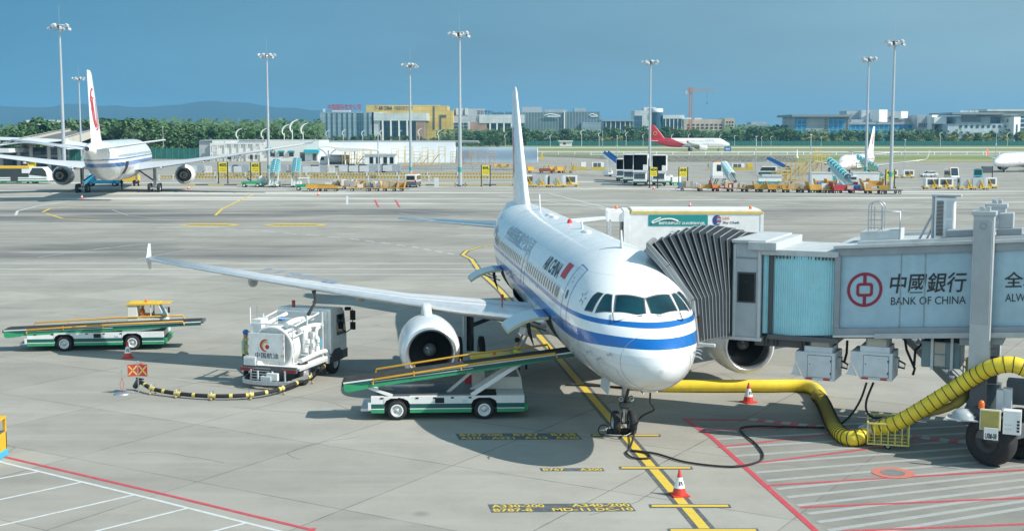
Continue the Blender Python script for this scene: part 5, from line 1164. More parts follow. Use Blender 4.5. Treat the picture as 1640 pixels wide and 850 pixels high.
M = plane_M((.012, .10, 1.20), (0, -1, 0), (0, 0, 1)); q = MB(); put_text(q, '中国航油', .95, .22, M, NAVY, bold=.01); q.build('lettering', pan, fix=False)
q = MB(); M = plane_M((.012, -.52, 1.22), (0, -1, 0), (0, 0, 1)); q.add([M @ Vector(v) for v in ((-.06, -.05, 0), (.06, -.05, 0), (0, .06, 0))], [(0, 1, 2)], YEL); q.build('warning_mark', pan, fix=False)
q = MB(); q.b2((-.02, .55, .80), (.35, 1.05, 1.12), FW); q.b2((-.03, .6, .86), (-.02, 1.0, 1.06), LG); q.build('locker', ft, bev=.02)
q = MB(); q.lathe([(.78, .30), (.86, .30), (.86, .38), (.78, .38), (.78, .30)], FW, 40, 'X', (0, .0, 1.42)); q.lathe([(.78, .34), (.62, .40), (.001, .42)], FW, 40, 'X', (0, 0, 1.42)); q.lathe([(.80, .55), (.80, 1.25)], FW, 36, 'X', (0, 0, 1.42)); q.lathe([(.001, 1.25), (.80, 1.25)], FW, 36, 'X', (0, 0, 1.42))
for i in range(10): a = 2*PI*i/10; q.bar((.36, .1*math.cos(a), 1.42+.1*math.sin(a)), (.36, .82*math.cos(a), 1.42+.82*math.sin(a)), .03, .03, FW)
q.build('hose_reel', ft)
q = MB()
for pts, r in (([(.5, -.5, 2.3), (1.3, -.55, 2.38), (2.6, -.6, 2.3)], .11), ([(1.0, -.8, 2.05), (2.0, -.85, 2.1), (3.0, -.85, 2.0)], .09), ([(1.2, -.95, 1.2), (1.2, -.95, 1.9), (1.6, -.95, 2.0)], .09), ([(1.7, -1.0, .95), (1.7, -1.0, 1.9)], .10), ([(2.1, -1.0, .95), (2.1, -1.0, 1.85), (2.6, -.9, 1.95)], .07), ([(.6, -1.02, .95), (2.9, -1.02, 1.0), (3.0, -1.05, .5)], .09), ([(2.0, -.6, 1.2), (2.8, -.6, 1.3)], .14), ([(.8, .5, 2.25), (2.4, .4, 2.45)], .08)): q.tube(spline(pts, 5), r, FW, 10)
for (x, z) in ((1.7, 1.3), (1.7, 1.7), (2.1, 1.4), (1.2, 1.5)): q.lathe([(.13, -.02), (.13, .02)], LG, 14, 'Z', (x, -1.0, z)); q.b2((x-.1, -1.1, z+.05), (x+.1, -.9, z+.2), FW)
q.b2((2.2, -1.12, 1.3), (2.32, -1.08, 1.55), SKB); q.lathe([(.16, 1.0), (.16, 1.5)], FW, 16, 'Z', (2.6, -.75, 0)); q.ball((2.6, -.75, 1.5), .16, FW, 12); q.build('pipework', ft)
q = MB()
for (x, y) in ((.5, -.75), (.5, .95), (1.5, -.9), (1.5, .95), (2.7, -1.0), (2.7, .95)): q.bar((x, y, .8), (x, y, 2.55 if x > .6 else 2.3), .05, .05, FW)
for y in (-.85, .95): q.bar((.5, y, 2.28), (2.7, y, 2.5), .045, .045, FW); q.bar((.5, y, 1.9), (2.7, y, 2.05), .035, .035, FW)
for x in (.5, 1.5, 2.7): q.bar((x, -.85, 2.3+.1*(x-.5)), (x, .95, 2.3+.1*(x-.5)), .045, .045, FW)
q.b2((1.6, .2, 2.28), (1.9, .5, 2.42), BLU); q.b2((.5, .55, 1.9), (1.1, .95, 2.45), FW); q.tube([(.7, .8, 2.2), (.7, .8, 2.95)], .018, ST, 6); q.tube([(.5, 1.0, 2.2), (.5, 1.0, 2.9)], .03, FW, 6); q.build('platform_frame', ft)
q = MB(); q.b2((3.2, -1.14, .85), (4.75, 1.14, 1.45), FW); q.side([(3.2, 1.45), (4.75, 1.45), (4.55, 2.35), (4.35, 2.55), (3.2, 2.6)], -1.14, 1.14, FW); q.b2((3.3, -1.12, .5), (4.9, 1.12, .87), DG); q.b2((3.15, -1.0, .8), (3.22, 1.0, 2.5), FW)
for (x, y) in ((3.75, 1.0), (3.75, -1.0)): q.lathe([(.52, -.16), (.56, -.16), (.56, .16), (.52, .16)], DM, 18, 'Y', (x, y, .46), a0=0, a1=PI) if 0 else q.side([(x-.58, .5), (x-.5, .85), (x-.25, 1.0), (x+.25, 1.0), (x+.5, .85), (x+.58, .5)], y-.16 if y < 0 else y+.14, y-.14 if y < 0 else y+.16, DM)
cab = q.build('cab', ft, bev=.05)
q = MB(); q.side([(3.75, 1.50), (4.66, 1.50), (4.48, 2.30), (3.75, 2.32)], -1.155, -1.143, GLS); q.build('side_window', cab); q = MB(); q.side([(3.75, 1.50), (4.66, 1.50), (4.48, 2.30), (3.75, 2.32)], 1.143, 1.155, GLS); q.build('side_window', cab)
q = MB(); q.tube([(4.6, -1.15, 2.4), (4.75, -1.42, 2.42), (4.75, -1.42, 1.7), (4.6, -1.16, 1.5)], .022, BK, 6); q.b2((4.70, -1.52, 2.0), (4.80, -1.32, 2.38), BK); q.b2((4.70, -1.52, 1.62), (4.80, -1.32, 1.92), BK); q.b2((4.55, -1.35, 2.40), (4.75, -1.15, 2.52), BK); q.build('mirror', cab)
q = MB(); q.lathe([(.07, 2.60), (.07, 2.85), (.001, 2.87)], mat('beacon_brown', (.33, .06, .02), .3), 12, 'Z', (3.4, .55, 0)); q.build('beacon', cab)
q = MB(); M = plane_M((3.143, -.62, 1.95), (0, -1, 0), (0, 0, 1)); arcband(q, M, .07, .12, 40, 300, RED, .12); put_text(q, '航油', .3, .12, M @ Matrix.Translation((-.18, -.02, 0)), NAVY); q.build('lettering', cab, fix=False)
q = MB(); P = [loc_of(ft, (1.9, -.75, 2.5)), loc_of(ft, (2.2, -.95, 3.0)), Vector((-7.86, 50.85, 3.5))]; q.T = (Matrix.Translation(FT) @ Matrix.Rotation(FH, 4, 'Z') @ Matrix.Diagonal((.9, 1, 1, 1))).inverted()
q.tube(P, [.07, .05, .055], BK, 8); e_ = P[-1]; q.tube([e_-Vector((.02, 0, .45)), e_-Vector((0, 0, .2)), e_], [.05, .10, .07], DM, 10); q.tube([e_-Vector((.12, 0, .3)), e_-Vector((-.12, 0, .25))], .03, BK, 6); q.build('refuel_hose', ft)
person('worker in blue helmet standing beside the fuel truck reel', loc_of(ft, (.9, 1.45, .0)), FH-1.2, 'stand', mat('shirt_grey', (.35, .37, .38), .8), NAVY, HIV, BLU, 1.12)
# hydrant hose on its trolley wheels
hp = [g_(226, 625, .32), g_(245, 631, .20), g_(285, 636, .14), (g_(340, 640, .14)), g_(400, 639, .16), g_(450, 631, .2), g_(495, 614, .26), g_(520, 598, .35), loc_of(ft, (1.9, -1.25, .45))]
o0 = Vector((hp[0].x, hp[0].y, 0)); hh = thing('hydrant_hose', o0, 'black fuel hose with yellow bands running from the ground hydrant to the truck', 'fuel hose'); HT = Matrix.Translation(-o0); P = spline(hp, 10)
q = MB(); q.T = HT; q.tube(P, .075, BK, 12); q.tube([P[0]+Vector((-.25, .1, -.2)), P[0]+Vector((-.1, 0, 0)), P[0]], [.10, .12, .09], DM, 10); q.tube([P[0]+Vector((-.2, .1, .12)), P[0]+Vector((.1, 0, .1))], .03, BK, 8); q.build('hose', hh)
for i in range(5, len(P)-4, 5): q = MB(); q.T = HT; d = (P[i+1]-P[i-1]).normalized(); L = .06 if (i//5) % 2 else .14; q.tube([P[i]-d*L, P[i]+d*L], .082, mat('band_yellow', (.70, .55, .14), .5), 12); q.build('hose_band', hh)
for i in range(10, len(P)-8, 10):
    g = MB(); g.T = HT; d = (P[i+1]-P[i-1]).normalized(); n_ = Vector((-d.y, d.x, 0)).normalized(); c = P[i]
    for s_ in (1, -1): g.tube([c+n_*.06*s_, c+n_*.14*s_+Vector((0, 0, -c.z+.04))], .015, BK, 6); g.ball(c+n_*.14*s_+Vector((0, 0, -c.z+.05)), .05, mat('caster_tan', (.4, .3, .15), .6), 8)
    g.tube([c+n_*.1, c+n_*.1+Vector((0, 0, .16)), c-n_*.1+Vector((0, 0, .16)), c-n_*.1], .012, ST, 6); g.build('hose_skid', hh)
# hydrant pit with its warning flags and lid
pf = G(222, 630); fl_ = thing('hydrant_flag', pf, 'red flag panels with yellow crosses on a pole at the fuel hydrant', 'flag stand')
q = MB(); q.cyl((0, 0, 0), (0, 0, 1.17), .018, ST, 8); q.ball((0, 0, 1.18), .03, ST, 8); q.build('pole', fl_)
FRD = mat('flag_cloth_red', (.45, .05, .05), .7)
for s_, a in ((-1, .25), (1, -.15), (.25, 1.3)):
    q = MB(); q.T = Matrix.Rotation(a, 4, 'Z'); w_ = .36*(1 if s_ > 0 else -1) if abs(s_) == 1 else .3
    q.b2((.02*(1 if w_ > 0 else -1), -.006, .65), (w_, .006, 1.08), FRD)
    for (u, v) in (((.1, .70), (.9, 1.03)), ((.1, 1.03), (.9, .70))): q.bar((w_*u[0] if 0 else w_*u, -.010, v) if 0 else (w_*u[0], -.009, u[1]), (w_*v[0], -.009, v[1]), .004, .05, mat('cross_yellow', (.62, .45, .12), .6))
    q.build('flag_panel', fl_)
q = MB(); q.lathe([(.001, .06), (.26, .06), (.29, .03), (.29, .0)], ST, 24); lid = G(196, 631); o = q.build('steel_cover'); o.location = lid; tag(o, 'round steel hydrant lid lying on the apron beside the flags', 'lid')
q = MB(); q.tube([(0, 0, .06), (.06, 0, .4), (0, 0, .62)], .008, RED, 6); q.tube([(.0, .0, .06), (-.08, 0, .35), (0, 0, .6)], .008, RED, 6); q.tube([(0, 0, .6), (.03, 0, .75), (.0, 0, .9), (-.03, 0, .75), (0, 0, .6)], .01, ST, 6); q.build('lift_chain', o)
# nose wheel chock
ck = G(978, 697); c = thing('wheel_chock', ck, 'black wheel chock with tow handle lying against the nose wheel', 'chock', .05); q = MB(); q.tube([(-.1, 0, .12), (.55, .1, .12)], .10, BK, 12); q.b2((-.1, -.12, 0), (.55, .2, .06), BK); q.build('chock_bar', c); q = MB(); q.lathe([(.16, -.07), (.18, -.04), (.18, .04), (.16, .07)], TY, 16, 'Y', (-.22, .0, .18)); q.lathe([(.001, -.06), (.06, -.06), (.06, .06), (.001, .06)], ST, 12, 'Y', (-.22, 0, .18)); q.build('wheel', c)
q = MB(); q.tube([(-.2, -.2, .08), (.45, -.25, .05), (.65, -.1, .12), (.8, .1, .3)], .015, ST, 6); q.build('handle', c)
# yellow stand cut by the left edge
ys = thing('yellow_work_stand', G(-34, 741), 'tall yellow steel cage with blue base at the left edge of the apron', 'stand'); q = MB(); YR = mat('rusty_yellow', (.72, .42, .02), .5, dirt=(.16, .09, .03), dscale=3)
for (x, y) in ((-.55, 0), (.42, 0), (-.55, .9), (.42, .9)): q.b2((x-.04, y-.04, .2), (x+.04, y+.04, 1.15), YR)
q.b2((-.6, -.03, .2), (.46, .0, .72), YR); q.b2((.43, 0, .2), (.46, .95, .72), YR); q.b2((-.6, -.05, 1.1), (.47, .95, 1.18), YR); q.b2((-.6, .02, .7), (.44, .9, .75), DG); q.box((.1, .3, .92), (.4, .4, .36), DG)
for x in (-.3, -.05, .2): q.b2((x-.02, -.02, .72), (x+.02, .02, 1.1), YR)
q.build('cage', ys, bev=.01); q = MB(); q.b2((-.62, -.05, 0.0), (.48, .97, .2), SKB); q.build('base', ys, bev=.02)
q = MB(); q.b2((.1, -.038, .36), (.3, -.03, .56), W_); q.build('notice', ys)
# ------------------------------------------------------------------ catering truck behind the bridge
ct0 = At(1000, 380, 58.5); CT = Vector((ct0.x, 58.5, 0)); CTR = R(-2); ct = thing('catering_truck', CT, 'white high lift catering truck with green airport banner and yellow roof edge behind the bridge', 'catering truck', CTR)
CW = mat('box_white', (.80, .80, .79), .4, dirt=(.66, .65, .62), dscale=1.)
z0, z1 = 2.85, 5.86; Lc = 6.25; q = MB(); q.b2((0, 0, z0), (Lc, 2.4, z1-.14), CW); q.b2((.3, -.03, z1-.14), (Lc, 2.42, z1-.02), mat('roof_edge_yellow', (.62, .47, .13), .5)); q.b2((.35, .02, z1-.03), (Lc-.1, 2.3, z1+.06), CW); q.b2((-.03, -.03, z0), (.22, 2.43, z1), CW); q.b2((Lc-.12, -.02, z0), (Lc+.02, 2.42, z1-.05), CW)
q.b2((.3, -.006, z0+.2), (Lc-.2, -.001, z0+.9), TEAL); box = q.build('lift_box', ct, bev=.015)
q = MB(); q.b2((-.9, .0, z0), (0, 2.4, z0+.12), LG)
q.b2((-.75, .1, z0), (-.66, .2, z1-.02), CW); q.b2((-.75, 2.2, z0), (-.66, 2.3, z1-.02), CW); q.b2((-.78, .05, z1-.5), (0, 2.35, z1-.04), CW); q.b2((-.12, .3, z0+.2), (-.035, 2.1, z1-.5), DM); q.b2((-.7, .05, z0+.1), (-.6, .25, z1-.4), GR); q.build('front_platform', ct, bev=.01)
for x in (.15, Lc-.5): q = MB(); q.lathe([(.07, z1+.05), (.07, z1+.18), (.001, z1+.2)], mat('beacon_orange', (.85, .16, .02), .25), 10, 'Z', (x-.5 if x < 1 else x, .5, 0)); q.build('beacon', ct)
kx = 58.5/FPX
def ctx(px): return (px-1000)*kx*1.0
def ctz(py): return At(1100, py, 58.5).z
q = MB(); o = rrect((ctx(1038)+ctx(1133))/2, (ctz(344)+ctz(362))/2, ctx(1133)-ctx(1038), ctz(344)-ctz(362), .06); q.add([(x, -.012, z) for x, z in o], [tuple(range(len(o)))], mat('banner_teal', (.015, .26, .25), .5))
for t, xa, xb, ya, yb in (('BAIYUNPORT', 1055, 1090, 354.8, 359.3), ('白云国际机场', 1092, 1128, 355, 359.3)):
    put_text(q, t, ctx(xb)-ctx(xa), ctz(ya)-ctz(yb), plane_M(((ctx(xa)+ctx(xb))/2, -.018, (ctz(ya)+ctz(yb))/2), (1, 0, 0), (0, 0, 1)), W_, bold=.03)
sw = [(ctx(1058), ctz(348.5)), (ctx(1050), ctz(351.5)), (ctx(1044), ctz(355)), (ctx(1046), ctz(357)), (ctx(1052), ctz(354.5)), (ctx(1062), ctz(351)), (ctx(1075), ctz(350.5)), (ctx(1086), ctz(354))]
q.tube([(x, -.018, z) for x, z in spline([(a, b, 0) for a, b in sw], 4) for z in (z,)] if 0 else [(p.x, -.016, p.y) for p in spline([(a, b, 0) for a, b in sw], 5)], .035, W_, 4); q.build('banner', box, fix=False)
q = MB(); M = plane_M((ctx(1147.5), -.01, ctz(352.5)), (1, 0, 0), (0, 0, 1)); q.add([M @ Vector((.2*math.cos(t), .24*math.sin(t), 0)) for t in frange(0, 2*PI, 25)[:-1]], [tuple(range(24))], mat('logo_navy', (.02, .06, .26), .5))
for k in range(4): q.sheet([M @ Vector((a, -.15+k*.09+b, .004)) for a, b in ((-.03, 0), (.19, 0), (.19, .04), (.02, .04))], ORG if k % 2 else W_)
put_text(q, 'LSG', .30, .12, plane_M((ctx(1162), -.01, ctz(349)), (1, 0, 0), (0, 0, 1)), ORG, bold=.03); put_text(q, 'Sky Chefs', .75, .14, plane_M((ctx(1170), -.01, ctz(356.5)), (1, 0, 0), (0, 0, 1)), NAVY, bold=.02)
put_text(q, '广州白云国际机场有限公司', ctx(1184)-ctx(1072), .26, plane_M((ctx(1128), -.01, ctz(373.5)), (1, 0, 0), (0, 0, 1)), GTX); put_text(q, 'AIRPORT', .8, .14, plane_M((ctx(1174), -.01, ctz(380.5)), (1, 0, 0), (0, 0, 1)), GTX); q.build('logo', box, fix=False)
q = MB(); q.b2((.2, .3, .75), (8.2, 2.1, 1.0), DG); 
for y in (.45, 1.95): q.bar((.6, y, 1.05), (5.6, y, z0), .1, .16, GR); q.bar((5.6, y, 1.05), (.6, y, z0), .1, .16, GR)
q.build('scissor_chassis', ct); q = MB(); q.side([(6.6, .6), (8.4, .6), (8.3, 1.5), (8.0, 2.4), (6.6, 2.5)], .1, 2.3, CW); q.side([(8.33, 1.5), (8.03, 2.35), (8.05, 2.35), (8.36, 1.5)], .25, 2.15, GLS); q.build('cab', ct, bev=.05)
for x in (1.4, 7.3):
    for y in (.35, 2.05): g = MB(); wheel(g, (x, y, .48), .48, .3, 1 if y > 1 else -1); g.build('wheel', ct)
# ------------------------------------------------------------------ hills, trees, fences, buildings behind the airfield
def wx(px, d): return (px-820)/FPX*d
def wz(py, d): return CAMH+(208-py)/FPX*d
def gnd(px, py, dz=0.): g = G(px, py); g.z += dz; return g
def put(o, px, py): o.location = G(px, py); return o
HILL = mat('wooded_hill', (.020, .042, .040), .9, scale=.004)
q = MB(); r2 = random.Random(3); D0 = 5800
prof = [(-300, 172), (0, 168), (60, 172), (130, 166), (190, 170), (250, 172), (300, 166), (360, 163), (400, 166), (450, 172), (520, 176), (600, 184), (700, 192), (820, 200), (1000, 206), (1500, 207), (2000, 206)]
xs_ = frange(-300, 2000, 90)
def hy(px): return pchip([a for a, b in prof], [b for a, b in prof], px)+1.3*math.sin(px*.09)+.8*math.sin(px*.23)
for i, d in enumerate((5000, 5400, 5800, 6300)):
    k = (0, .55, 1., .3)[i]; q.v += [Vector((wx(px, d), d+30*math.sin(px*.05), max(0, wz(208-(208-hy(px))*1., 5800)*k))) for px in xs_]
q.mats = [HILL]; n = len(xs_)
for j in range(3):
    for i in range(n-1): q.f.append([j*n+i, j*n+i+1, (j+1)*n+i+1, (j+1)*n+i]); q.mi.append(0); q.sf.append(True)
struct(q.build('hills'))
# --- trees: real crowns of many leaf clumps on a tapered, forked trunk
LEAF = []
for i, c in enumerate(((.050, .140, .034), (.032, .105, .032), (.085, .155, .036), (.062, .125, .050))):
    m, n_, b_ = nodes_mat('foliage_%d' % i); g_n = n_.nodes.new('ShaderNodeObjectInfo'); tcn = n_.nodes.new('ShaderNodeTexCoord'); v_ = noise_n(n_, tcn.outputs['Object'], .55, 4, .7)
    cc = mix_n(n_, rng_n(n_, v_, .3, .7), tuple(x*.62 for x in c), tuple(x*1.5 for x in c)); cc = mix_n(n_, rng_n(n_, g_n.outputs['Random'], 0, 1, 0, .35), cc, (.085, .11, .03)); n_.links.new(cc, b_.inputs['Base Color']); b_.inputs['Roughness'].default_value = .7
    LEAF.append(m)
BARK = mat('bark', (.10, .075, .055), .9)
def tree_proto(name, h, w_, nl, mats, seed, low=.04):
    r = random.Random(seed); t = thing(name, (0, 0, 0), '', 'tree'); q = MB()
    q.tube([(0, 0, 0), (.06*h*r.uniform(-.3, .3), 0, h*.3), (0, .03*h, h*.62), (0, 0, h*.85)], [.026*h, .021*h, .012*h, .004*h], BARK, 7)
    for k in range(6): a = 2.4*k; z = h*(.25+.08*k); q.tube([(0, 0, z), (.28*w_*math.cos(a), .28*w_*math.sin(a), z+h*.14), (.42*w_*math.cos(a), .42*w_*math.sin(a), z+h*.22)], [.011*h, .007*h, .003*h], BARK, 5)
    q.build('trunk', t); q = MB(); lobes = []
    for k in range(13): a = r.uniform(0, 6.28); rr = r.uniform(.05, .36)*w_; z = h*(low+.06+(.80-low)*((k+r.random())/13)); lobes.append((rr*math.cos(a), rr*math.sin(a), z, w_*r.uniform(.18, .29)*(1.15-.5*z/h), h*r.uniform(.10, .17)))
    for k in range(nl):
        L = lobes[k % len(lobes)]; u = Vector((r.gauss(0, 1), r.gauss(0, 1), r.gauss(0, 1))).normalized()*r.uniform(.55, 1.08); c = Vector((L[0]+u.x*L[3], L[1]+u.y*L[3], L[2]+u.z*L[4])); s = r.uniform(.03, .065)*h*.75
        nrm = (u+Vector((r.gauss(0, .5), r.gauss(0, .5), r.gauss(.25, .5)))).normalized(); a = nrm.orthogonal().normalized(); b = nrm.cross(a); ph = r.uniform(0, 6.28); pts = []
        for j in range(5): t_ = ph+2*PI*j/5; e = s*r.uniform(.6, 1.15); pts.append(c+(a*math.cos(t_)+b*math.sin(t_))*e+nrm*r.uniform(-.2, .2)*s)
        q.add(pts, [(0, 1, 2, 3, 4)], mats[k % len(mats)] if r.random() < .85 else LEAF[2])
    q.build('crown', t, fix=False); return t
TP = [tree_proto('broadleaf_tree', 10, 9.5, 950, [LEAF[0], LEAF[1]], 1), tree_proto('broadleaf_tree', 11, 8, 900, [LEAF[1], LEAF[0]], 2), tree_proto('broadleaf_tree', 9, 10, 950, [LEAF[0], LEAF[3]], 3), tree_proto('broadleaf_tree', 13, 8.5, 800, [LEAF[1], LEAF[1]], 4), tree_proto('flowering_tree', 6.5, 6.5, 450, [LEAF[2], mat('yellow_blossom', (.42, .36, .06), .7)], 5, .3), tree_proto('round_shrub', 4.5, 6.5, 420, [LEAF[2], LEAF[0]], 6, .0)]
usedT = set()
def plant(k, x, y, s, label, group, z=None):
    o = TP[k] if k not in usedT else dup(TP[k]); usedT.add(k); o.location = (x, y, gz(x, y) if z is None else z); o.rotation_euler.z = rnd.uniform(0, 6.28); o.scale = (s*rnd.uniform(1.1, 1.4), s*rnd.uniform(1.1, 1.4), s); o['label'] = label; o['group'] = group; return o
LR = 'bushy green tree in the long row behind the airfield fence'; GRr = 'trees in the row behind the airfield fence'
for row, (d0, st, hs) in enumerate(((806, 20, 1.0), (834, 22, 1.1))):
    px = 748+row*7
    while px < 1665:
        d = d0+rnd.uniform(-8, 8); hk = 1.0 if px > 950 else .95; hk *= .80 if px > 1262 else 1.; k = rnd.choice((0, 1, 2, 3, 0, 1)); plant(k, wx(px, d), d, hs*hk*rnd.uniform(.82, 1.12)*(.82 if k == 3 else 1), LR, GRr); px += st*rnd.uniform(.75, 1.25)
for px in list(range(960, 1000, 17))+[1320, 1338, 1362, 1290, 1545, 1300]+list(range(1470, 1640, 27)): d = 796; plant(4, wx(px, d), d, rnd.uniform(.75, 1.1), 'small yellow flowering tree in front of the tree row', 'flowering trees before the tree row')
LM = 'low tree planted in front of the office buildings'; GM = 'low trees before the office buildings'
px = 508
while px < 800:
    d = 760+rnd.uniform(-15, 25); plant(rnd.choice((0, 2, 1)), wx(px, d), d, rnd.uniform(.55, .78)*(1 if px < 700 else 1.15), LM, GM); px += rnd.uniform(10, 17)
for px in range(515, 770, 14): d = 720; plant(5, wx(px, d), d, rnd.uniform(.7, 1.0), 'round green shrub below the low trees by the offices', 'shrubs before the office buildings')
LW_ = 'tall dark tree in the wood behind the far airliner'; GW = 'trees in the wood behind the far airliner'
for row, (d0, hs, yo) in enumerate(((470, 1.28, 0), (510, 1.5, 1), (560, 1.6, 2))):
    px = 96+row*9
    while px < 512:
        top = pchip([90, 150, 200, 260, 330, 420, 512], [188, 186, 183, 192, 197, 200, 207], px)+rnd.uniform(-3, 4)+(3 if row == 0 else 0); d = d0+rnd.uniform(-12, 12); h = wz(top, d); k = rnd.choice((0, 1, 2, 3)); hh_ = (10, 11, 9, 13)[k]; plant(k, wx(px, d), d, h/hh_*.98, LW_, GW); px += rnd.uniform(17, 27)
for px in (-12, 8, 22, 40, 55, 70): d = 420+rnd.uniform(-20, 20); plant(rnd.choice((0, 1, 3)), wx(px, d), d, rnd.uniform(.95, 1.15), 'leafy tree at the left edge beside the curved flyover', 'trees beside the flyover')
for px in range(30, 100, 13): plant(1, wx(px, 900), 900, 1.3, 'distant tree on the skyline beyond the flyover', 'distant trees beyond the flyover')
for px in list(range(240, 262, 8))+list(range(366, 500, 13)): d = 445; plant(5, wx(px, d), d, rnd.uniform(.9, 1.2), 'clipped yellowish shrub at the foot of the wood', 'shrubs at the foot of the wood')
# the wood further back, one mass
q = MB(); r3 = random.Random(11)
def mass(x0, x1, d0, d1, ztop, n, sc):
    for i in range(n):
        d = r3.uniform(d0, d1); px = r3.uniform(x0, x1); z = ztop(px)*math.sqrt(r3.random())*r3.uniform(.75, 1.03); c = Vector((wx(px, d), d, max(.3, z))); s = sc*r3.uniform(.6, 1.3); nr = Vector((r3.gauss(0, .5), -.6+r3.gauss(0, .4), .7)).normalized(); a = nr.orthogonal().normalized(); b = nr.cross(a); ph = r3.uniform(0, 6)
        q.add([c+(a*math.cos(ph+1.2566*j)+b*math.sin(ph+1.2566*j))*s*r3.uniform(.7, 1.2) for j in range(5)], [(0, 1, 2, 3, 4)], LEAF[r3.choice((1, 1, 3))])
mass(-40, 520, 590, 680, lambda p: 14.5 if p > 90 else 12, 4200, 1.15); mass(1160, 1290, 880, 980, lambda p: 13, 1100, 1.3); mass(700, 1660, 846, 868, lambda p: 10.0, 3800, 1.05); mass(340, 520, 700, 740, lambda p: 11.5, 900, 1.1)
o = q.build('woodland', fix=False); tag(o, kind='stuff')
# --- perimeter fences
FNC = mat('fence_green', (.02, .14, .12), .7, var=.2, scale=.6); FPO = mat('fence_post', (.10, .26, .24), .6)
def fence(label, pts, h, n, m=FNC, group=None):
    a, b = Vector(pts[0]), Vector(pts[1]); t = thing('perimeter_fence', a, label, 'fence'); q = MB(); d = b-a; q.T = Matrix.Rotation(math.atan2(d.y, d.x), 4, 'Z'); L = math.hypot(d.x, d.y); q.b2((0, -.04, .1), (L, .04, h), m); q.build('mesh_panel', t)
    for i in range(n): q = MB(); q.T = Matrix.Rotation(math.atan2(d.y, d.x), 4, 'Z'); x = L*i/(n-1); q.b2((x-.07, -.12, 0), (x+.07, -.05, h+.15), FPO); q.build('post', t)
    return t
fence('long dark green mesh fence at the foot of the tree row', [(wx(845, 785), 785, 0), (wx(1670, 785), 785, 0)], 3.0, 60)
fence('green mesh fence at the foot of the wood by the white building', [(wx(205, 425), 425, 0), (wx(324, 425), 425, 0)], 3.6, 14); fence('green mesh fence behind the far airliner wing', [(wx(90, 400), 400, 0), (wx(148, 400), 400, 0)], 4.5, 8)
t = thing('guard_hut', (wx(904, 770), 770, 0), 'small white flat roofed hut in front of the green fence', 'hut'); q = MB(); q.b2((-3, -2, 0), (4.2, 2, 2.8), WD); q.build('wall', t); q = MB(); q.b2((-4, -2.6, 2.8), (4.8, 2.6, 3.3), W_); q.build('roof', t); q = MB(); q.b2((-1, -2.05, 1), (.6, -2, 2.2), GLS); q.build('window', t)
# --- buildings
BG = {}
def facade(name, col, nx=0, lines=(.2, .25, .28), pitch=(4., 4.), th=.12, gl=None, rough=.4):
    m, n, b = nodes_mat(name); t = n.nodes.new('ShaderNodeTexCoord'); s = n.nodes.new('ShaderNodeSeparateXYZ'); n.links.new(t.outputs['Object'], s.inputs[0])
    fx = math_n(n, 'FRACT', math_n(n, 'DIVIDE', math_n(n, 'ADD', s.outputs[0], s.outputs[1]), pitch[0])); fz = math_n(n, 'FRACT', math_n(n, 'DIVIDE', s.outputs[2], pitch[1]))
    l = math_n(n, 'MAXIMUM', math_n(n, 'LESS_THAN', fx, th), math_n(n, 'LESS_THAN', fz, th)); c = mix_n(n, l, mix_n(n, rng_n(n, noise_n(n, t.outputs['Object'], .12, 3), .35, .65), tuple(x*.85 for x in col), tuple(x*1.15 for x in col)), lines)
    n.links.new(c, b.inputs['Base Color']); b.inputs['Roughness'].default_value = rough; return m
FB = facade('blue_grey_panels', (.27, .36, .43), lines=(.18, .25, .30), pitch=(3, 3.6), th=.1); FGL = facade('curtain_glass', (.035, .10, .15), lines=(.10, .16, .20), pitch=(2.2, 4), th=.1, rough=.12); FGD = facade('gold_panels', (.62, .45, .13), lines=(.5, .36, .1), pitch=(3, 3), th=.08)
FWH = facade('pale_grey_panels', (.56, .60, .62), lines=(.45, .49, .52), pitch=(3, 3), th=.07); FBR = facade('brick_panels', (.38, .25, .20), lines=(.3, .2, .16), pitch=(2, 1.5), th=.1); FGR = facade('green_grey_glass', (.12, .18, .21), lines=(.21, .28, .30), pitch=(2.4, 30), th=.3, rough=.2); FBE = facade('beige_render', (.56, .46, .38), lines=(.5, .41, .34), pitch=(6, 4), th=.06)
FBM = facade('blue_mosaic_glass', (.02, .20, .42), lines=(.10, .36, .55), pitch=(3.2, 3.2), th=.2, rough=.12); FGP = facade('grey_block_panels', (.38, .42, .45), lines=(.29, .33, .36), pitch=(2.5, 2.5), th=.06); FOF = facade('office_render', (.52, .60, .66), lines=(.46, .54, .60), pitch=(5, 4), th=.05); RFD = mat('roof_dark', (.24, .28, .31), .5)
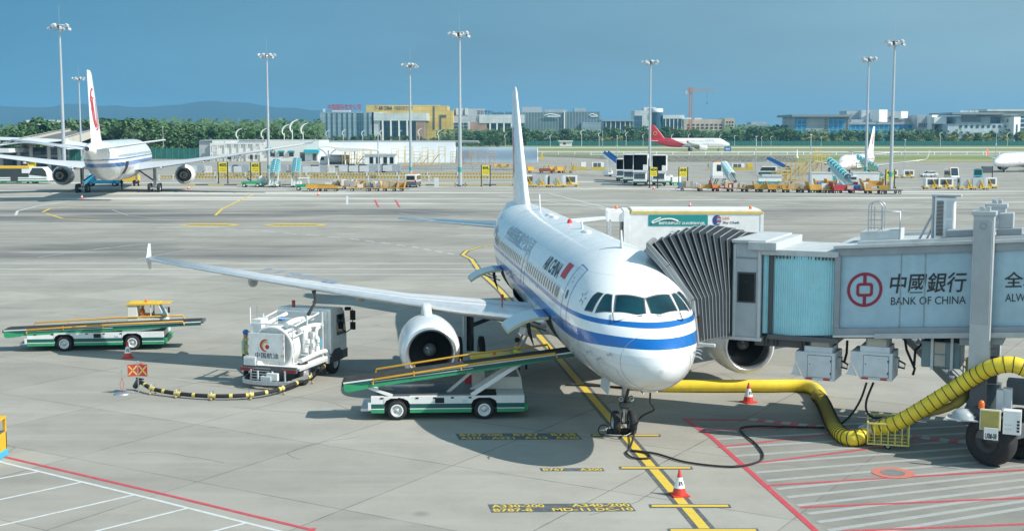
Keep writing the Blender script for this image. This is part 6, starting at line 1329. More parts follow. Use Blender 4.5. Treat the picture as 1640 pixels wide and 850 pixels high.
class Bld:
    def __init__(s, label, px0, d, cat='building'): s.d = d; s.x0 = wx(px0, d); s.t = thing('office_building', (s.x0, d, 0), label, cat)
    def X(s, px): return wx(px, s.d)-s.x0
    def blk(s, nm, px0, px1, ytop, m, ybot=None, y0=0., dep=30., off=0., rot=0.):
        q = MB(); zb = 0 if ybot is None else wz(ybot, s.d); cx = (s.X(px0)+s.X(px1))/2; w2 = (s.X(px1)-s.X(px0))/2; q.b2((-w2, y0-off, zb), (w2, y0+dep, wz(ytop, s.d)), m); return q.build(nm, s.t, loc=(cx, 0, 0), rz=R(rot))
    def wins(s, px0, px1, y0, y1, nx, nz, fx=.6, fz=.55, m=GLS, y=-.12, nm='window'):
        p = None
        dx = (px1-px0)/nx; dz = (y1-y0)/nz
        for i in range(nx):
            for j in range(nz):
                cx, cz = s.X(px0+dx*(i+.5)), wz(y0+dz*(j+.5), s.d)
                if p is None:
                    q = MB(); w2, h2 = (s.X(px0+dx)-s.X(px0))*fx/2, abs(dz)/FPX*s.d*fz/2; q.b2((-w2, -.1, -h2), (w2, .1, h2), m); p = q.build(nm, s.t); o = p
                else: o = p.copy(); COL.objects.link(o); o.parent = s.t
                o.location = (cx, y, cz)
    def text(s, body, px0, px1, y0, y1, m, y=-.3, nm='sign_lettering', **k):
        q = MB(); put_text(q, body, s.X(px1)-s.X(px0), (y1-y0)/FPX*s.d, plane_M(((s.X(px0)+s.X(px1))/2, y, wz((y0+y1)/2, s.d)), (1, 0, 0), (0, 0, 1)), m, **k); q.build(nm, s.t, fix=False)
SGR = mat('sign_red', (.40, .03, .05), .5)
b = Bld('blue grey glass office block with red roof lettering and tall dark window strips', 515, 950)
b.blk('main_block', 515, 600, 179, FB, dep=60); 
for i in range(9): b.blk('window_strip', 524+i*8.2, 526.5+i*8.2 if i != 6 else 531+i*8.2, 181, FGL, off=.25, dep=1.)
b.blk('portico', 600, 684, 181, FWH, 193, off=1., dep=50); b.blk('glass_wall', 604, 680, 193, FGL, y0=3., dep=40); b.blk('end_wall', 597, 610, 180, FWH, y0=0, dep=45)
for px in (613, 626, 639, 652): b.blk('column', px, px+2.4, 193, W_, off=1.0, dep=1.8)
b.blk('brick_pier', 667, 681, 193, FBR, off=.5, dep=4); b.text('中国国际航空公司', 527, 580, 167, 176, SGR, bold=.02); b.blk('roof_plant', 532, 560, 176.5, LG, 179, y0=6, dep=8); b.blk('roof_mast', 518, 521, 174, LG, 179, y0=4, dep=2)
b = Bld('gold clad office building with dark slots and an airline sign on its parapet', 588, 985)
b.blk('upper_block', 588, 704, 168.5, FGD, 184, dep=40); b.blk('main_block', 660, 717, 169.5, FGD, off=.4, dep=41); b.blk('side_block', 704, 726, 177, FGD, off=.2, dep=38)
b.blk('slot', 694.5, 697, 170, DG, 207, off=.7, dep=1); b.blk('slot', 705, 707.5, 184, DG, 216, off=.7, dep=1); b.blk('slot', 705, 715.5, 184, DG, 187.5, off=.75, dep=1); b.text('AIR CHINA', 608, 630, 170, 176.5, TXT, bold=.03); b.text('中国国际航空公司', 632, 662, 170, 176.5, TXT, bold=.01, y=-.9)
q = MB(); M = plane_M((b.X(604), -.5, wz(172.5, b.d)), (1, 0, 0), (0, 0, 1))
for pl in phoenix(2.3, 1): q.add([M @ Vector((x, y*.9, 0)) for x, y in pl], [(0, 1, 2, 3)], SGR)
q.build('sign_emblem', b.t, fix=False)
b.blk('bridge_frame', 717, 752, 194, FWH, 207, y0=4, dep=10); b.wins(719, 750, 195.5, 206, 4, 2, .8, .7, GLS, 3.8)
b = Bld('long grey office with brick piers and airline lettering on its roof edge', 726, 1000)
b.blk('roof_block', 727, 775, 174, GR, 186, y0=5, dep=25); b.blk('main_block', 726, 770, 185, FGP, dep=40); b.blk('portico', 768, 840, 183.5, FWH, 197, off=1, dep=40); b.blk('brick_pier', 752, 780, 195, FBR, off=.6, dep=6); b.blk('glass_wall', 780, 838, 197, FGL, y0=4, dep=30)
for px in (784, 795, 806, 818, 830): b.blk('column', px, px+2.4, 197, W_, off=.9, dep=1.6)
b.text('深圳航空', 764, 786, 176.5, 184, TXT, bold=.02, y=-.5); b.text('Shenzhen Airlines', 787, 826, 178.5, 184, TXT, bold=.02, y=-.5)
for px in (731, 737, 745): b.blk('roof_tank', px, px+4, 173, LG, 184, y0=2, dep=3)
b = Bld('wide green grey glass block with ribbed front and roof plant rooms', 834, 1040)
b.blk('main_block', 834, 904, 180, FGR, dep=50); b.blk('wing_block', 905, 960, 179, FGR, off=1, dep=50); b.blk('corner_fin', 902.5, 904.5, 178, W_, off=1.5, dep=3); b.blk('plant_room', 836, 868, 171, GR, 180, y0=8, dep=20); b.blk('plant_room', 872, 908, 175, FGP, 180, y0=8, dep=20); b.blk('plant_room', 920, 938, 173, FGP, 180, y0=8, dep=20)
q = MB()
for px, w_ in ((884, 26), (949, 14)): q.tube([(p.x, -1.4, p.y) for p in spline([(b.X(px-w_/2), wz(185, b.d), 0), (b.X(px-w_*.1), wz(182.5, b.d), 0), (b.X(px+w_/2), wz(185.5, b.d), 0)], 5)], .35, W_, 4); q.b2((b.X(px-w_*.3), -1.5, wz(187, b.d)), (b.X(px+w_/2), -1.2, wz(185.3, b.d)), W_); q.build('sign_emblem', b.t); q = MB()
b.blk('low_wing', 930, 968, 196, FB, off=6, dep=20)
b = Bld('dark glass hall with white columns and a flat roof edge', 962, 900)
b.blk('roof', 962, 1014, 191.5, FB, 194, off=2, dep=32); b.blk('glass_wall', 966, 1012, 194, FGL, dep=28)
for i in range(6): b.blk('column', 969+i*7.6, 970+i*7.6, 194, W_, off=1.5, dep=1)
b = Bld('pale blue tower block with a curved glass front and stepped roof', 1014, 960)
b.blk('tower_block', 1015, 1043, 177, FWH, dep=30); b.blk('penthouse', 1031, 1050, 171.5, FWH, 177, y0=5, dep=20); b.blk('glass_wall', 1015, 1027, 185, FGL, off=.4, dep=5); b.blk('side_block', 1060, 1094, 184, FWH, 190, off=1, dep=28); b.blk('side_glass', 1062, 1092, 190, FGL, dep=26)
q = MB(); q.lathe([(1, 0), (1, 1)], FGL, 24, 'Z'); o = q.build('curved_glass', b.t); o.location = (b.X(1050), 6, 0); o.scale = (b.X(1061)-b.X(1050), 8, wz(180, b.d)); q = MB(); q.lathe([(1.05, 0), (1.05, 1), (.001, 1)], FWH, 24, 'Z'); o = q.build('roof_ring', b.t); o.location = (b.X(1050), 6, wz(180, b.d)); o.scale = (b.X(1061)-b.X(1050), 8, 3)
for i in range(5): b.blk('column', 1064+i*6.4, 1065+i*6.4, 190, W_, off=.8, dep=1)
q = MB(); q.b2((b.X(1090), -3, wz(190.5, b.d)), (b.X(1105), 12, wz(188.5, b.d)), W_); q.build('roof_wing', b.t)
b = Bld('reddish beige brick block with rows of small windows behind the crane', 1094, 1010)
b.blk('main_block', 1094, 1158, 191, FBE, dep=30); b.blk('tower_block', 1158, 1174, 189, mat('cream_render', (.50, .43, .33), .6), off=1, dep=30); b.wins(1098, 1156, 197, 212, 8, 3, .55, .5); b.wins(1160, 1173, 193, 212, 3, 4, .5, .5, y=-1.1)
b.blk('plant_room', 1112, 1124, 188.5, LG, 191, y0=6, dep=8)
b = Bld('low grey buildings on the skyline between brick block and trees', 1177, 1150); b.blk('main_block', 1177, 1230, 199, FB, dep=30); b.blk('roof_block', 1202, 1226, 195, FGP, 199, y0=4, dep=20); b.wins(1180, 1228, 201, 208, 10, 2, .7, .5)
b = Bld('grey panelled building with blue glass bays under a flat overhanging roof', 1268, 860)
b.blk('main_block', 1270, 1357, 187, FGP, dep=40); b.blk('roof', 1264, 1360, 183.5, RFD, 187, off=3, dep=46); b.blk('blue_glass', 1271, 1288, 189, FBM, off=.4, dep=3); b.blk('blue_glass', 1325, 1349, 189, FBM, off=.4, dep=3); b.wins(1317, 1323, 190, 210, 1, 6, .8, .5); b.wins(1351, 1356, 190, 210, 1, 6, .8, .5)
b = Bld('long low hall with a blue mosaic glass front and white roof blocks', 1356, 880)
b.blk('main_block', 1357, 1466, 195.5, FGP, 199, off=.6, dep=40); b.blk('blue_glass', 1357, 1466, 199, FBM, dep=38); b.blk('upper_roof', 1362, 1462, 191, FGP, 195.5, y0=4, dep=34); b.blk('roof_block', 1381, 1422, 176, FWH, 195, y0=8, dep=20); b.blk('roof_block', 1403, 1422, 175.5, W_, 195, y0=1, dep=8, rot=32); b.blk('roof_block', 1361, 1384, 177, FGP, 192, y0=14, dep=20); b.blk('roof_frame', 1424, 1456, 179, FGP, 192, y0=10, dep=20); b.blk('roof_frame', 1440, 1456, 178, W_, 189, y0=2, dep=8, rot=32)
b = Bld('white block with a narrow dark window and grey side wings', 1464, 870)
b.blk('grey_wing', 1465, 1482, 184, FGP, dep=30); b.blk('white_block', 1482, 1500, 184, W_, off=2, dep=8, rot=32); b.blk('glass_slot', 1489, 1493.5, 199, FGL, off=2.4, dep=2, rot=32); b.blk('rear_wing', 1500, 1513, 187, FGP, y0=4, dep=20); b.blk('low_wing', 1500, 1513, 198, W_, y0=0, dep=6, rot=20); b.wins(1467, 1481, 196, 204, 5, 1, .6, .8); b.wins(1501, 1512, 199, 212, 3, 2, .5, .4)
b = Bld('wide pale office with a dark sweeping roof and a row of windows', 1513, 850)
b.blk('main_block', 1514, 1618, 198, FOF, dep=40); b.blk('end_block', 1612, 1628, 187, W_, off=2, dep=9, rot=32); b.blk('upper_block', 1532, 1612, 186, FOF, 198, y0=5, dep=30); b.blk('roof', 1518, 1600, 180, RFD, 183.5, off=3, dep=44); b.blk('roof', 1568, 1626, 182, RFD, 185, off=1, dep=40); b.blk('roof_void', 1540, 1570, 183, GLS, 194.5, y0=4.6, dep=2); b.blk('glass_slot', 1617.5, 1621, 199, FGL, off=2.4, dep=2, rot=32)
b.wins(1530, 1610, 199, 205, 9, 1, .42, .75); b.wins(1598, 1612, 190, 196, 2, 1, .35, .9); b.blk('annex', 1500, 1520, 187, W_, 198, y0=10, dep=15); b.blk('glass_void', 1586, 1602, 187, FGL, 197, y0=4.7, dep=2)
b.text('白云机场', 1533, 1562, 176.5, 180, W_, bold=.02)
b = Bld('glass terminal wing with lattice roof at the right edge', 1575, 930); b.blk('roof', 1574, 1690, 175, FWH, 178, off=2, dep=40); b.blk('lattice_wall', 1576, 1690, 178, FGP, 186, dep=30); b.blk('glass_wall', 1626, 1690, 186, FGL, dep=30)
for i in range(3): b.blk('floor_band', 1626, 1690, 189+i*7, FOF, 191+i*7, off=.4, dep=2)
b = Bld('tiny white houses far away on the skyline beyond the flyover', 47, 1600); b.blk('wall', 47, 68, 192, W_, dep=20); b.blk('wall', 56, 68, 190.5, GR, 193, y0=-1, dep=20); b.blk('wall', 82, 92, 192, W_, dep=20)
# tower crane
d = 1000; t = thing('tower_crane', (wx(1104, d), d, 0), 'orange lattice tower crane rising behind the offices', 'crane'); OC = mat('crane_orange', (.48, .22, .12), .6); q = MB(); zt = wz(146, d); w_ = 1.0
for x in (-w_, w_):
    for y in (-w_, w_): q.b2((x-.18, y-.18, 0), (x+.18, y+.18, zt), OC)
z = 3.
while z < zt-3: q.bar((-w_, -w_, z), (w_, -w_, z+3), .16, .16, OC); q.bar((w_, w_, z), (-w_, w_, z+3), .16, .16, OC); q.bar((-w_, w_, z), (-w_, -w_, z+3), .16, .16, OC); q.b2((-w_, -w_-.1, z), (w_, -w_+.1, z+.2), OC); z += 3
q.build('mast', t); q = MB(); L = wx(1141, d)-wx(1104, d)
for z in (zt, zt+1.6): q.bar((-4, 0, z), (L, 0, z+.2), .3, .3, OC)
for i in range(11): q.bar((i*L/11, 0, zt), ((i+.5)*L/11, 0, zt+1.6), .16, .16, OC)
q.b2((-4.6, -1, zt-2.5), (-2.5, 1, zt+.2), GR); q.b2((-1.2, -1.4, zt-1.5), (1.2, 1.4, zt+2.6), OC); q.build('jib', t); q = MB(); q.tube([(L*.7, 0, zt), (L*.7, 0, zt-9)], .06, BK, 5); q.ball((L*.7, 0, zt-9.3), .5, BK, 6); q.build('hook', t)
# --- white service hall, canopy and silver blast wall on the left
def plat(label, nm, cat, px, py, rz=0., group=None): return thing(nm, G(px, py), label, cat, rz, group)
d = 400; t = thing('service_hall', (wx(342, d), d, 0), 'long white service hall with grey end wall and teal window awnings', 'building'); kx4 = d/FPX; L = (512-342)*kx4; Hh = wz(225, d)
q = MB(); q.b2((0, 0, 0), (L, 22, Hh), mat('hall_white', (.74, .73, .69), .5)); q.b2((-4.3, 1.0, 0), (0, 23, Hh-.1), GR); q.b2((4, -.15, Hh-1.0), (16, 0, Hh+.05), W_); q.build('wall', t); q = MB(); q.b2((-4, .5, Hh), (L, 22.5, Hh+.25), GR); q.b2((8.5, -.5, Hh), (L*.5, .4, Hh+.25), mat('tin_roof', (.30, .29, .28), .5)); q.build('roof', t)
for px in (432, 438, 452, 468): q = MB(); x = (px-342)*kx4; z = wz(243 if px > 433 else 238, d); q.side([(x-1.0, z), (x+1.0, z), (x+.9, z+.5), (x-.9, z+.5)], -.7, 0, TEAL); q.b2((x-.7, -.05, z-1.3), (x+.7, 0, z-.1), GLS); q.build('window_awning', t)
q = MB(); x = (486-342)*kx4; q.b2((x-.8, -.06, 0), (x+.8, 0, wz(243, d)), DG); q.build('door', t)
for px, w_ in ((366, 3.), (372, 2), (402, 4)): q = MB(); x = (px-342)*kx4; q.b2((x, -.06, .6), (x+w_*.5, 0, 2.2), GLS); q.build('window', t)
q = MB(); x0, x1, z0, z1 = 0., (421-342)*kx4, wz(246, d), wz(229, d)
for y in (-2.5, -.4):
    for z in (z0, z1): q.bar((x0, y, z), (x1, y, z), .25, .25, W_)
    for i in range(8): x = x0+(x1-x0)*i/7; q.bar((x, y, 0), (x, y, z1), .22, .22, W_)
    for i in (0, 6): x = x0+(x1-x0)*i/7; xx = x0+(x1-x0)*(i+1)/7; q.bar((x, y, z0), (xx, y, z1), .16, .16, W_); q.bar((x, y, z1), (xx, y, z0), .16, .16, W_)
q.build('stair_frame', t)
d = 402; t = thing('teal_kiosk', (wx(503, d), d-4, 0), 'small white kiosk with a bright teal canopy beside the service hall', 'kiosk'); q = MB(); q.b2((-2, 0, 0), (2, 3, 3.0), W_); q.build('wall', t); q = MB(); q.side([(-2.4, 2.6), (2.6, 2.6), (2.2, 3.6), (-2, 3.6)], -1.4, 1, mat('bright_teal', (.02, .42, .52), .4)); q.build('canopy', t); q = MB(); q.b2((.4, -.06, .2), (1.6, 0, 2.3), DG); q.build('door', t)
d = 330; t = thing('white_canopy', (wx(560, d), d, 0), 'white curved shelter roof on slender posts over the equipment yard', 'shelter'); kx3 = d/FPX; q = MB(); P = [(512, 236), (525, 235), (535, 237), (545, 242), (560, 242.5), (600, 241), (608, 240)]; T = [(512, 235), (525, 233.8), (545, 236), (575, 237), (600, 239), (608, 240)]
q.side([((a-560)*kx3, wz(b_, d)) for a, b_ in P]+[((a-560)*kx3, wz(b_-.6, d)) for a, b_ in reversed(T)], 0, 14, mat('membrane_white', (.75, .74, .71), .6)); q.build('roof', t)
for px in (526, 553, 568): q = MB(); x = (px-560)*kx3; q.cyl((x, 1, 0), (x, 1, wz(240, d)), .18, W_, 8); q.build('post', t)
for s_ in (-1, 1): q = MB(); x = (526-560)*kx3; q.tube(spline([(x, 1, wz(253, d)), (x+s_*1.0, 1, wz(243, d)), (x+s_*2.4, 1, wz(237.5, d))], 5), .15, W_, 6); q.build('arch', t)
# distant airside road deck behind (grey viaduct with white posts)
t = thing('viaduct', (wx(512, 470), 470, 0), 'grey viaduct with slim white posts behind the shelter roof', 'viaduct'); q = MB(); q.b2((0, 0, wz(228, 470)-.0), (58, 8, wz(226, 470)), GR); q.b2((0, -.2, wz(226, 470)), (58, .1, wz(224.3, 470)), GR); q.build('deck', t)
for i in range(7): q = MB(); q.b2((2+i*3.3, -.6, 0), (2.5+i*3.3, -.2, wz(227, 470)), W_); q.build('post', t)
MTL = mat('blast_wall_metal', (.62, .66, .69), .28, metal=.9, var=.1, scale=.15)
def blast(label, pts, prof, m=MTL):
    o0 = pts[0]; t = thing('blast_wall', o0, label, 'blast wall'); q = MB(); n = len(prof); vs = []
    for p in pts:
        for (dy, z) in prof: vs.append((p.x-o0.x, p.y-o0.y+dy, z))
    q.add(vs, [(i*n+j, (i+1)*n+j, (i+1)*n+j+1, i*n+j+1) for i in range(len(pts)-1) for j in range(n-1)], m, True); q.build('curved_sheet', t, fix=False)
    for i in range(0, len(pts), 3):
        q = MB(); p = pts[i]; q.tube([(p.x-o0.x, p.y-o0.y+dy+.15, z) for dy, z in prof], .09, ST, 5); q.bar((p.x-o0.x, p.y-o0.y+5, 0), (p.x-o0.x, p.y-o0.y+prof[-1][0]+.2, prof[-1][1]-.5), .15, .15, ST); q.build('rib', t)
cp = [(0, .05), (.2, .9), (.7, 2.0), (1.4, 3.2), (2.0, 4.3), (2.4, 5.4), (2.5, 6.1)]
blast('tall bright silver curved blast wall left of the light mast', [Vector((wx(px, 374), 374+4*math.sin((px-520)*.008), 0)) for px in range(512, 735, 9)], cp, mat('sunlit_blast_wall', (.74, .76, .77), .38, metal=.35, var=.06, scale=.15))  # sun on this stretch is put into the colour: paler, less metallic sheet
blast('low blue silver curved blast wall ending behind the jet fin', [Vector((wx(px, 384), 384, gz(wx(px, 384), 384))) for px in range(726, 868, 9)], [(a, z*.74) for a, z in cp])
q = MB(); q.b2((-.4, -.2, 0), (.4, .2, 1.6), YEL); o = q.build('yellow_bollard'); o.location = G(868, 256); tag(o, 'yellow box at the right end of the blast wall', 'bollard')
# gatehouse building with dark windows behind the yellow frames
d = 320; t = thing('crew_hut', (wx(585, d), d, 0), 'low white crew hut with dark windows behind yellow work frames', 'hut'); q = MB(); Lh = (632-583)*d/FPX; q.b2((0, 0, 0), (Lh, 5, wz(247, d)), W_); q.build('wall', t); q = MB(); q.b2((-.3, -.3, wz(247, d)), (Lh+.3, 5.3, wz(245.5, d)), LG); q.build('roof', t)
for x in (1.2, 2.8, 4.6, 6.2): q = MB(); q.b2((x, -.06, 1.3), (x+.9, 0, 2.9), GLS); q.build('window', t)
# --- left terminal station with trussed roof, flyover and traffic
d = 300; kx3 = d/FPX; t = thing('bus_station', (wx(0, d), d, 0), 'grey bus station with a white arched truss roof at the left edge', 'building'); q = MB(); RW = mat('roof_white', (.66, .69, .71), .4)
arch = [(-60, 219), (0, 221), (30, 222), (60, 224), (95, 230), (118, 236)]
q.side([(x*kx3, wz(y, d)) for x, y in arch]+[(x*kx3, wz(y+2.2, d)) for x, y in reversed(arch)], -3, 20, RW); q.b2((-9, -6, wz(243, d)), (33*kx3, 14, wz(236.5, d)), RW); q.build('roof', t)
q = MB(); ar2 = [(-60, 232), (0, 232), (12, 231), (30, 229), (50, 227.5), (70, 229), (95, 234)]
pa = spline([(x*kx3, -2.5, wz(y, d)) for x, y in ar2], 4); q.tube(pa, .16, W_, 6); pb = spline([(x*kx3, -2.5, wz(y+2.6, d)) for x, y in arch], 6)
for i in range(22): a = pa[int(i*(len(pa)-1)/22)]; b_ = pb[min(len(pb)-1, int((i+.5)*(len(pb)-1)/22))]; q.bar(a, b_, .1, .1, W_); c_ = pa[int((i+1)*(len(pa)-1)/22)]; q.bar(b_, c_, .1, .1, W_)
q.build('roof_truss', t)
for px in (-6, 22, 42, 71, 88): q = MB(); q.cyl((px*kx3, 4, 0), (px*kx3, 4, wz(234, d)), .45, LG, 10); q.build('column', t)
q = MB(); q.b2((-9, 8, 0), (92*kx3, 9, wz(236, d)), FGL); q.b2((-9, 7.8, wz(252, d)), (95*kx3, 7.95, wz(248, d)), GR); q.build('glass_wall', t)
ASP = mat('flyover_asphalt', (.13, .13, .13), .9)
fp = [(128, 203, 620), (140, 206.5, 540), (136, 210, 460), (118, 214, 400), (96, 220, 350), (66, 228, 300)]
cl_ = spline([At(a, b_, dd) for a, b_, dd in fp], 8); L_, R_ = [], []
for i, p in enumerate(cl_):
    dd = (cl_[min(i+1, len(cl_)-1)]-cl_[max(0, i-1)]); n_ = Vector((-dd.y, dd.x, 0)).normalized()*4.6; L_.append(p+n_); R_.append(p-n_)
q = MB(); q.add(L_+R_, [(i, i+1, len(L_)+i+1, len(L_)+i) for i in range(len(L_)-1)], ASP); up = Vector((0, 0, 1.0)); dn_ = Vector((0, 0, -1.6)); CB = mat('parapet_concrete', (.55, .52, .45), .7)
for S in (L_, R_):
    q.add([p+up for p in S]+[p+dn_ for p in S], [(i, i+1, len(S)+i+1, len(S)+i) for i in range(len(S)-1)], CB); q.add([p+up+Vector((.3, 0, 0)) for p in S]+[p+up-Vector((.3, 0, 0)) for p in S], [(i, i+1, len(S)+i+1, len(S)+i) for i in range(len(S)-1)], CB)
struct(q.build('flyover_road', fix=False))
for i in range(4, len(cl_)-3, 9): q = MB(); p = cl_[i]; q.cyl((0, 0, 0), (0, 0, p.z-1.), .7, CB, 10); o = q.build('flyover_pier'); o.location = (p.x, p.y, 0); tag(o, 'round concrete pier carrying the curved flyover', 'pier', 'piers under the flyover')
# ------------------------------------------------------------------ light masts and lamp posts
MG = mat('mast_grey', (.45, .49, .52), .45, metal=.3)
def mast_proto(h):
    t = thing('light_mast', (0, 0, 0), '', 'light mast'); q = MB(); q.tube([(0, 0, 0), (0, 0, h*.5), (0, 0, h)], [.36, .26, .16], MG, 12); q.tube([(0, 0, h), (0, 0, h+3.2)], .03, ST, 5); q.lathe([(.55, 0), (.5, .25), (.38, .3)], DG, 12); q.lathe([(.37, 2.6), (.37, 3.4)], mat('mast_band_green', (.06, .35, .28), .5), 12); q.build('pole', t)
    q = MB(); 
    for z, r in ((h-.2, 1.5), (h-.9, .8)): q.tube([(r*math.cos(a), r*math.sin(a), z) for a in frange(0, 2*PI, 19)], .06, MG, 6, caps=False)
    for k in range(6): a = PI*k/3; q.bar((.1*math.cos(a), .1*math.sin(a), h-.9), (1.5*math.cos(a), 1.5*math.sin(a), h-.2), .06, .06, MG)
    q.lathe([(.35, h-.9), (.4, h-.3), (.2, h)], DM, 10); q.build('head_frame', t)
    q = MB(); q.box((0, 0, 0), (.55, .45, .4), LG, Matrix.Rotation(.5, 4, 'Y')); q.box((.12, 0, -.16), (.4, .38, .08), mat('lamp_lens', (.55, .55, .5), .15), Matrix.Rotation(.5, 4, 'Y')); q.box((-.25, 0, .1), (.2, .3, .3), DM, Matrix.Rotation(.5, 4, 'Y')); p = q.build('floodlight', t)
    for k in range(10):
        a = 2*PI*(k+.3)/10; o = p if k == 0 else p.copy()
        if k: COL.objects.link(o); o.parent = t
        rr = 1.75 if k % 2 else 1.25; o.location = (rr*math.cos(a), rr*math.sin(a), h-.25-(.45 if k % 3 == 0 else 0)); o.rotation_euler.z = a
    for k, (x, y) in enumerate(((.9, .9), (-.9, .9), (.9, -.9), (-.9, -.9))):
        q = MB()
        for i in range(4): q.b2((x-.07, y-.07, i*.25), (x+.07, y+.07, i*.25+.25), YEL if i % 2 else BK)
        q.build('guard_post', t)
    return t
m0 = mast_proto(27.); um = [0]
for px, py, pt, lab in ((104, 291, 34, 'tall floodlight mast behind the left wing of the far airliner'), (431, 290, 82, 'tall floodlight mast in front of the white service hall'), (658, 291, 98, 'tall floodlight mast in front of the bright silver blast wall'), (737, 299, 46, 'tallest floodlight mast with a green band just left of the jet fin'), (1040, 291, 93, 'tall floodlight mast behind the stand sign reading 404'), (1386, 293, 88, 'tall floodlight mast beside the white jet with painted tail'), (1426, 306, 60, 'tall floodlight mast at the right end of the dolly row'), (131, 268, 121, 'thin distant floodlight mast beside the far airliner fin')):
    o = m0 if not um[0] else dup(m0); um[0] = 1; g = G(px, py); o.location = g; g2 = hg = 0
    lo, hi = 5, 60
    for _ in range(40):
        md = (lo+hi)/2; dz = md+g.z-CAMH; yy = 425-FPX*(g.y*_s+dz*_c)/(g.y*_c-dz*_s)
        if yy > pt: lo = md
        else: hi = md
    o.scale = (lo/27*.98,)*3 if abs(lo/27-1) < .25 else (.95, .95, lo/27); o['label'] = lab; o['group'] = 'floodlight masts of the apron'; o.rotation_euler.z = rnd.uniform(0, 6)
def lamp_proto(h):
    t = thing('lamp_post', (0, 0, 0), '', 'lamp post'); q = MB(); q.tube([(0, 0, 0), (0, 0, h)], [.13, .09], MG, 8); q.b2((-.12, -.12, h*.62), (.12, .12, h*.66), W_); q.build('pole', t); q = MB(); q.b2((-.2, -.3, h-.15), (.2, .2, h+.1), LG); q.build('lamp', t); return t
p0 = lamp_proto(9.); ul = [0]
for px, py, pt, lab in ((606, 289, 213, 'slim grey lamp post in front of the white crew hut'), (965, 246, 210, 'slim lamp post on the grass before the guard hut'), (988, 263, 217, 'slim lamp post left of the parked catering trucks'), (1210, 275, 218, 'slim lamp post beside the white van in mid apron'), (1297, 297, 215, 'slim lamp post in front of the left white container'), (1448, 275, 223, 'slim lamp post right of the two tall masts'), (1594, 268, 210, 'slim lamp post in front of the right edge jet wing'), (262, 252, 203, 'slim lamp post between the far airliner and the wood'), (365, 240, 206, 'thin lamp post behind the white service hall')):
    o = p0 if not ul[0] else dup(p0); ul[0] = 1; g = G(px, py); o.location = g; o.scale = (1, 1, (wz(pt, g.y)-g.z)/9); o['label'] = lab; o['group'] = 'slim grey lamp posts'
def feather_proto():
    t = thing('street_lamp', (0, 0, 0), '', 'street lamp'); q = MB(); q.tube([(0, 0, 0), (0, 0, 7.4)], [.14, .11], W_, 8); q.build('pole', t); q = MB(); P = spline([(0, 0, 6.6), (-.55, 0, 7.4), (-.5, 0, 8.4), (.2, 0, 9.3), (1.5, 0, 9.9)], 5); q.tube(P, [.08+.17*math.sin(PI*i/(len(P)-1))**1.2 for i in range(len(P))], W_, 8); q.build('lamp_arm', t); return t
f0 = feather_proto(); uf = [0]
def feather(px, pt, d, flip=1):
    o = f0 if not uf[0] else dup(f0); uf[0] = 1; h = wz(pt, d); s = max(.6, h/9.9); o.location = (wx(px, d), d, 0); o.scale = (s*flip, s, s); o['label'] = 'white street lamp with a curled feather shaped top on the road before the trees'; o['group'] = 'white curled street lamps along the airport road'
for px, pt, d in ((383, 205, 430), (423, 205, 440), (437, 208, 520), (457, 199, 440), (470, 191.5, 430), (487, 196.5, 440), (467, 209, 560), (493, 208, 560), (525, 208, 680), (551, 207, 690), (582, 208, 690), (611, 207, 690), (641, 208, 700), (672, 205, 690), (703, 208, 700), (809, 214, 760), (881, 215, 770)): feather(px, pt, d)
for px, pt in ((931, 207), (959, 211), (1002, 211), (1029, 214), (1075, 214), (1102, 214), (1152, 215), (1175, 216), (1210, 217), (1218, 219), (1233, 219), (1313, 218), (1503, 211), (1610, 212)): feather(px, pt, 778)
# ------------------------------------------------------------------ the other aircraft
def rz_of(a): return math.atan2(a[1], a[0])
W330 = dict(wing=[(0, 17.2, 12.5, 3.6, .13, .02), (2.9, 19.2, 11.0, 3.8, .13, .03), (9.4, 24.0, 7.0, 4.5, .12, .02), (19, 30.2, 4.6, 5.9, .11, 0), (29.4, 36.6, 2.4, 7.6, .10, 0)], tracks=[(6.5, .5, .6), (13, .5, .6), (18.5, .5, .6), (23.5, .5, .5)], belly=(17.5, 36.5, 2.75, .25), eng=(19.6, 9.37, 2.45, 1.42, 1.25), pyl=(24.5, 4.6), hs=[(.5, 50.0, 6.2, 6.9, .10, 0), (9.7, 55.6, 2.4, 8.2, .09, 0)], main=(28.9, 5.34, .68, .7, (-1., 1.)), nose=(6.67, .5, .36), wlz=2.0,
            fin=[(7.0, 43.5, 12.0, 0, .06, 0), (7.6, 46, 9.2, 0, .09, 0), (8.4, 47.2, 8.0, 0, .10, 0), (16.9, 53.2, 3.5, 0, .10, 0), (17.4, 54, 2.6, 0, .05, 0)])
def dimmed(W, sc, zoff, Lk):   # a similar twin scaled from the stand aircraft
    return W
F330 = Fus(58.8, 1.41, 1.3); a330 = Vector((.165, -.986, 0)).normalized(); n330 = Vector((-60.5, 199., 0))-a330*28.9; n330.z = 0
pl, lv = make_airliner('wide_body_jet', 'large white airliner with a red tail emblem standing tail-on at far left', n330, rz_of(a330), F330, 'stripes', W330, winglet='blend')
def fin_emblem(root, W, scale, x0, z0, h=1.0):
    f = W['fin']
    for sd in (1, -1):
        o = MB()
        for pl_ in phoenix(scale, 1): o.add([(x0-x*1.5+.5*y, sd*.1, z0+y*h) for x, y in pl_], [(0, 1, 2, 3)], mat('emblem_red', (.55, .03, .05), .45))
        ob = o.build('emblem', root, fix=False); a, b_ = f[2], f[3]
        for v in ob.data.vertices:
            t = (v.co.z-a[0])/(b_[0]-a[0]); ch = a[2]+(b_[2]-a[2])*t; xle = a[1]+(b_[1]-a[1])*t; x = min(1, max(0., (v.co.x-xle)/ch)); v.co.y = sd*(ch*5*.10*(.2969*math.sqrt(x)-.126*x-.3516*x*x+.2843*x**3-.1036*x**4)+.04)
fin_emblem(pl, W330, 3.1, 53.2, 11.5, 1.15)
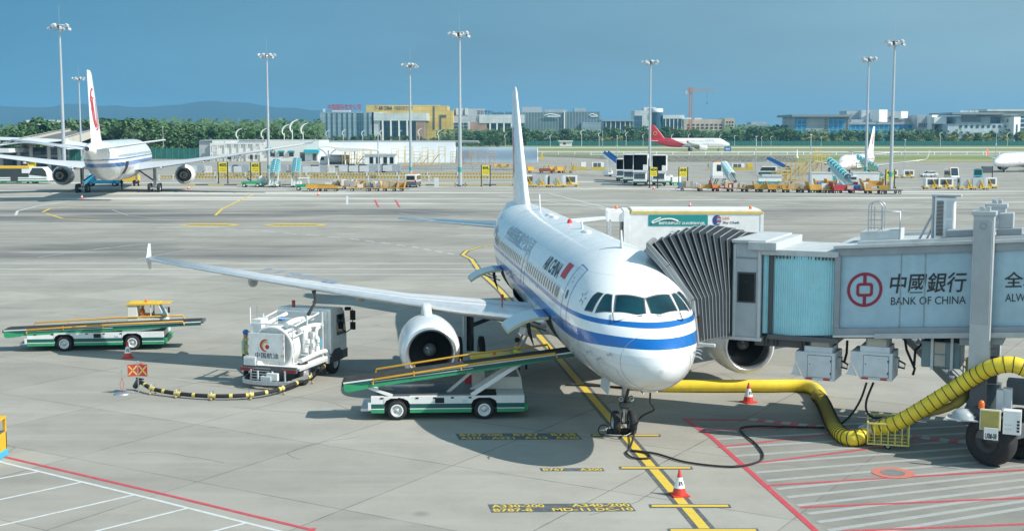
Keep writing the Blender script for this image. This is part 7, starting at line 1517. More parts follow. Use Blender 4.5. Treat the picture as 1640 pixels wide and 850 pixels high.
q = MB(); F330.patch(q, [(39, F330.ang(39, 3.2)), (41.6, F330.ang(39, 3.2)), (41.6, F330.ang(39, 5.0)), (39, F330.ang(39, 5.0))], HOLD, .03, -1); F330.patch(q, [(39, F330.ang(39, 3.2)), (41.6, F330.ang(39, 3.2)), (41.6, F330.ang(39, 5.0)), (39, F330.ang(39, 5.0))], HOLD, .03, 1); q.build('cargo_opening', pl, fix=False)
# taxiing jet with red tail
W320b = dict(W320); F320b = Fus()
rp = Vector((wx(1167, 585), 585, .06)); ra = Vector((-1, .03, 0)).normalized(); pl, lv = make_airliner('taxiing_jet', 'white airliner with a red tail rolling along the far taxiway', rp, rz_of(ra), F320b, 'redtail', W320b, tail_mat=mat('tail_red', (.42, .015, .03), .35))
for sd in (1, -1): q = MB(); F320b.text(q, 'Shenzhen Airlines 深圳航空', 13.5, 5.0, 12.5, .75, TXT, sd=sd, bold=.01); q.build('lettering', pl, fix=False)
q = MB(); 
for i in range(24): pass
q.lathe([(.9, -.03), (.9, .03), (.62, .03), (.62, -.03), (.9, -.03)], mat('emblem_gold', (.55, .36, .05), .5), 24, 'Y', (33.6, .31, 8.0)); q.lathe([(.9, -.03), (.9, .03), (.62, .03), (.62, -.03), (.9, -.03)], mat('emblem_gold', (.55, .36, .05), .5), 24, 'Y', (33.6, -.31, 8.0)); q.build('emblem', pl)
# twin jets on the right: blended winglets, dorsal fillet
W737 = dict(wing=[(0, 11.5, 7.6, 1.75, .14, .03), (1.9, 12.6, 6.6, 1.95, .14, .03), (6.0, 15.3, 4.0, 2.5, .125, .01), (11.5, 18.6, 2.7, 3.25, .115, 0), (16.6, 21.6, 1.6, 4.0, .10, 0)], tracks=[(4.3, .5, .3), (8.6, .5, .3)], belly=(11, 23, 1.9, .1), eng=(10.2, 4.85, 1.35, .88, .92), pyl=(13.4, 2.3), hs=[(.3, 33.5, 4.0, 4.9, .10, 0), (7.1, 37.3, 1.5, 5.7, .09, 0)], main=(20.6, 2.86, .56, .43, (0,)), nose=(5.0, .345, .22), wlz=2.4,
            fin=[(5.05, 25.5, 12.2, 0, .03, 0), (5.5, 28.8, 9.2, 0, .05, 0), (6.5, 31.8, 6.4, 0, .10, 0), (12.2, 36.6, 2.5, 0, .10, 0), (12.5, 37.1, 1.8, 0, .05, 0)])
F737 = Fus(39.5, .95, -.45)
n1_ = Vector((wx(1345, 322), 322, 0)); n1_.z = gz(n1_.x, n1_.y); a1 = Vector((.46, .888, 0)); pl, lv = make_airliner('twin_jet', 'white jet with pinkish artwork and a painted fin behind the white containers', n1_, rz_of(a1), F737, 'pink', W737, winglet='blend'); fin_emblem(pl, W737, 1.5, 35.6, 8.6, 1.2)
n2_ = Vector((wx(1590, 352), 352, 0)); n2_.z = gz(n2_.x, n2_.y); a2 = Vector((.80, .60, 0)); pl, lv = make_airliner('twin_jet', 'white jet cut by the right edge with a red tipped winglet', n2_, rz_of(a2), F737, 'floral', W737, winglet='blend', win_mat=mat('winglet_red_yellow', (.55, .12, .04), .4))
for root in (pl,):
    pass
# ------------------------------------------------------------------ vehicles
def wheels4(t, xs, y, r, w_=.22):
    for x in xs:
        for s_ in (1, -1): g = MB(); wheel(g, (x, y*s_, r), r, w_, s_); g.build('wheel', t)
def car(label, p, rz, col, L=4.4, kind='car', cat='car'):
    t = thing('parked_car' if kind == 'car' else kind, p, label, cat, rz); q = MB(); h = L/2; W2 = .87
    q.side([(-h, .35), (h, .35), (h+.02, .62), (h-.25, .78), (h*.42, .90), (-h*.85, .95), (-h, .85)], -W2, W2, col); q.side([(h*.42, .88), (h*.08, 1.40), (-h*.52, 1.43), (-h*.86, .93)], -W2+.10, W2-.10, col); q.build('body', t, bev=.06)
    q = MB()
    for s_ in (1, -1): q.side([(h*.36, .93), (h*.07, 1.34), (-h*.5, 1.36), (-h*.76, .96)], s_*(W2-.105), s_*(W2-.085), GLS)
    q.add([(h*.43, -W2+.16, .93), (h*.43, W2-.16, .93), (h*.10, W2-.2, 1.37), (h*.10, -W2+.2, 1.37)], [(0, 1, 2, 3)], GLS); q.add([(-h*.88, -W2+.16, .97), (-h*.88, W2-.16, .97), (-h*.55, W2-.2, 1.40), (-h*.55, -W2+.2, 1.40)], [(0, 1, 2, 3)], GLS); q.build('glass', t)
    for s_ in (1, -1): q = MB(); q.b2((-h-.02, s_*.8-.14*(s_ > 0), .68), (-h+.03, s_*.8+.14*(s_ < 0), .84), mat('tail_light_red', (.30, .02, .015), .25)); q.build('tail_light', t); q = MB(); q.b2((h-.12, s_*.8-.2*(s_ > 0), .60), (h+.03, s_*.8+.2*(s_ < 0), .74), mat('headlight_glass', (.6, .62, .62), .1)); q.build('headlight', t)
    wheels4(t, (-h*.6, h*.62), W2-.08, .32); return t
def van(label, p, rz, col, L=5., H=2.1, band=None, cat='van', name='van', lower=None):
    t = thing(name, p, label, cat, rz); h = L/2; q = MB(); q.side([(-h, .35), (h, .35), (h+.05, .95), (h-.45, 1.15), (h-1.05, H), (-h, H)], -.95, .95, col)
    if lower: q.b2((-h-.02, -.965, .35), (h-.2, .965, .95), lower)
    if band: q.b2((-h-.03, -.97, .95), (h-.4, .97, 1.08), band)
    q.build('body', t, bev=.06); q = MB()
    for s_ in (1, -1): q.side([(h-.62, 1.22), (h-1.08, H-.18), (-h+.3, H-.18), (-h+.3, 1.22)], s_*.955, s_*.975, GLS)
    q.add([(h-.42, -.8, 1.18), (h-.42, .8, 1.18), (h-.98, .75, H-.12), (h-.98, -.75, H-.12)], [(0, 1, 2, 3)], GLS); q.b2((-h-.02, -.7, 1.25), (-h, .7, H-.2), GLS); q.build('window', t)
    q = MB()
    for s_ in (1, -1): q.b2((-h-.03, s_*.85-.1, .9), (-h, s_*.85+.1, 1.25), mat('tail_light_red', (.30, .02, .015), .25)); q.b2((h-.02, s_*.7-.15, .75), (h+.07, s_*.7+.15, .92), mat('headlight_glass', (.6, .62, .62), .1))
    q.build('lights', t); q = MB(); q.b2((-.4, -.6, H), (0, .6, H+.13), ORG); q.build('light_bar', t); wheels4(t, (-h*.6, h*.62), .87, .34); return t
car('white taxi saloon with an orange roof beside the apron bus', G(18, 292.5), .05, W_); 
car('silver saloon car parked on the right apron', G(1487, 283.5), 3.4, LG); car('white saloon parked half hidden under the right edge jet', G(1488, 287), .2, W_) if 0 else None
fl1 = cl_[18]; c1 = car('dark car on the curved flyover', fl1, math.atan2(-1, -.3), mat('car_navy', (.02, .03, .06), .3)); fl2 = cl_[10]; van('white van on the curved flyover', fl2+Vector((-1.5, 0, 0)), -1.6, W_, 5.5, 2.4)
van('white and red van seen from behind on the open apron', G(662, 299.5), 1.45, W_, 4.6, 2.15, RED, lower=DG); van('white and green crew van beside the slim lamp post', G(1228, 281), 3.0, W_, 4.8, 2.3, lower=LDG); van('teal and white truck in front of the right edge jet', G(1566, 288), -1.9, TEAL, 5, 2.5, lower=LG); van('white van with yellow roof parked in front of the jet winglet', G(1524, 289), -1.6, W_, 5.5, 3.0, YEL); van('white service van below the right white container', G(1355, 297), 3.1, LG, 4.2, 1.9)
# tank truck and apron bus
t = thing('tank_truck', G(535, 267), 'white tank truck under the shelter roof', 'tank truck', PI); q = MB(); q.b2((-4, -1.1, .6), (3.6, 1.1, .9), DG); q.build('chassis', t); q = MB(); q.lathe([(.001, -4), (1.1, -3.9), (1.15, 1.2), (.001, 1.3)], LG, 18, 'X', (0, 0, 2.0)); q.build('tank', t); q = MB(); q.side([(1.6, .7), (3.6, .7), (3.5, 1.6), (3.2, 2.7), (1.6, 2.8)], -1.15, 1.15, W_); q.side([(2.4, 1.7), (3.5, 1.7), (3.2, 2.5), (2.4, 2.5)], -1.17, 1.17, GLS); q.build('cab', t, bev=.05); wheels4(t, (-2.8, 2.6), .95, .5, .3)
t = thing('apron_bus', G(33, 294), 'long green and white apron bus with yellow roof edge and dark windows', 'bus', .02); q = MB(); L = 13.5; q.b2((-L*.62, -1.5, .35), (L*.40, 1.5, 1.15), W_); q.b2((-L*.62, -1.51, .35), (L*.40, 1.51, .62), LGN); q.b2((-L*.62, -1.505, .78), (L*.38, 1.505, .98), LDG); q.side([(-L*.62, 1.15), (L*.40, 1.15), (L*.38, 2.2), (L*.33, 2.95), (-L*.62, 2.95)], -1.48, 1.48, W_); q.build('body', t, bev=.05)
q = MB(); q.b2((-L*.62, -1.3, 2.95), (L*.15, 1.3, 3.15), YEL); q.b2((-L*.62, -1.52, 2.72), (L*.16, 1.52, 2.96), YEL); q.build('roof', t); q = MB(); q.b2((-L*.6, -1.50, 1.2), (L*.06, -1.485, 2.7), GLS); q.side([(L*.15, 1.6), (L*.385, 1.3), (L*.37, 2.3), (L*.33, 2.8), (L*.2, 2.8)], -1.50, -1.485, GLS); q.b2((L*.06, -1.50, 1.2), (L*.15, -1.485, 1.9), GLS); q.build('window', t)
for x in (-5.5, -1.2): q = MB(); q.b2((x, -1.515, .5), (x+1.3, -1.495, 2.7), DM); q.build('door', t)
for x in (-L*.45, L*.22): g = MB(); wheel(g, (x, -1.3, .5), .5, .3, -1); g.build('wheel', t)
# ------------------------------------------------------------------ stand number signs
SY = mat('sign_yellow', (.80, .66, .04), .5)
def stand_sign(num, px0, px1, y0, y1, yb, lab, m=SY):
    g = G((px0+px1)/2, yb); d = g.y; t = thing('stand_sign', g, lab, 'stand sign', 0, 'yellow stand number signs'); w_ = (px1-px0)/FPX*d/2; zt = wz(y0, d)-g.z; zb = wz(y1, d)-g.z
    q = MB()
    for s_ in (1, -1): q.b2((s_*w_-.09, -.09, 0), (s_*w_+.09, .09, zt+.1), BK)
    q.build('post', t) if 0 else None
    for s_ in (1, -1): q = MB(); q.b2((s_*w_-.08, -.08, 0), (s_*w_+.08, .08, zt+.1), BK); q.b2((s_*w_-.2, -.2, 0), (s_*w_+.2, .2, .1), BK); q.build('post', t)
    q = MB(); q.b2((-w_+.08, -.06, zb), (w_-.08, .06, zt), m); q.build('board', t); 
    if num:
        q = MB(); put_text(q, num, w_*1.55, (zt-zb)*.36, plane_M((0, -.07, zb+(zt-zb)*.74), (1, 0, 0), (0, 0, 1)), BL, bold=.035)
        for k, f in enumerate((.38, .18)): put_text(q, ('AIRCRAFT', 'STAND')[k], w_*1.3, (zt-zb)*.10, plane_M((0, -.07, zb+(zt-zb)*f), (1, 0, 0), (0, 0, 1)), BL)
        q.build('number', t, fix=False)
    return t
stand_sign('405L', 45, 60, 257, 270, 293, 'yellow stand sign reading 405L in front of the apron bus'); stand_sign('405', 350, 365, 259, 275, 294, 'yellow stand sign reading 405'); stand_sign('405R', 402, 417, 260, 275, 295, 'yellow stand sign reading 405R'); stand_sign('404L', 771, 785, 264, 279, 298.5, 'yellow stand sign reading 404L beside the tall mast'); stand_sign('404', 1040, 1053, 267, 281, 301, 'yellow stand sign reading 404 before the catering trucks'); stand_sign('404R', 1087, 1101, 267.5, 282, 301, 'yellow stand sign reading 404R'); stand_sign('402', 1418, 1432, 271, 288, 301, 'yellow stand sign half hidden by the right hand mast'); stand_sign(None, 1572, 1589, 265.5, 276, 287, 'black stand sign seen from behind on the right apron', DG)
g = G(1165, 253); q = MB(); 
t = thing('blue_sign', g, 'blue taxiway sign board in the grass below the taxiing jet', 'sign'); d = g.y; q.b2((-1.4, -.1, .8), (1.4, .1, 2.7), BLU); q.build('board', t); q = MB(); put_text(q, '404', 1.9, .8, plane_M((0, -.12, 1.75), (1, 0, 0), (0, 0, 1)), W_, bold=.03); q.build('number', t, fix=False)
for x in (-1.1, 1.1): q = MB(); q.b2((x-.1, -.05, 0), (x+.1, .05, .8), GR); q.build('post', t)
# ------------------------------------------------------------------ passenger stairs
TC = mat('stair_teal', (.012, .22, .27), .35); TCL = mat('stair_pale_teal', (.30, .52, .56), .35)
def stairs_truck(label, p, rz, H=4.4, canopy=TC, blue=False, group='passenger stair trucks'):   # the low end faces -X
    t = thing('stair_truck', p, label, 'passenger stairs', rz, group); q = MB(); q.b2((-1.5, -1.1, .45), (4.5, 1.1, .75), W_); q.b2((3.0, -1.1, .75), (4.4, 1.1, 1.3), W_); q.build('chassis', t, bev=.03)
    q = MB(); a = Vector((-1.9, 0, .45)); b = Vector((4.2, 0, H-1.1 if 0 else H)); 
    for y in (-.85, .85): q.bar((a.x, y, a.z), (b.x, y, b.z), .1, .35, W_); q.bar((a.x, y*1.1, a.z+.75), (b.x, y*1.1, b.z+.75), .04, .7, TCL if not blue else BLU)
    for i in range(16): z = (i+.5)/16; q.box((a.x+(b.x-a.x)*z, 0, a.z+(b.z-a.z)*z), (.34, 1.6, .05), ST)
    q.b2((b.x, -.95, H-.1), (b.x+1.4, .95, H), ST); q.build('flight', t); q = MB()
    q.bar((3.2, -.7, .8), (3.6, -.7, H-.6), .14, .14, W_); q.bar((3.2, .7, .8), (3.6, .7, H-.6), .14, .14, W_); q.bar((.0, 0, .8), (2.6, 0, 2.6), .16, .16, W_); q.build('support', t)
    if canopy:
        N = 7; a2 = a.lerp(b, .22)+Vector((0, 0, 2.0)); b2_ = b+Vector((1.0, 0, 2.1))
        for k in range(N):
            q = MB(); p0 = a2.lerp(b2_, k/N); p1 = a2.lerp(b2_, (k+.88)/N); vs = []
            for pp, lift in ((p0, .0), (p1, .10)):
                for j in range(9): th = PI*j/8; vs.append(pp+Vector((0, -1.02*math.cos(th), .55*math.sin(th)+lift)))
            q.add(vs, [(j, j+1, 10+j, 9+j) for j in range(8)], canopy, True); q.add([vs[0], vs[9], vs[9]-Vector((0, 0, .8)), vs[0]-Vector((0, 0, .8))], [(0, 1, 2, 3)], TCL); q.add([vs[8], vs[17], vs[17]-Vector((0, 0, .8)), vs[8]-Vector((0, 0, .8))], [(0, 1, 2, 3)], TCL); q.build('canopy_panel', t, fix=False)
        q = MB()
        for k in range(N+1): p0 = a2.lerp(b2_, k/N-.01); q.tube([p0+Vector((0, -1.05*math.cos(PI*j/8), .58*math.sin(PI*j/8)+.05)) for j in range(9)], .05, W_, 5)
        q.tube([a2+Vector((0, 0, .66)), b2_+Vector((0, 0, .72))], .05, W_, 5); q.build('canopy_hoop', t)
    wheels4(t, (-.9, 3.6), .95, .38, .25); return t
stairs_truck('teal canopied stair truck left of the green tug and tractor', G(439, 300), 1.62, 4.2).scale = (.68,)*3; stairs_truck('teal canopied stair truck directly behind the white tractor', G(474, 300), 1.66, 4.3).scale = (.7,)*3; stairs_truck('pale teal canopied stair truck leaning behind the red dolly', G(1171, 298), 1.8, 4.0, TCL).scale = (.66,)*3; stairs_truck('teal canopied stair truck between the two white containers', G(1354, 306), 2.05, 4.6).scale = (.72,)*3; stairs_truck('teal canopied stair truck against the jet with the painted fin', G(1402, 288), 2.75, 4.4).scale = (.85,)*3
stairs_truck('blue open stair truck behind the parked catering trucks', G(998, 284), 2.6, 4.6, None, True); stairs_truck('blue open stair truck behind the crew van', G(1254, 278), 2.7, 3.4, None, True)
# light blue belt loader behind the wide-body
t = thing('blue_loader', G(166, 298), 'light blue loader with a raised ramp under the far airliner wing', 'loader', .1); q = MB(); q.b2((-3, -1, .45), (3, 1, 1.0), SKB); q.b2((-2.6, -1, 1), (-1.4, 1, 1.9), SKB); q.build('chassis', t, bev=.05); q = MB(); q.bar((-2.6, 0, 1.2), (4, 0, 4.2), 1.1, .3, SKB); q.bar((-2.6, -.55, 1.7), (4, -.55, 4.7), .06, .06, W_); q.bar((-1.5, .3, 1), (1.4, .3, 2.9), .15, .15, W_); q.build('ramp', t); wheels4(t, (-2, 2), .9, .42)
t = thing('yellow_loader', G(205, 294), 'low yellow ground unit behind the far airliner belly', 'loader', .1); q = MB(); q.b2((-2, -1, .4), (2, 1, 1.5), YEL); q.b2((-2, -1, 1.5), (-.8, 1, 2.2), YEL); q.b2((-1.95, -1.02, 1.6), (-.9, -1, 2.1), GLS); q.build('body', t, bev=.05); wheels4(t, (-1.3, 1.3), .9, .36)
person('dark clothed worker standing under the far airliner belly', G(195, 303.5), 1.0, 'stand', NAVY, NAVY, None, None, 1.0)
# ------------------------------------------------------------------ tugs, dollies and freight
AMB = mat('dolly_amber', (.56, .31, .045), .55, dirt=(.26, .17, .07), dscale=1.5); BRN = mat('dolly_brown', (.34, .19, .07), .6, dirt=(.2, .13, .07), dscale=1.5); CRT = mat('carton', (.46, .35, .20), .8); PLS = mat('plastic_wrap', (.60, .62, .62), .2)
ORD = 'first second third fourth fifth sixth seventh eighth ninth tenth eleventh twelfth thirteenth fourteenth fifteenth'.split()
def dolly(label, p, rz, kind, group, seed=0, col=AMB):
    r = random.Random(seed); t = thing('baggage_dolly', p, label, 'dolly', rz, group); q = MB(); L, W2 = 1.5, .8
    q.b2((-L, -W2, .42), (L, W2, .54), col if kind != 'black' else DG); q.build('deck', t)
    for x in (-L+.35, L-.35):
        for s_ in (1, -1): g = MB(); wheel(g, (x, s_*(W2-.12), .22), .22, .14, s_); g.build('wheel', t)
    q = MB(); q.bar((L, 0, .4), (L+.7, 0, .32), .06, .06, DM); q.build('tow_bar', t)
    if kind in ('panels', 'loaded', 'red'):
        m = mat('dolly_red', (.36, .035, .03), .5, dirt=(.2, .06, .04), dscale=2) if kind == 'red' else col
        for s_ in (1, -1): q = MB(); q.side([(s_*L-.05, .54), (s_*L+.03, .54), (s_*L+.03*1+s_*.25, 1.5), (s_*L-.05+s_*.25, 1.5)], -W2, W2, m); q.build('end_panel', t)
        q = MB(); q.b2((-L, W2-.06, .54), (L if r.random() < .5 else -.3, W2, 1.15), m); q.build('back_panel', t)
    if kind == 'flat': q = MB(); q.b2((-L, -W2, .54), (L, -W2+.06, .80), col); q.b2((-L, W2-.06, .54), (L*.5, W2, .95), col); q.build('side_rail', t)
    if kind in ('loaded', 'crates'):
        for k in range(6): w_, d_, h_ = r.uniform(.5, .85), r.uniform(.4, .6), r.uniform(.4, .95); g = MB(); g.box((-L+.45+.5*(k % 6)*.98, r.uniform(-.25, .15), .54+h_/2), (w_, d_, h_), r.choice((CRT, PLS, CRT, mat('bag_blue', (.08, .2, .42), .6), mat('sack_grey', (.4, .4, .38), .7))), r.uniform(-.2, .2)); g.build('freight', t, bev=.02)
    t.scale = (1.15,)*3; return t
kinds = ['flat', 'flat', 'crates', 'crates', 'panels', 'crates', 'panels', 'crates', 'loaded', 'panels']
for i, px in enumerate((508, 525, 538, 551, 564, 578, 590, 603, 618, 630)): dolly('%s dolly from the left in the yellow freight row left of the white van' % ORD[i], G(px, 306.5-(3.0 if i in (2, 3, 4, 6) else 0)), .05+rnd.uniform(-.1, .1), kinds[i], 'freight dollies in the left row', i, AMB)
kr = ['crates', 'flat', 'red', 'crates', 'flat', 'panels', 'loaded', 'crates', 'flat', 'panels', 'crates', 'red', 'crates', 'panels', 'black']
for i, px in enumerate((1106, 1134, 1157, 1181, 1204, 1226, 1247, 1270, 1293, 1312, 1330, 1350, 1378, 1402, 1424)): dolly('%s dolly from the left in the long dolly row on the right' % ORD[i], G(px, 306+(px-1106)*.014), PI+rnd.uniform(-.12, .12), kr[i], 'baggage dollies in the right row', 40+i, (BRN, AMB, RED, BRN, BRN, AMB, AMB, AMB, BRN, AMB, AMB, RED, RED, AMB, BRN)[i])
for i, px in enumerate((1322, 1372, 1396, 1340)): dolly('%s amber dolly of the four behind the right dolly row' % ORD[i], G(px, 302), rnd.uniform(-.1, .1), 'panels', 'dollies parked behind the right row', 80+i, AMB)
def tug(label, p, rz, col, cab=True, driver=False):
    t = thing('baggage_tractor', p, label, 'tractor', rz); q = MB(); q.side([(-1.6, .35), (1.6, .35), (1.6, .95), (.5, 1.05), (-1.6, .95)], -.75, .75, col); q.b2((-1.62, -.76, .4), (1.62, .76, .55), W_); q.build('body', t, bev=.05)
    if cab:
        q = MB()
        for x in (-1.0, .5):
            for y in (-.65, .65): q.b2((x-.04, y-.04, 1), (x+.04, y+.04, 1.95), W_)
        q.b2((-1.15, -.75, 1.95), (.65, .75, 2.05), W_); q.b2((.46, -.65, 1.05), (.5, .65, 1.9), GLS); q.build('cab', t)
    wheels4(t, (-1.1, 1.1), .68, .36); return t
tug('white and green baggage tractor at the head of the left freight row', G(490, 305), .1, LGN); tug('low green tug with an open seat beside the stair trucks', G(403, 300), .05, LGN, False); person('seated driver in dark clothes on the low green tug', G(397, 300)+Vector((0, 0, .35)), 0, 'sit', NAVY, NAVY, None, None, .95)
q = MB(); q.ball((0, 0, .55), .8, PLS, 10, (1, .7, 1.2)); q.ball((.7, .1, .35), .5, PLS, 8, (1, .8, .9)); o = q.build('wrapped_freight'); o.location = G(419, 299)+Vector((0, 0, .4)); tag(o, 'grey white wrapped freight bundle on the green tug', 'freight')
# catering and lift trucks parked in a group under sign 404
def lift_truck(label, p, rz, open_=True, H=3.5):
    t = thing('lift_truck', p, label, 'lift truck', rz, 'catering trucks parked behind sign 404'); q = MB(); q.side([(1.9, .5), (3.6, .5), (3.6, 1.25), (3.3, 2.2), (1.9, 2.3)], -1.15, 1.15, W_); q.b2((1.9, -1.16, .5), (3.62, 1.16, .85), LDG); cab = q.build('cab', t, bev=.05); q = MB(); q.side([(3.60, 1.3), (3.33, 2.12), (3.36, 2.12), (3.64, 1.3)], -.95, .95, GLS); q.build('windscreen', cab)
    q = MB(); q.b2((-4, -1.0, .6), (2.2, 1.0, .9), DG); q.build('chassis', t); q = MB()
    z0, z1 = H, H+2.9; m = WD; q.b2((-3.8, -1.25, z0), (2.2, 1.25, z0+.12), m); q.b2((-3.8, -1.25, z1-.1), (2.4, 1.25, z1), m); q.b2((-3.8, -1.25, z0), (2.2, -1.18, z1), m); q.b2((-3.8, 1.18, z0), (2.2, 1.25, z1), m); q.b2((-3.8, -1.2, z0), (-3.7, 1.2, z1), DG); q.b2((2.1, .5, z0), (2.2, 1.2, z0+1.1), m); q.b2((-3.6, -1.17, z0+.12), (2.0, -1.15, z1-.1), DM); q.b2((-3.6, 1.15, z0+.12), (2.0, 1.17, z1-.1), DM); q.b2((2.2, -1.2, z0-.25), (3.6, 1.2, z0), LG)
    for y in (-1.1, 1.1): q.b2((3.5, y-.04, z0), (3.56, y+.04, z0+1), W_)
    q.build('lift_body', t); q = MB()
    for y in (-.8, .8): q.bar((-3, y, 1), (1.6, y, H), .12, .2, GR); q.bar((1.6, y, 1), (-3, y, H), .12, .2, GR)
    q.build('scissor_lift', t); wheels4(t, (-2.8, 2.7), .95, .45, .3); return t
dr = -1.72
lift_truck('nearest open lift truck of the group with sign 404 before its cab', G(1056, 297), dr, True, 2.5); lift_truck('open lift truck left of sign 404 with its dark body raised', G(1026, 297), dr, True, 2.6); lift_truck('half hidden lift truck second from the left in the group', G(1010, 293), dr, True, 2.4); lift_truck('leftmost lift truck of the group behind sign 404', G(998, 290), dr, True, 1.4)
for px, py, lab in ((1069, 295, 'white ground trolley right of the lift trucks'), (1082, 297, 'low green and white trolley before sign 404R')): 
    t = thing('service_cart', G(px, py), lab, 'cart', .2); q = MB(); q.b2((-1, -.6, .35), (1, .6, .6), LGN); q.b2((-.8, -.5, .6), (.3, .5, 1.5), W_); q.lathe([(.35, .6), (.35, 1.6), (.001, 1.7)], W_, 12, 'Z', (.6, 0, 0)); q.build('body', t, bev=.03); wheels4(t, (-.7, .7), .5, .22, .14)
# ground power / air units: silver drums on yellow trolleys
def start_unit(label, p, rz, kind=0, group='silver and yellow ground power units'):
    t = thing('ground_power_unit', p, label, 'power unit', rz, group); q = MB(); q.b2((-1.6, -.8, .3), (1.6, .8, .5), YEL); q.b2((-.25, -.95, .3), (.45, -.8, .9), YEL); q.build('trolley', t, bev=.02); q = MB()
    if kind == 0: q.b2((-1.4, -.7, .5), (.3, .7, 2.0), mat('unit_silver', (.55, .56, .56), .3, metal=.6)); q.lathe([(.72, .5), (.72, 2.0), (.001, 2.02)], mat('unit_silver', (.55, .56, .56), .3, metal=.6), 18, 'Z', (.7, 0, 0)); q.b2((-1.42, -.3, 1.2), (-1.40, .3, 1.8), DM)
    else: q.b2((-1.3, -.7, .5), (1.3, .7, 1.9), W_); q.b2((-1.0, -.72, .8), (1.0, -.7, 1.7), DG)
    q.build('housing', t, bev=.04); q = MB(); q.bar((.3, -.9, .6), (-.2, -.9, 1.7), .25, .12, YEL); q.build('boom', t); wheels4(t, (-1.1, 1.1), .7, .2, .14); return t
for px, py, k, lab in ((866, 300, 0, 'silver drum power unit on a yellow trolley just right of the jet fin'), (893, 300, 0, 'second silver drum power unit right of the jet fin'), (912, 299, 1, 'small white unit at the right end of the drum power units'), (847, 298.5, 1, 'white cart half hidden by the jet fin'), (1548, 304, 0, 'silver drum power unit nearest the black sign'), (1568, 304, 0, 'second silver drum unit below the black sign'), (1582, 302, 1, 'white box unit at the right end of the units below the black sign'), (1512, 303, 1, 'grey box unit below the white and yellow van'), (1492, 303, 1, 'tan crate unit left of the silver drum units'), (1428, 285, 1, 'small white unit behind the right hand mast'), (1454, 285, 1, 'small unit with yellow base by the slim lamp post')): start_unit(lab, G(px, py), rnd.uniform(-.1, .1), k)
for px, py, lab in ((858, 277, 'yellow tipping cart nearest the jet fin in the far group'), (893, 277, 'left yellow cart of the far pair beside the flat red cart'), (905, 277, 'right yellow cart of the far pair'), (803, 272, 'yellow cart left of the jet fin'), (815, 272, 'yellow cart touching the jet fin')): dolly(lab, G(px, py), .1, 'panels', 'yellow carts in the far group', px, YEL)
dolly('flat dark red cart between the far yellow carts', G(876, 278), .05, 'flat', None, 9, mat('rust_red', (.26, .07, .04), .7))
# dark generator boxes and white railings in the far middle
for px, w_, lab in ((920, 10, 'tan fenced crate left of the far generators'), (934, 8, 'small white far generator cabinet'), (957, 19, 'long white and dark far generator box left of the blue stairs'), (1138, 8, 'tan rack right of sign 404R in the distance'), (1181, 20, 'dark and white generator box behind the pale teal stairs'), (1200, 8, 'yellow box unit at the end of the far generators')):
    g = G(px, 273); k = g.y/FPX; t = thing('generator_box', g, lab, 'generator', 0, 'generator boxes on the far apron'); L = w_*k/2; q = MB(); m = {'tan': mat('tan_crate', (.48, .42, .30), .7), 'yel': YEL}.get(lab[:3], W_); q.b2((-L, -1, .3), (L, 1, 2.0), m); q.build('cabinet', t, bev=.03)
    if 'dark' in lab:
        for a, b_ in ((-.75, -.1), (-.02, .5)): q = MB(); q.b2((a*L, -1.03, .5), (b_*L, -1, 1.9), DG); q.build('louvre', t)
    q = MB(); q.b2((-L-.3, -1.3, .0), (L+.3, -1.2, .9), mat('rail_dull_yellow', (.50, .40, .10), .6)); q.build('guard_rail', t)
# white containers on the right, with railings in front
for px0, px1, lab in ((1299, 1341, 'white flat roofed container hut left of the teal stairs'), (1366, 1408, 'white flat roofed container hut right of the teal stairs')):
    g = G((px0+px1)/2, 297); k = g.y/FPX; L = (px1-px0)*k/2; t = thing('container_hut', g, lab, 'container'); q = MB(); q.b2((-L, 0, 0), (L, 2.5, 2.45), mat('container_white', (.66, .68, .68), .5, dirt=(.5, .5, .48))); q.b2((-L, -.03, 0), (-L+.12, 0, 2.45), LG); q.build('wall', t); q = MB(); q.b2((-L-.1, -.1, 2.45), (L+.1, 2.6, 2.62), LG); q.build('roof', t)
    if px0 == 1299: q = MB(); q.b2((L-.9, -.02, .3), (L-.3, 0, 1.9), TEAL); q.build('door', t)
    q = MB()
    for i in range(14): x = -L+.3+i*(2*L-.6)/13; q.b2((x-.02, -.9, 0), (x+.02, -.86, 1.1), mat('rail_cream', (.6, .58, .48), .6))
    q.b2((-L+.3, -.9, 1.06), (L-.3, -.86, 1.1), mat('rail_cream', (.6, .58, .48), .6)); q.build('railing', t)
# yellow scaffold steps: open frames of pipe
SCF = mat('scaffold_yellow', (.66, .44, .06), .5, dirt=(.45, .3, .08), dscale=1)
def frame_stand(label, p, rz, w_, h, m=SCF, steps=True, group='yellow maintenance stands'):
    t = thing('maintenance_stand', p, label, 'work stand', rz, group); q = MB()
    def b_(a, c, s_=.08): q.bar(a, c, s_, s_, m)
    for x in (-w_/2, w_/2):
        for y in (-.8, .8): b_((x, y, .1), (x, y, h))
    for z in (.4, h*.6, h*.8, h):
        for y in (-.8, .8): b_((-w_/2, y, z), (w_/2, y, z), .06)
        for x in (-w_/2, w_/2): b_((x, -.8, z), (x, .8, z), .06)
    b_((-w_/2, -.8, .4), (w_/2, -.8, h*.6), .06); q.b2((-w_/2, -.8, h*.6-.05), (w_/2, .8, h*.6), m); q.build('frame', t)
    if steps:
        q = MB(); 
        for y in (-.4, .4): q.bar((-w_/2-h*.45, y, .15), (-w_/2, y, h*.6), .06, .12, m); q.bar((-w_/2-h*.45, y, 1.0), (-w_/2, y, h*.6+.85), .04, .04, m)
        for i in range(7): f = (i+.5)/7; q.box((-w_/2-h*.45*(1-f), 0, .15+(h*.6-.15)*f), (.22, .8, .04), m)
        q.build('ladder', t)
    return t
i = 0
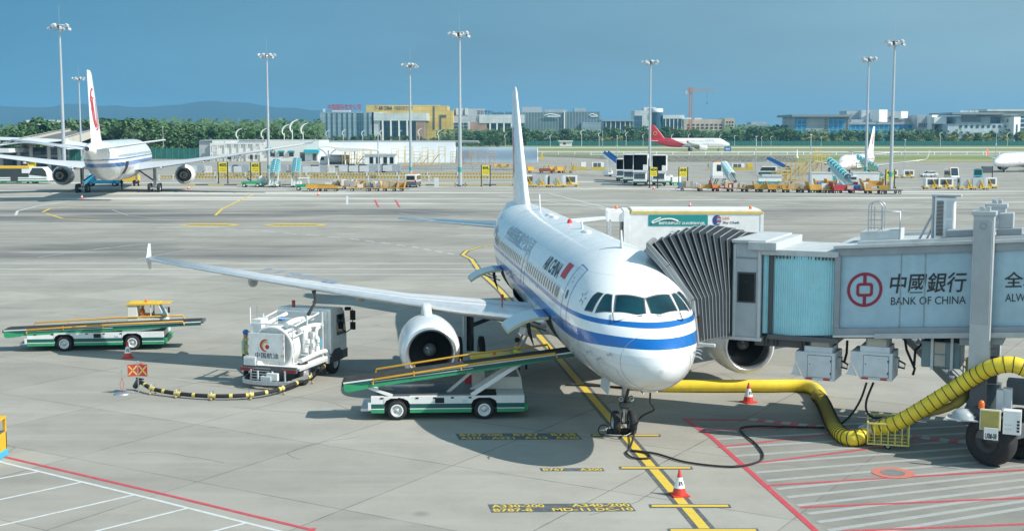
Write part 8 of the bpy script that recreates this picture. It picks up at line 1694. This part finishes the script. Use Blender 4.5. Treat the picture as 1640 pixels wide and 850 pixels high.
for px, py, h in ((588, 270, 4.8), (600, 268, 4.2), (612, 268, 3.6), (633, 266, 4.6), (642, 268, 4.2), (655, 266, 5.2), (668, 268, 4.0), (681, 268, 5.0), (690, 266, 4.2), (708, 265, 5.0), (728, 264, 3.6), (748, 264, 3.4), (757, 263, 4.2), (772, 264, 3.8), (788, 263, 3.6), (568, 272, 4.4), (578, 270, 3.8), (556, 272, 4.0)):
    m = SCF if px < 740 or px == 757 else mat('scaffold_red_yellow', (.55, .25, .08), .5); frame_stand('%s yellow pipe work stand in the row before the silver blast wall' % ((ORD+['sixteenth', 'seventeenth', 'eighteenth'])[sorted((588, 600, 612, 633, 642, 655, 668, 681, 690, 708, 728, 748, 757, 772, 788, 568, 578, 556)).index(px)]+' from the left'), G(px, py), rnd.uniform(-.3, .3), rnd.uniform(1.4, 2.2), h, m, px % 3 == 0)
for j, (px, py, h, w_) in enumerate(((1256, 292, 3.2, 2.4), (1266, 291, 4.4, 2.2), (1276, 290, 4.2, 2.6), (1288, 289, 5.2, 2.4), (1300, 280, 5.6, 2.2), (1308, 282, 6.4, 2.0), (1318, 278, 5.6, 2.6), (1248, 290, 2.2, 3.0))): frame_stand('%s stand from the left in the yellow scaffold heap by the container hut' % ORD[(1, 2, 3, 4, 5, 6, 7, 0)[j]], G(px, py), rnd.uniform(-.5, .5), w_, h, SCF, True, 'yellow scaffold steps heaped on the right')
frame_stand('yellow green stair frame under the painted jet', G(1385, 288), 2.8, 4.0, 4.0, mat('frame_lime', (.50, .52, .05), .5), True, None)
# lift platform with white cabin left of the pale teal stairs, belt loader behind the dollies
t = thing('lift_platform', G(1147, 296), 'white cabin lift on yellow and black legs left of the pale teal stairs', 'lift', .1); q = MB(); q.b2((-1, -1, 1.7), (1.0, 1, 4.2), W_); q.b2((-1, -1.0, 1.2), (2.2, 1, 1.7), LG); q.build('cabin', t, bev=.04); q = MB(); q.b2((-.2, -1.03, 2.6), (.7, -1, 3.8), GLS); q.build('window', t)
for x in (-.8, .2, 1.6): q = MB(); q.bar((x, -.7, 1.2), (x-.5, -.7, 0), .14, .14, YEL if x < 0 else DM); q.build('leg', t); q = MB(); q.bar((x, .7, 1.2), (x-.5, .7, 0), .14, .14, DM); q.build('leg', t)
q = MB(); q.b2((-.6, -.9, 4.2), (1.8, .9, 4.35), mat('roof_orange', (.6, .25, .05), .5)); q.bar((2, -.5, 1.2), (2.4, -.5, 3.6), .1, .1, W_); q.build('roof', t)
t = thing('service_truck', G(1232, 297), 'white and teal service truck with a steel deck behind the dolly row', 'truck', 3.05); q = MB(); q.b2((-2.2, -1, .5), (2.2, 1, 1.6), W_); q.b2((-2.22, -1.02, .5), (2.22, 1.02, .85), TEAL); q.build('body', t, bev=.04); q = MB(); q.b2((-2.3, -1.05, 1.6), (2.3, 1.05, 1.75), ST); q.b2((-2.3, -.9, 1.75), (1.5, .9, 2.1), LG); q.build('deck', t); wheels4(t, (-1.5, 1.5), .9, .38)
# silver freight containers with white fencing beyond the barriers
ULD = mat('container_silver', (.46, .49, .52), .35, metal=.5, dirt=(.30, .31, .32), dscale=1.2)
for i, (px, py, w_) in enumerate(((316, 281, 1.6), (370, 282, 1.7), (387, 282, 1.7), (398, 281, 1.4), (450, 281, 1.5), (458, 280, 1.4), (498, 282, 1.8), (512, 282, 1.8), (556, 281, 1.8), (573, 281, 2.0), (590, 281, 2.0), (608, 280, 1.8), (627, 280, 2.0))):
    t = thing('freight_container', G(px, py), '%s silver freight container from the left beyond the yellow barrier rails' % ORD[i], 'freight container', 0, 'silver freight containers beyond the barrier'); q = MB(); q.side([(-w_, .6), (w_*.7, .6), (w_, 1.1), (w_, 2.3), (-w_, 2.3)], -.8, .8, ULD); q.build('shell', t, bev=.03); q = MB(); q.b2((-w_+.2, -.83, .8), (w_*.1, -.80, 2.1), LG); q.build('door', t); q = MB(); q.b2((-w_, -.8, .3), (w_, .8, .6), DG); q.build('pallet', t); wheels4(t, (-w_*.7, w_*.7), .7, .2, .12)
for px0, px1, lab in ((322, 339, 'white bar fence panel left of sign 405'), (519, 536, 'white bar fence panel left of the yellow work stands')):
    g = G((px0+px1)/2, 278); k = g.y/FPX; L = (px1-px0)*k/2; t = thing('fence_panel', g, lab, 'fence'); q = MB()
    for i in range(9): x = -L+2*L*i/8; q.b2((x-.07, -.04, 0), (x+.07, .04, 1.6), W_)
    q.b2((-L, -.05, 1.5), (L, .05, 1.65), W_); q.b2((-L, -.05, .2), (L, .05, .35), W_); q.build('bars', t)
# striped barrier rails, kerb and grey guard rail across the middle distance
def stripes(name, a, b_, pitch):
    m, n, b = nodes_mat(name); g = n.nodes.new('ShaderNodeNewGeometry'); s = n.nodes.new('ShaderNodeSeparateXYZ'); n.links.new(g.outputs['Position'], s.inputs[0]); f = math_n(n, 'LESS_THAN', math_n(n, 'FRACT', math_n(n, 'DIVIDE', s.outputs[0], pitch)), .45); n.links.new(mix_n(n, f, a, b_), b.inputs['Base Color']); b.inputs['Roughness'].default_value = .6; return m
SB = stripes('barrier_stripe', (.62, .46, .13), (.34, .26, .10), .6); SK = stripes('kerb_stripe', (.55, .42, .08), (.05, .05, .05), 5.0)
def barrier(label, px0, px1, py, h0, h1, m, posts):
    a, b_ = G(px0, py), G(px1, py); t = thing('barrier_rail', a, label, 'barrier'); L = b_.x-a.x; q = MB(); q.b2((0, -.1, h0), (L, .1, h1), m); q.b2((0, -.13, h1), (L, .13, h1+.12), mat('rail_tan', (.5, .44, .3), .6)); q.build('rail', t)
    for i in range(posts): x = L*i/(posts-1); q = MB(); q.b2((x-.13, -.2, 0), (x+.13, .2, h1+.22), LG); q.build('post', t)
barrier('near striped barrier rail running behind the stand signs', 300, 832, 290, .50, .85, SB, 12); barrier('far striped barrier rail under the silver containers', 296, 830, 285, .6, .95, SB, 12); barrier('striped barrier rail under the left wing of the far airliner', 255, 300, 289, .50, .85, SB, 3)
a, b_ = G(290, 296.5), G(835, 295); q = MB(); q.b2((a.x, a.y-.3, 0), (b_.x, a.y+.3, .15), SK); struct(q.build('kerb'))
t = thing('guard_rail', G(632, 275), 'grey steel guard rail in front of the yellow work stands', 'guard rail'); L = (832-632)*G(632, 275).y/FPX; q = MB(); q.b2((0, -.05, .5), (L, .05, .85), ST); q.b2((0, -.05, 1.1), (L, .05, 1.3), ST); q.build('rail', t)
for i in range(9): q = MB(); x = L*i/8; q.b2((x-.08, .05, 0), (x+.08, .2, 1.35), GR); q.build('post', t)
t = thing('guard_rail', Vector((wx(868, 503), 503, .1)), 'long pale guard rail on the embankment below the taxiway', 'guard rail'); q = MB(); q.b2((0, -.08, .55), (260, .08, 1.0), GR); q.build('rail', t)
for i in range(42): q = MB(); x = 260*i/41; q.b2((x-.12, -.15, 0), (x+.12, .15, 1.1), W_); q.build('post', t)
q = MB(); q.b2((-.35, -.3, 0), (.35, .3, 1.5), LG); o = q.build('utility_box'); o.location = G(699, 299); tag(o, 'small grey wire cage box left of the tall mast', 'box')
t = thing('drum_trolley', G(816, 258), 'dark upright pole box just right of the jet fin', 'box') if 0 else None
# ------------------------------------------------------------------ the hazy air
HAZE = 1.35e-4
q = MB(); hm = bpy.data.materials.new('hazy_air'); hm.use_nodes = True; n = hm.node_tree; n.nodes.remove(n.nodes['Principled BSDF'])
pv = n.nodes.new('ShaderNodeVolumePrincipled'); pv.inputs['Density'].default_value = HAZE; pv.inputs['Color'].default_value = (.22, .58, .90, 1); n.links.new(pv.outputs[0], n.nodes['Material Output'].inputs['Volume'])
q.b2((-3300, -120, -4), (4200, 6600, 158), hm); o = q.build('haze'); tag(o, kind='stuff')
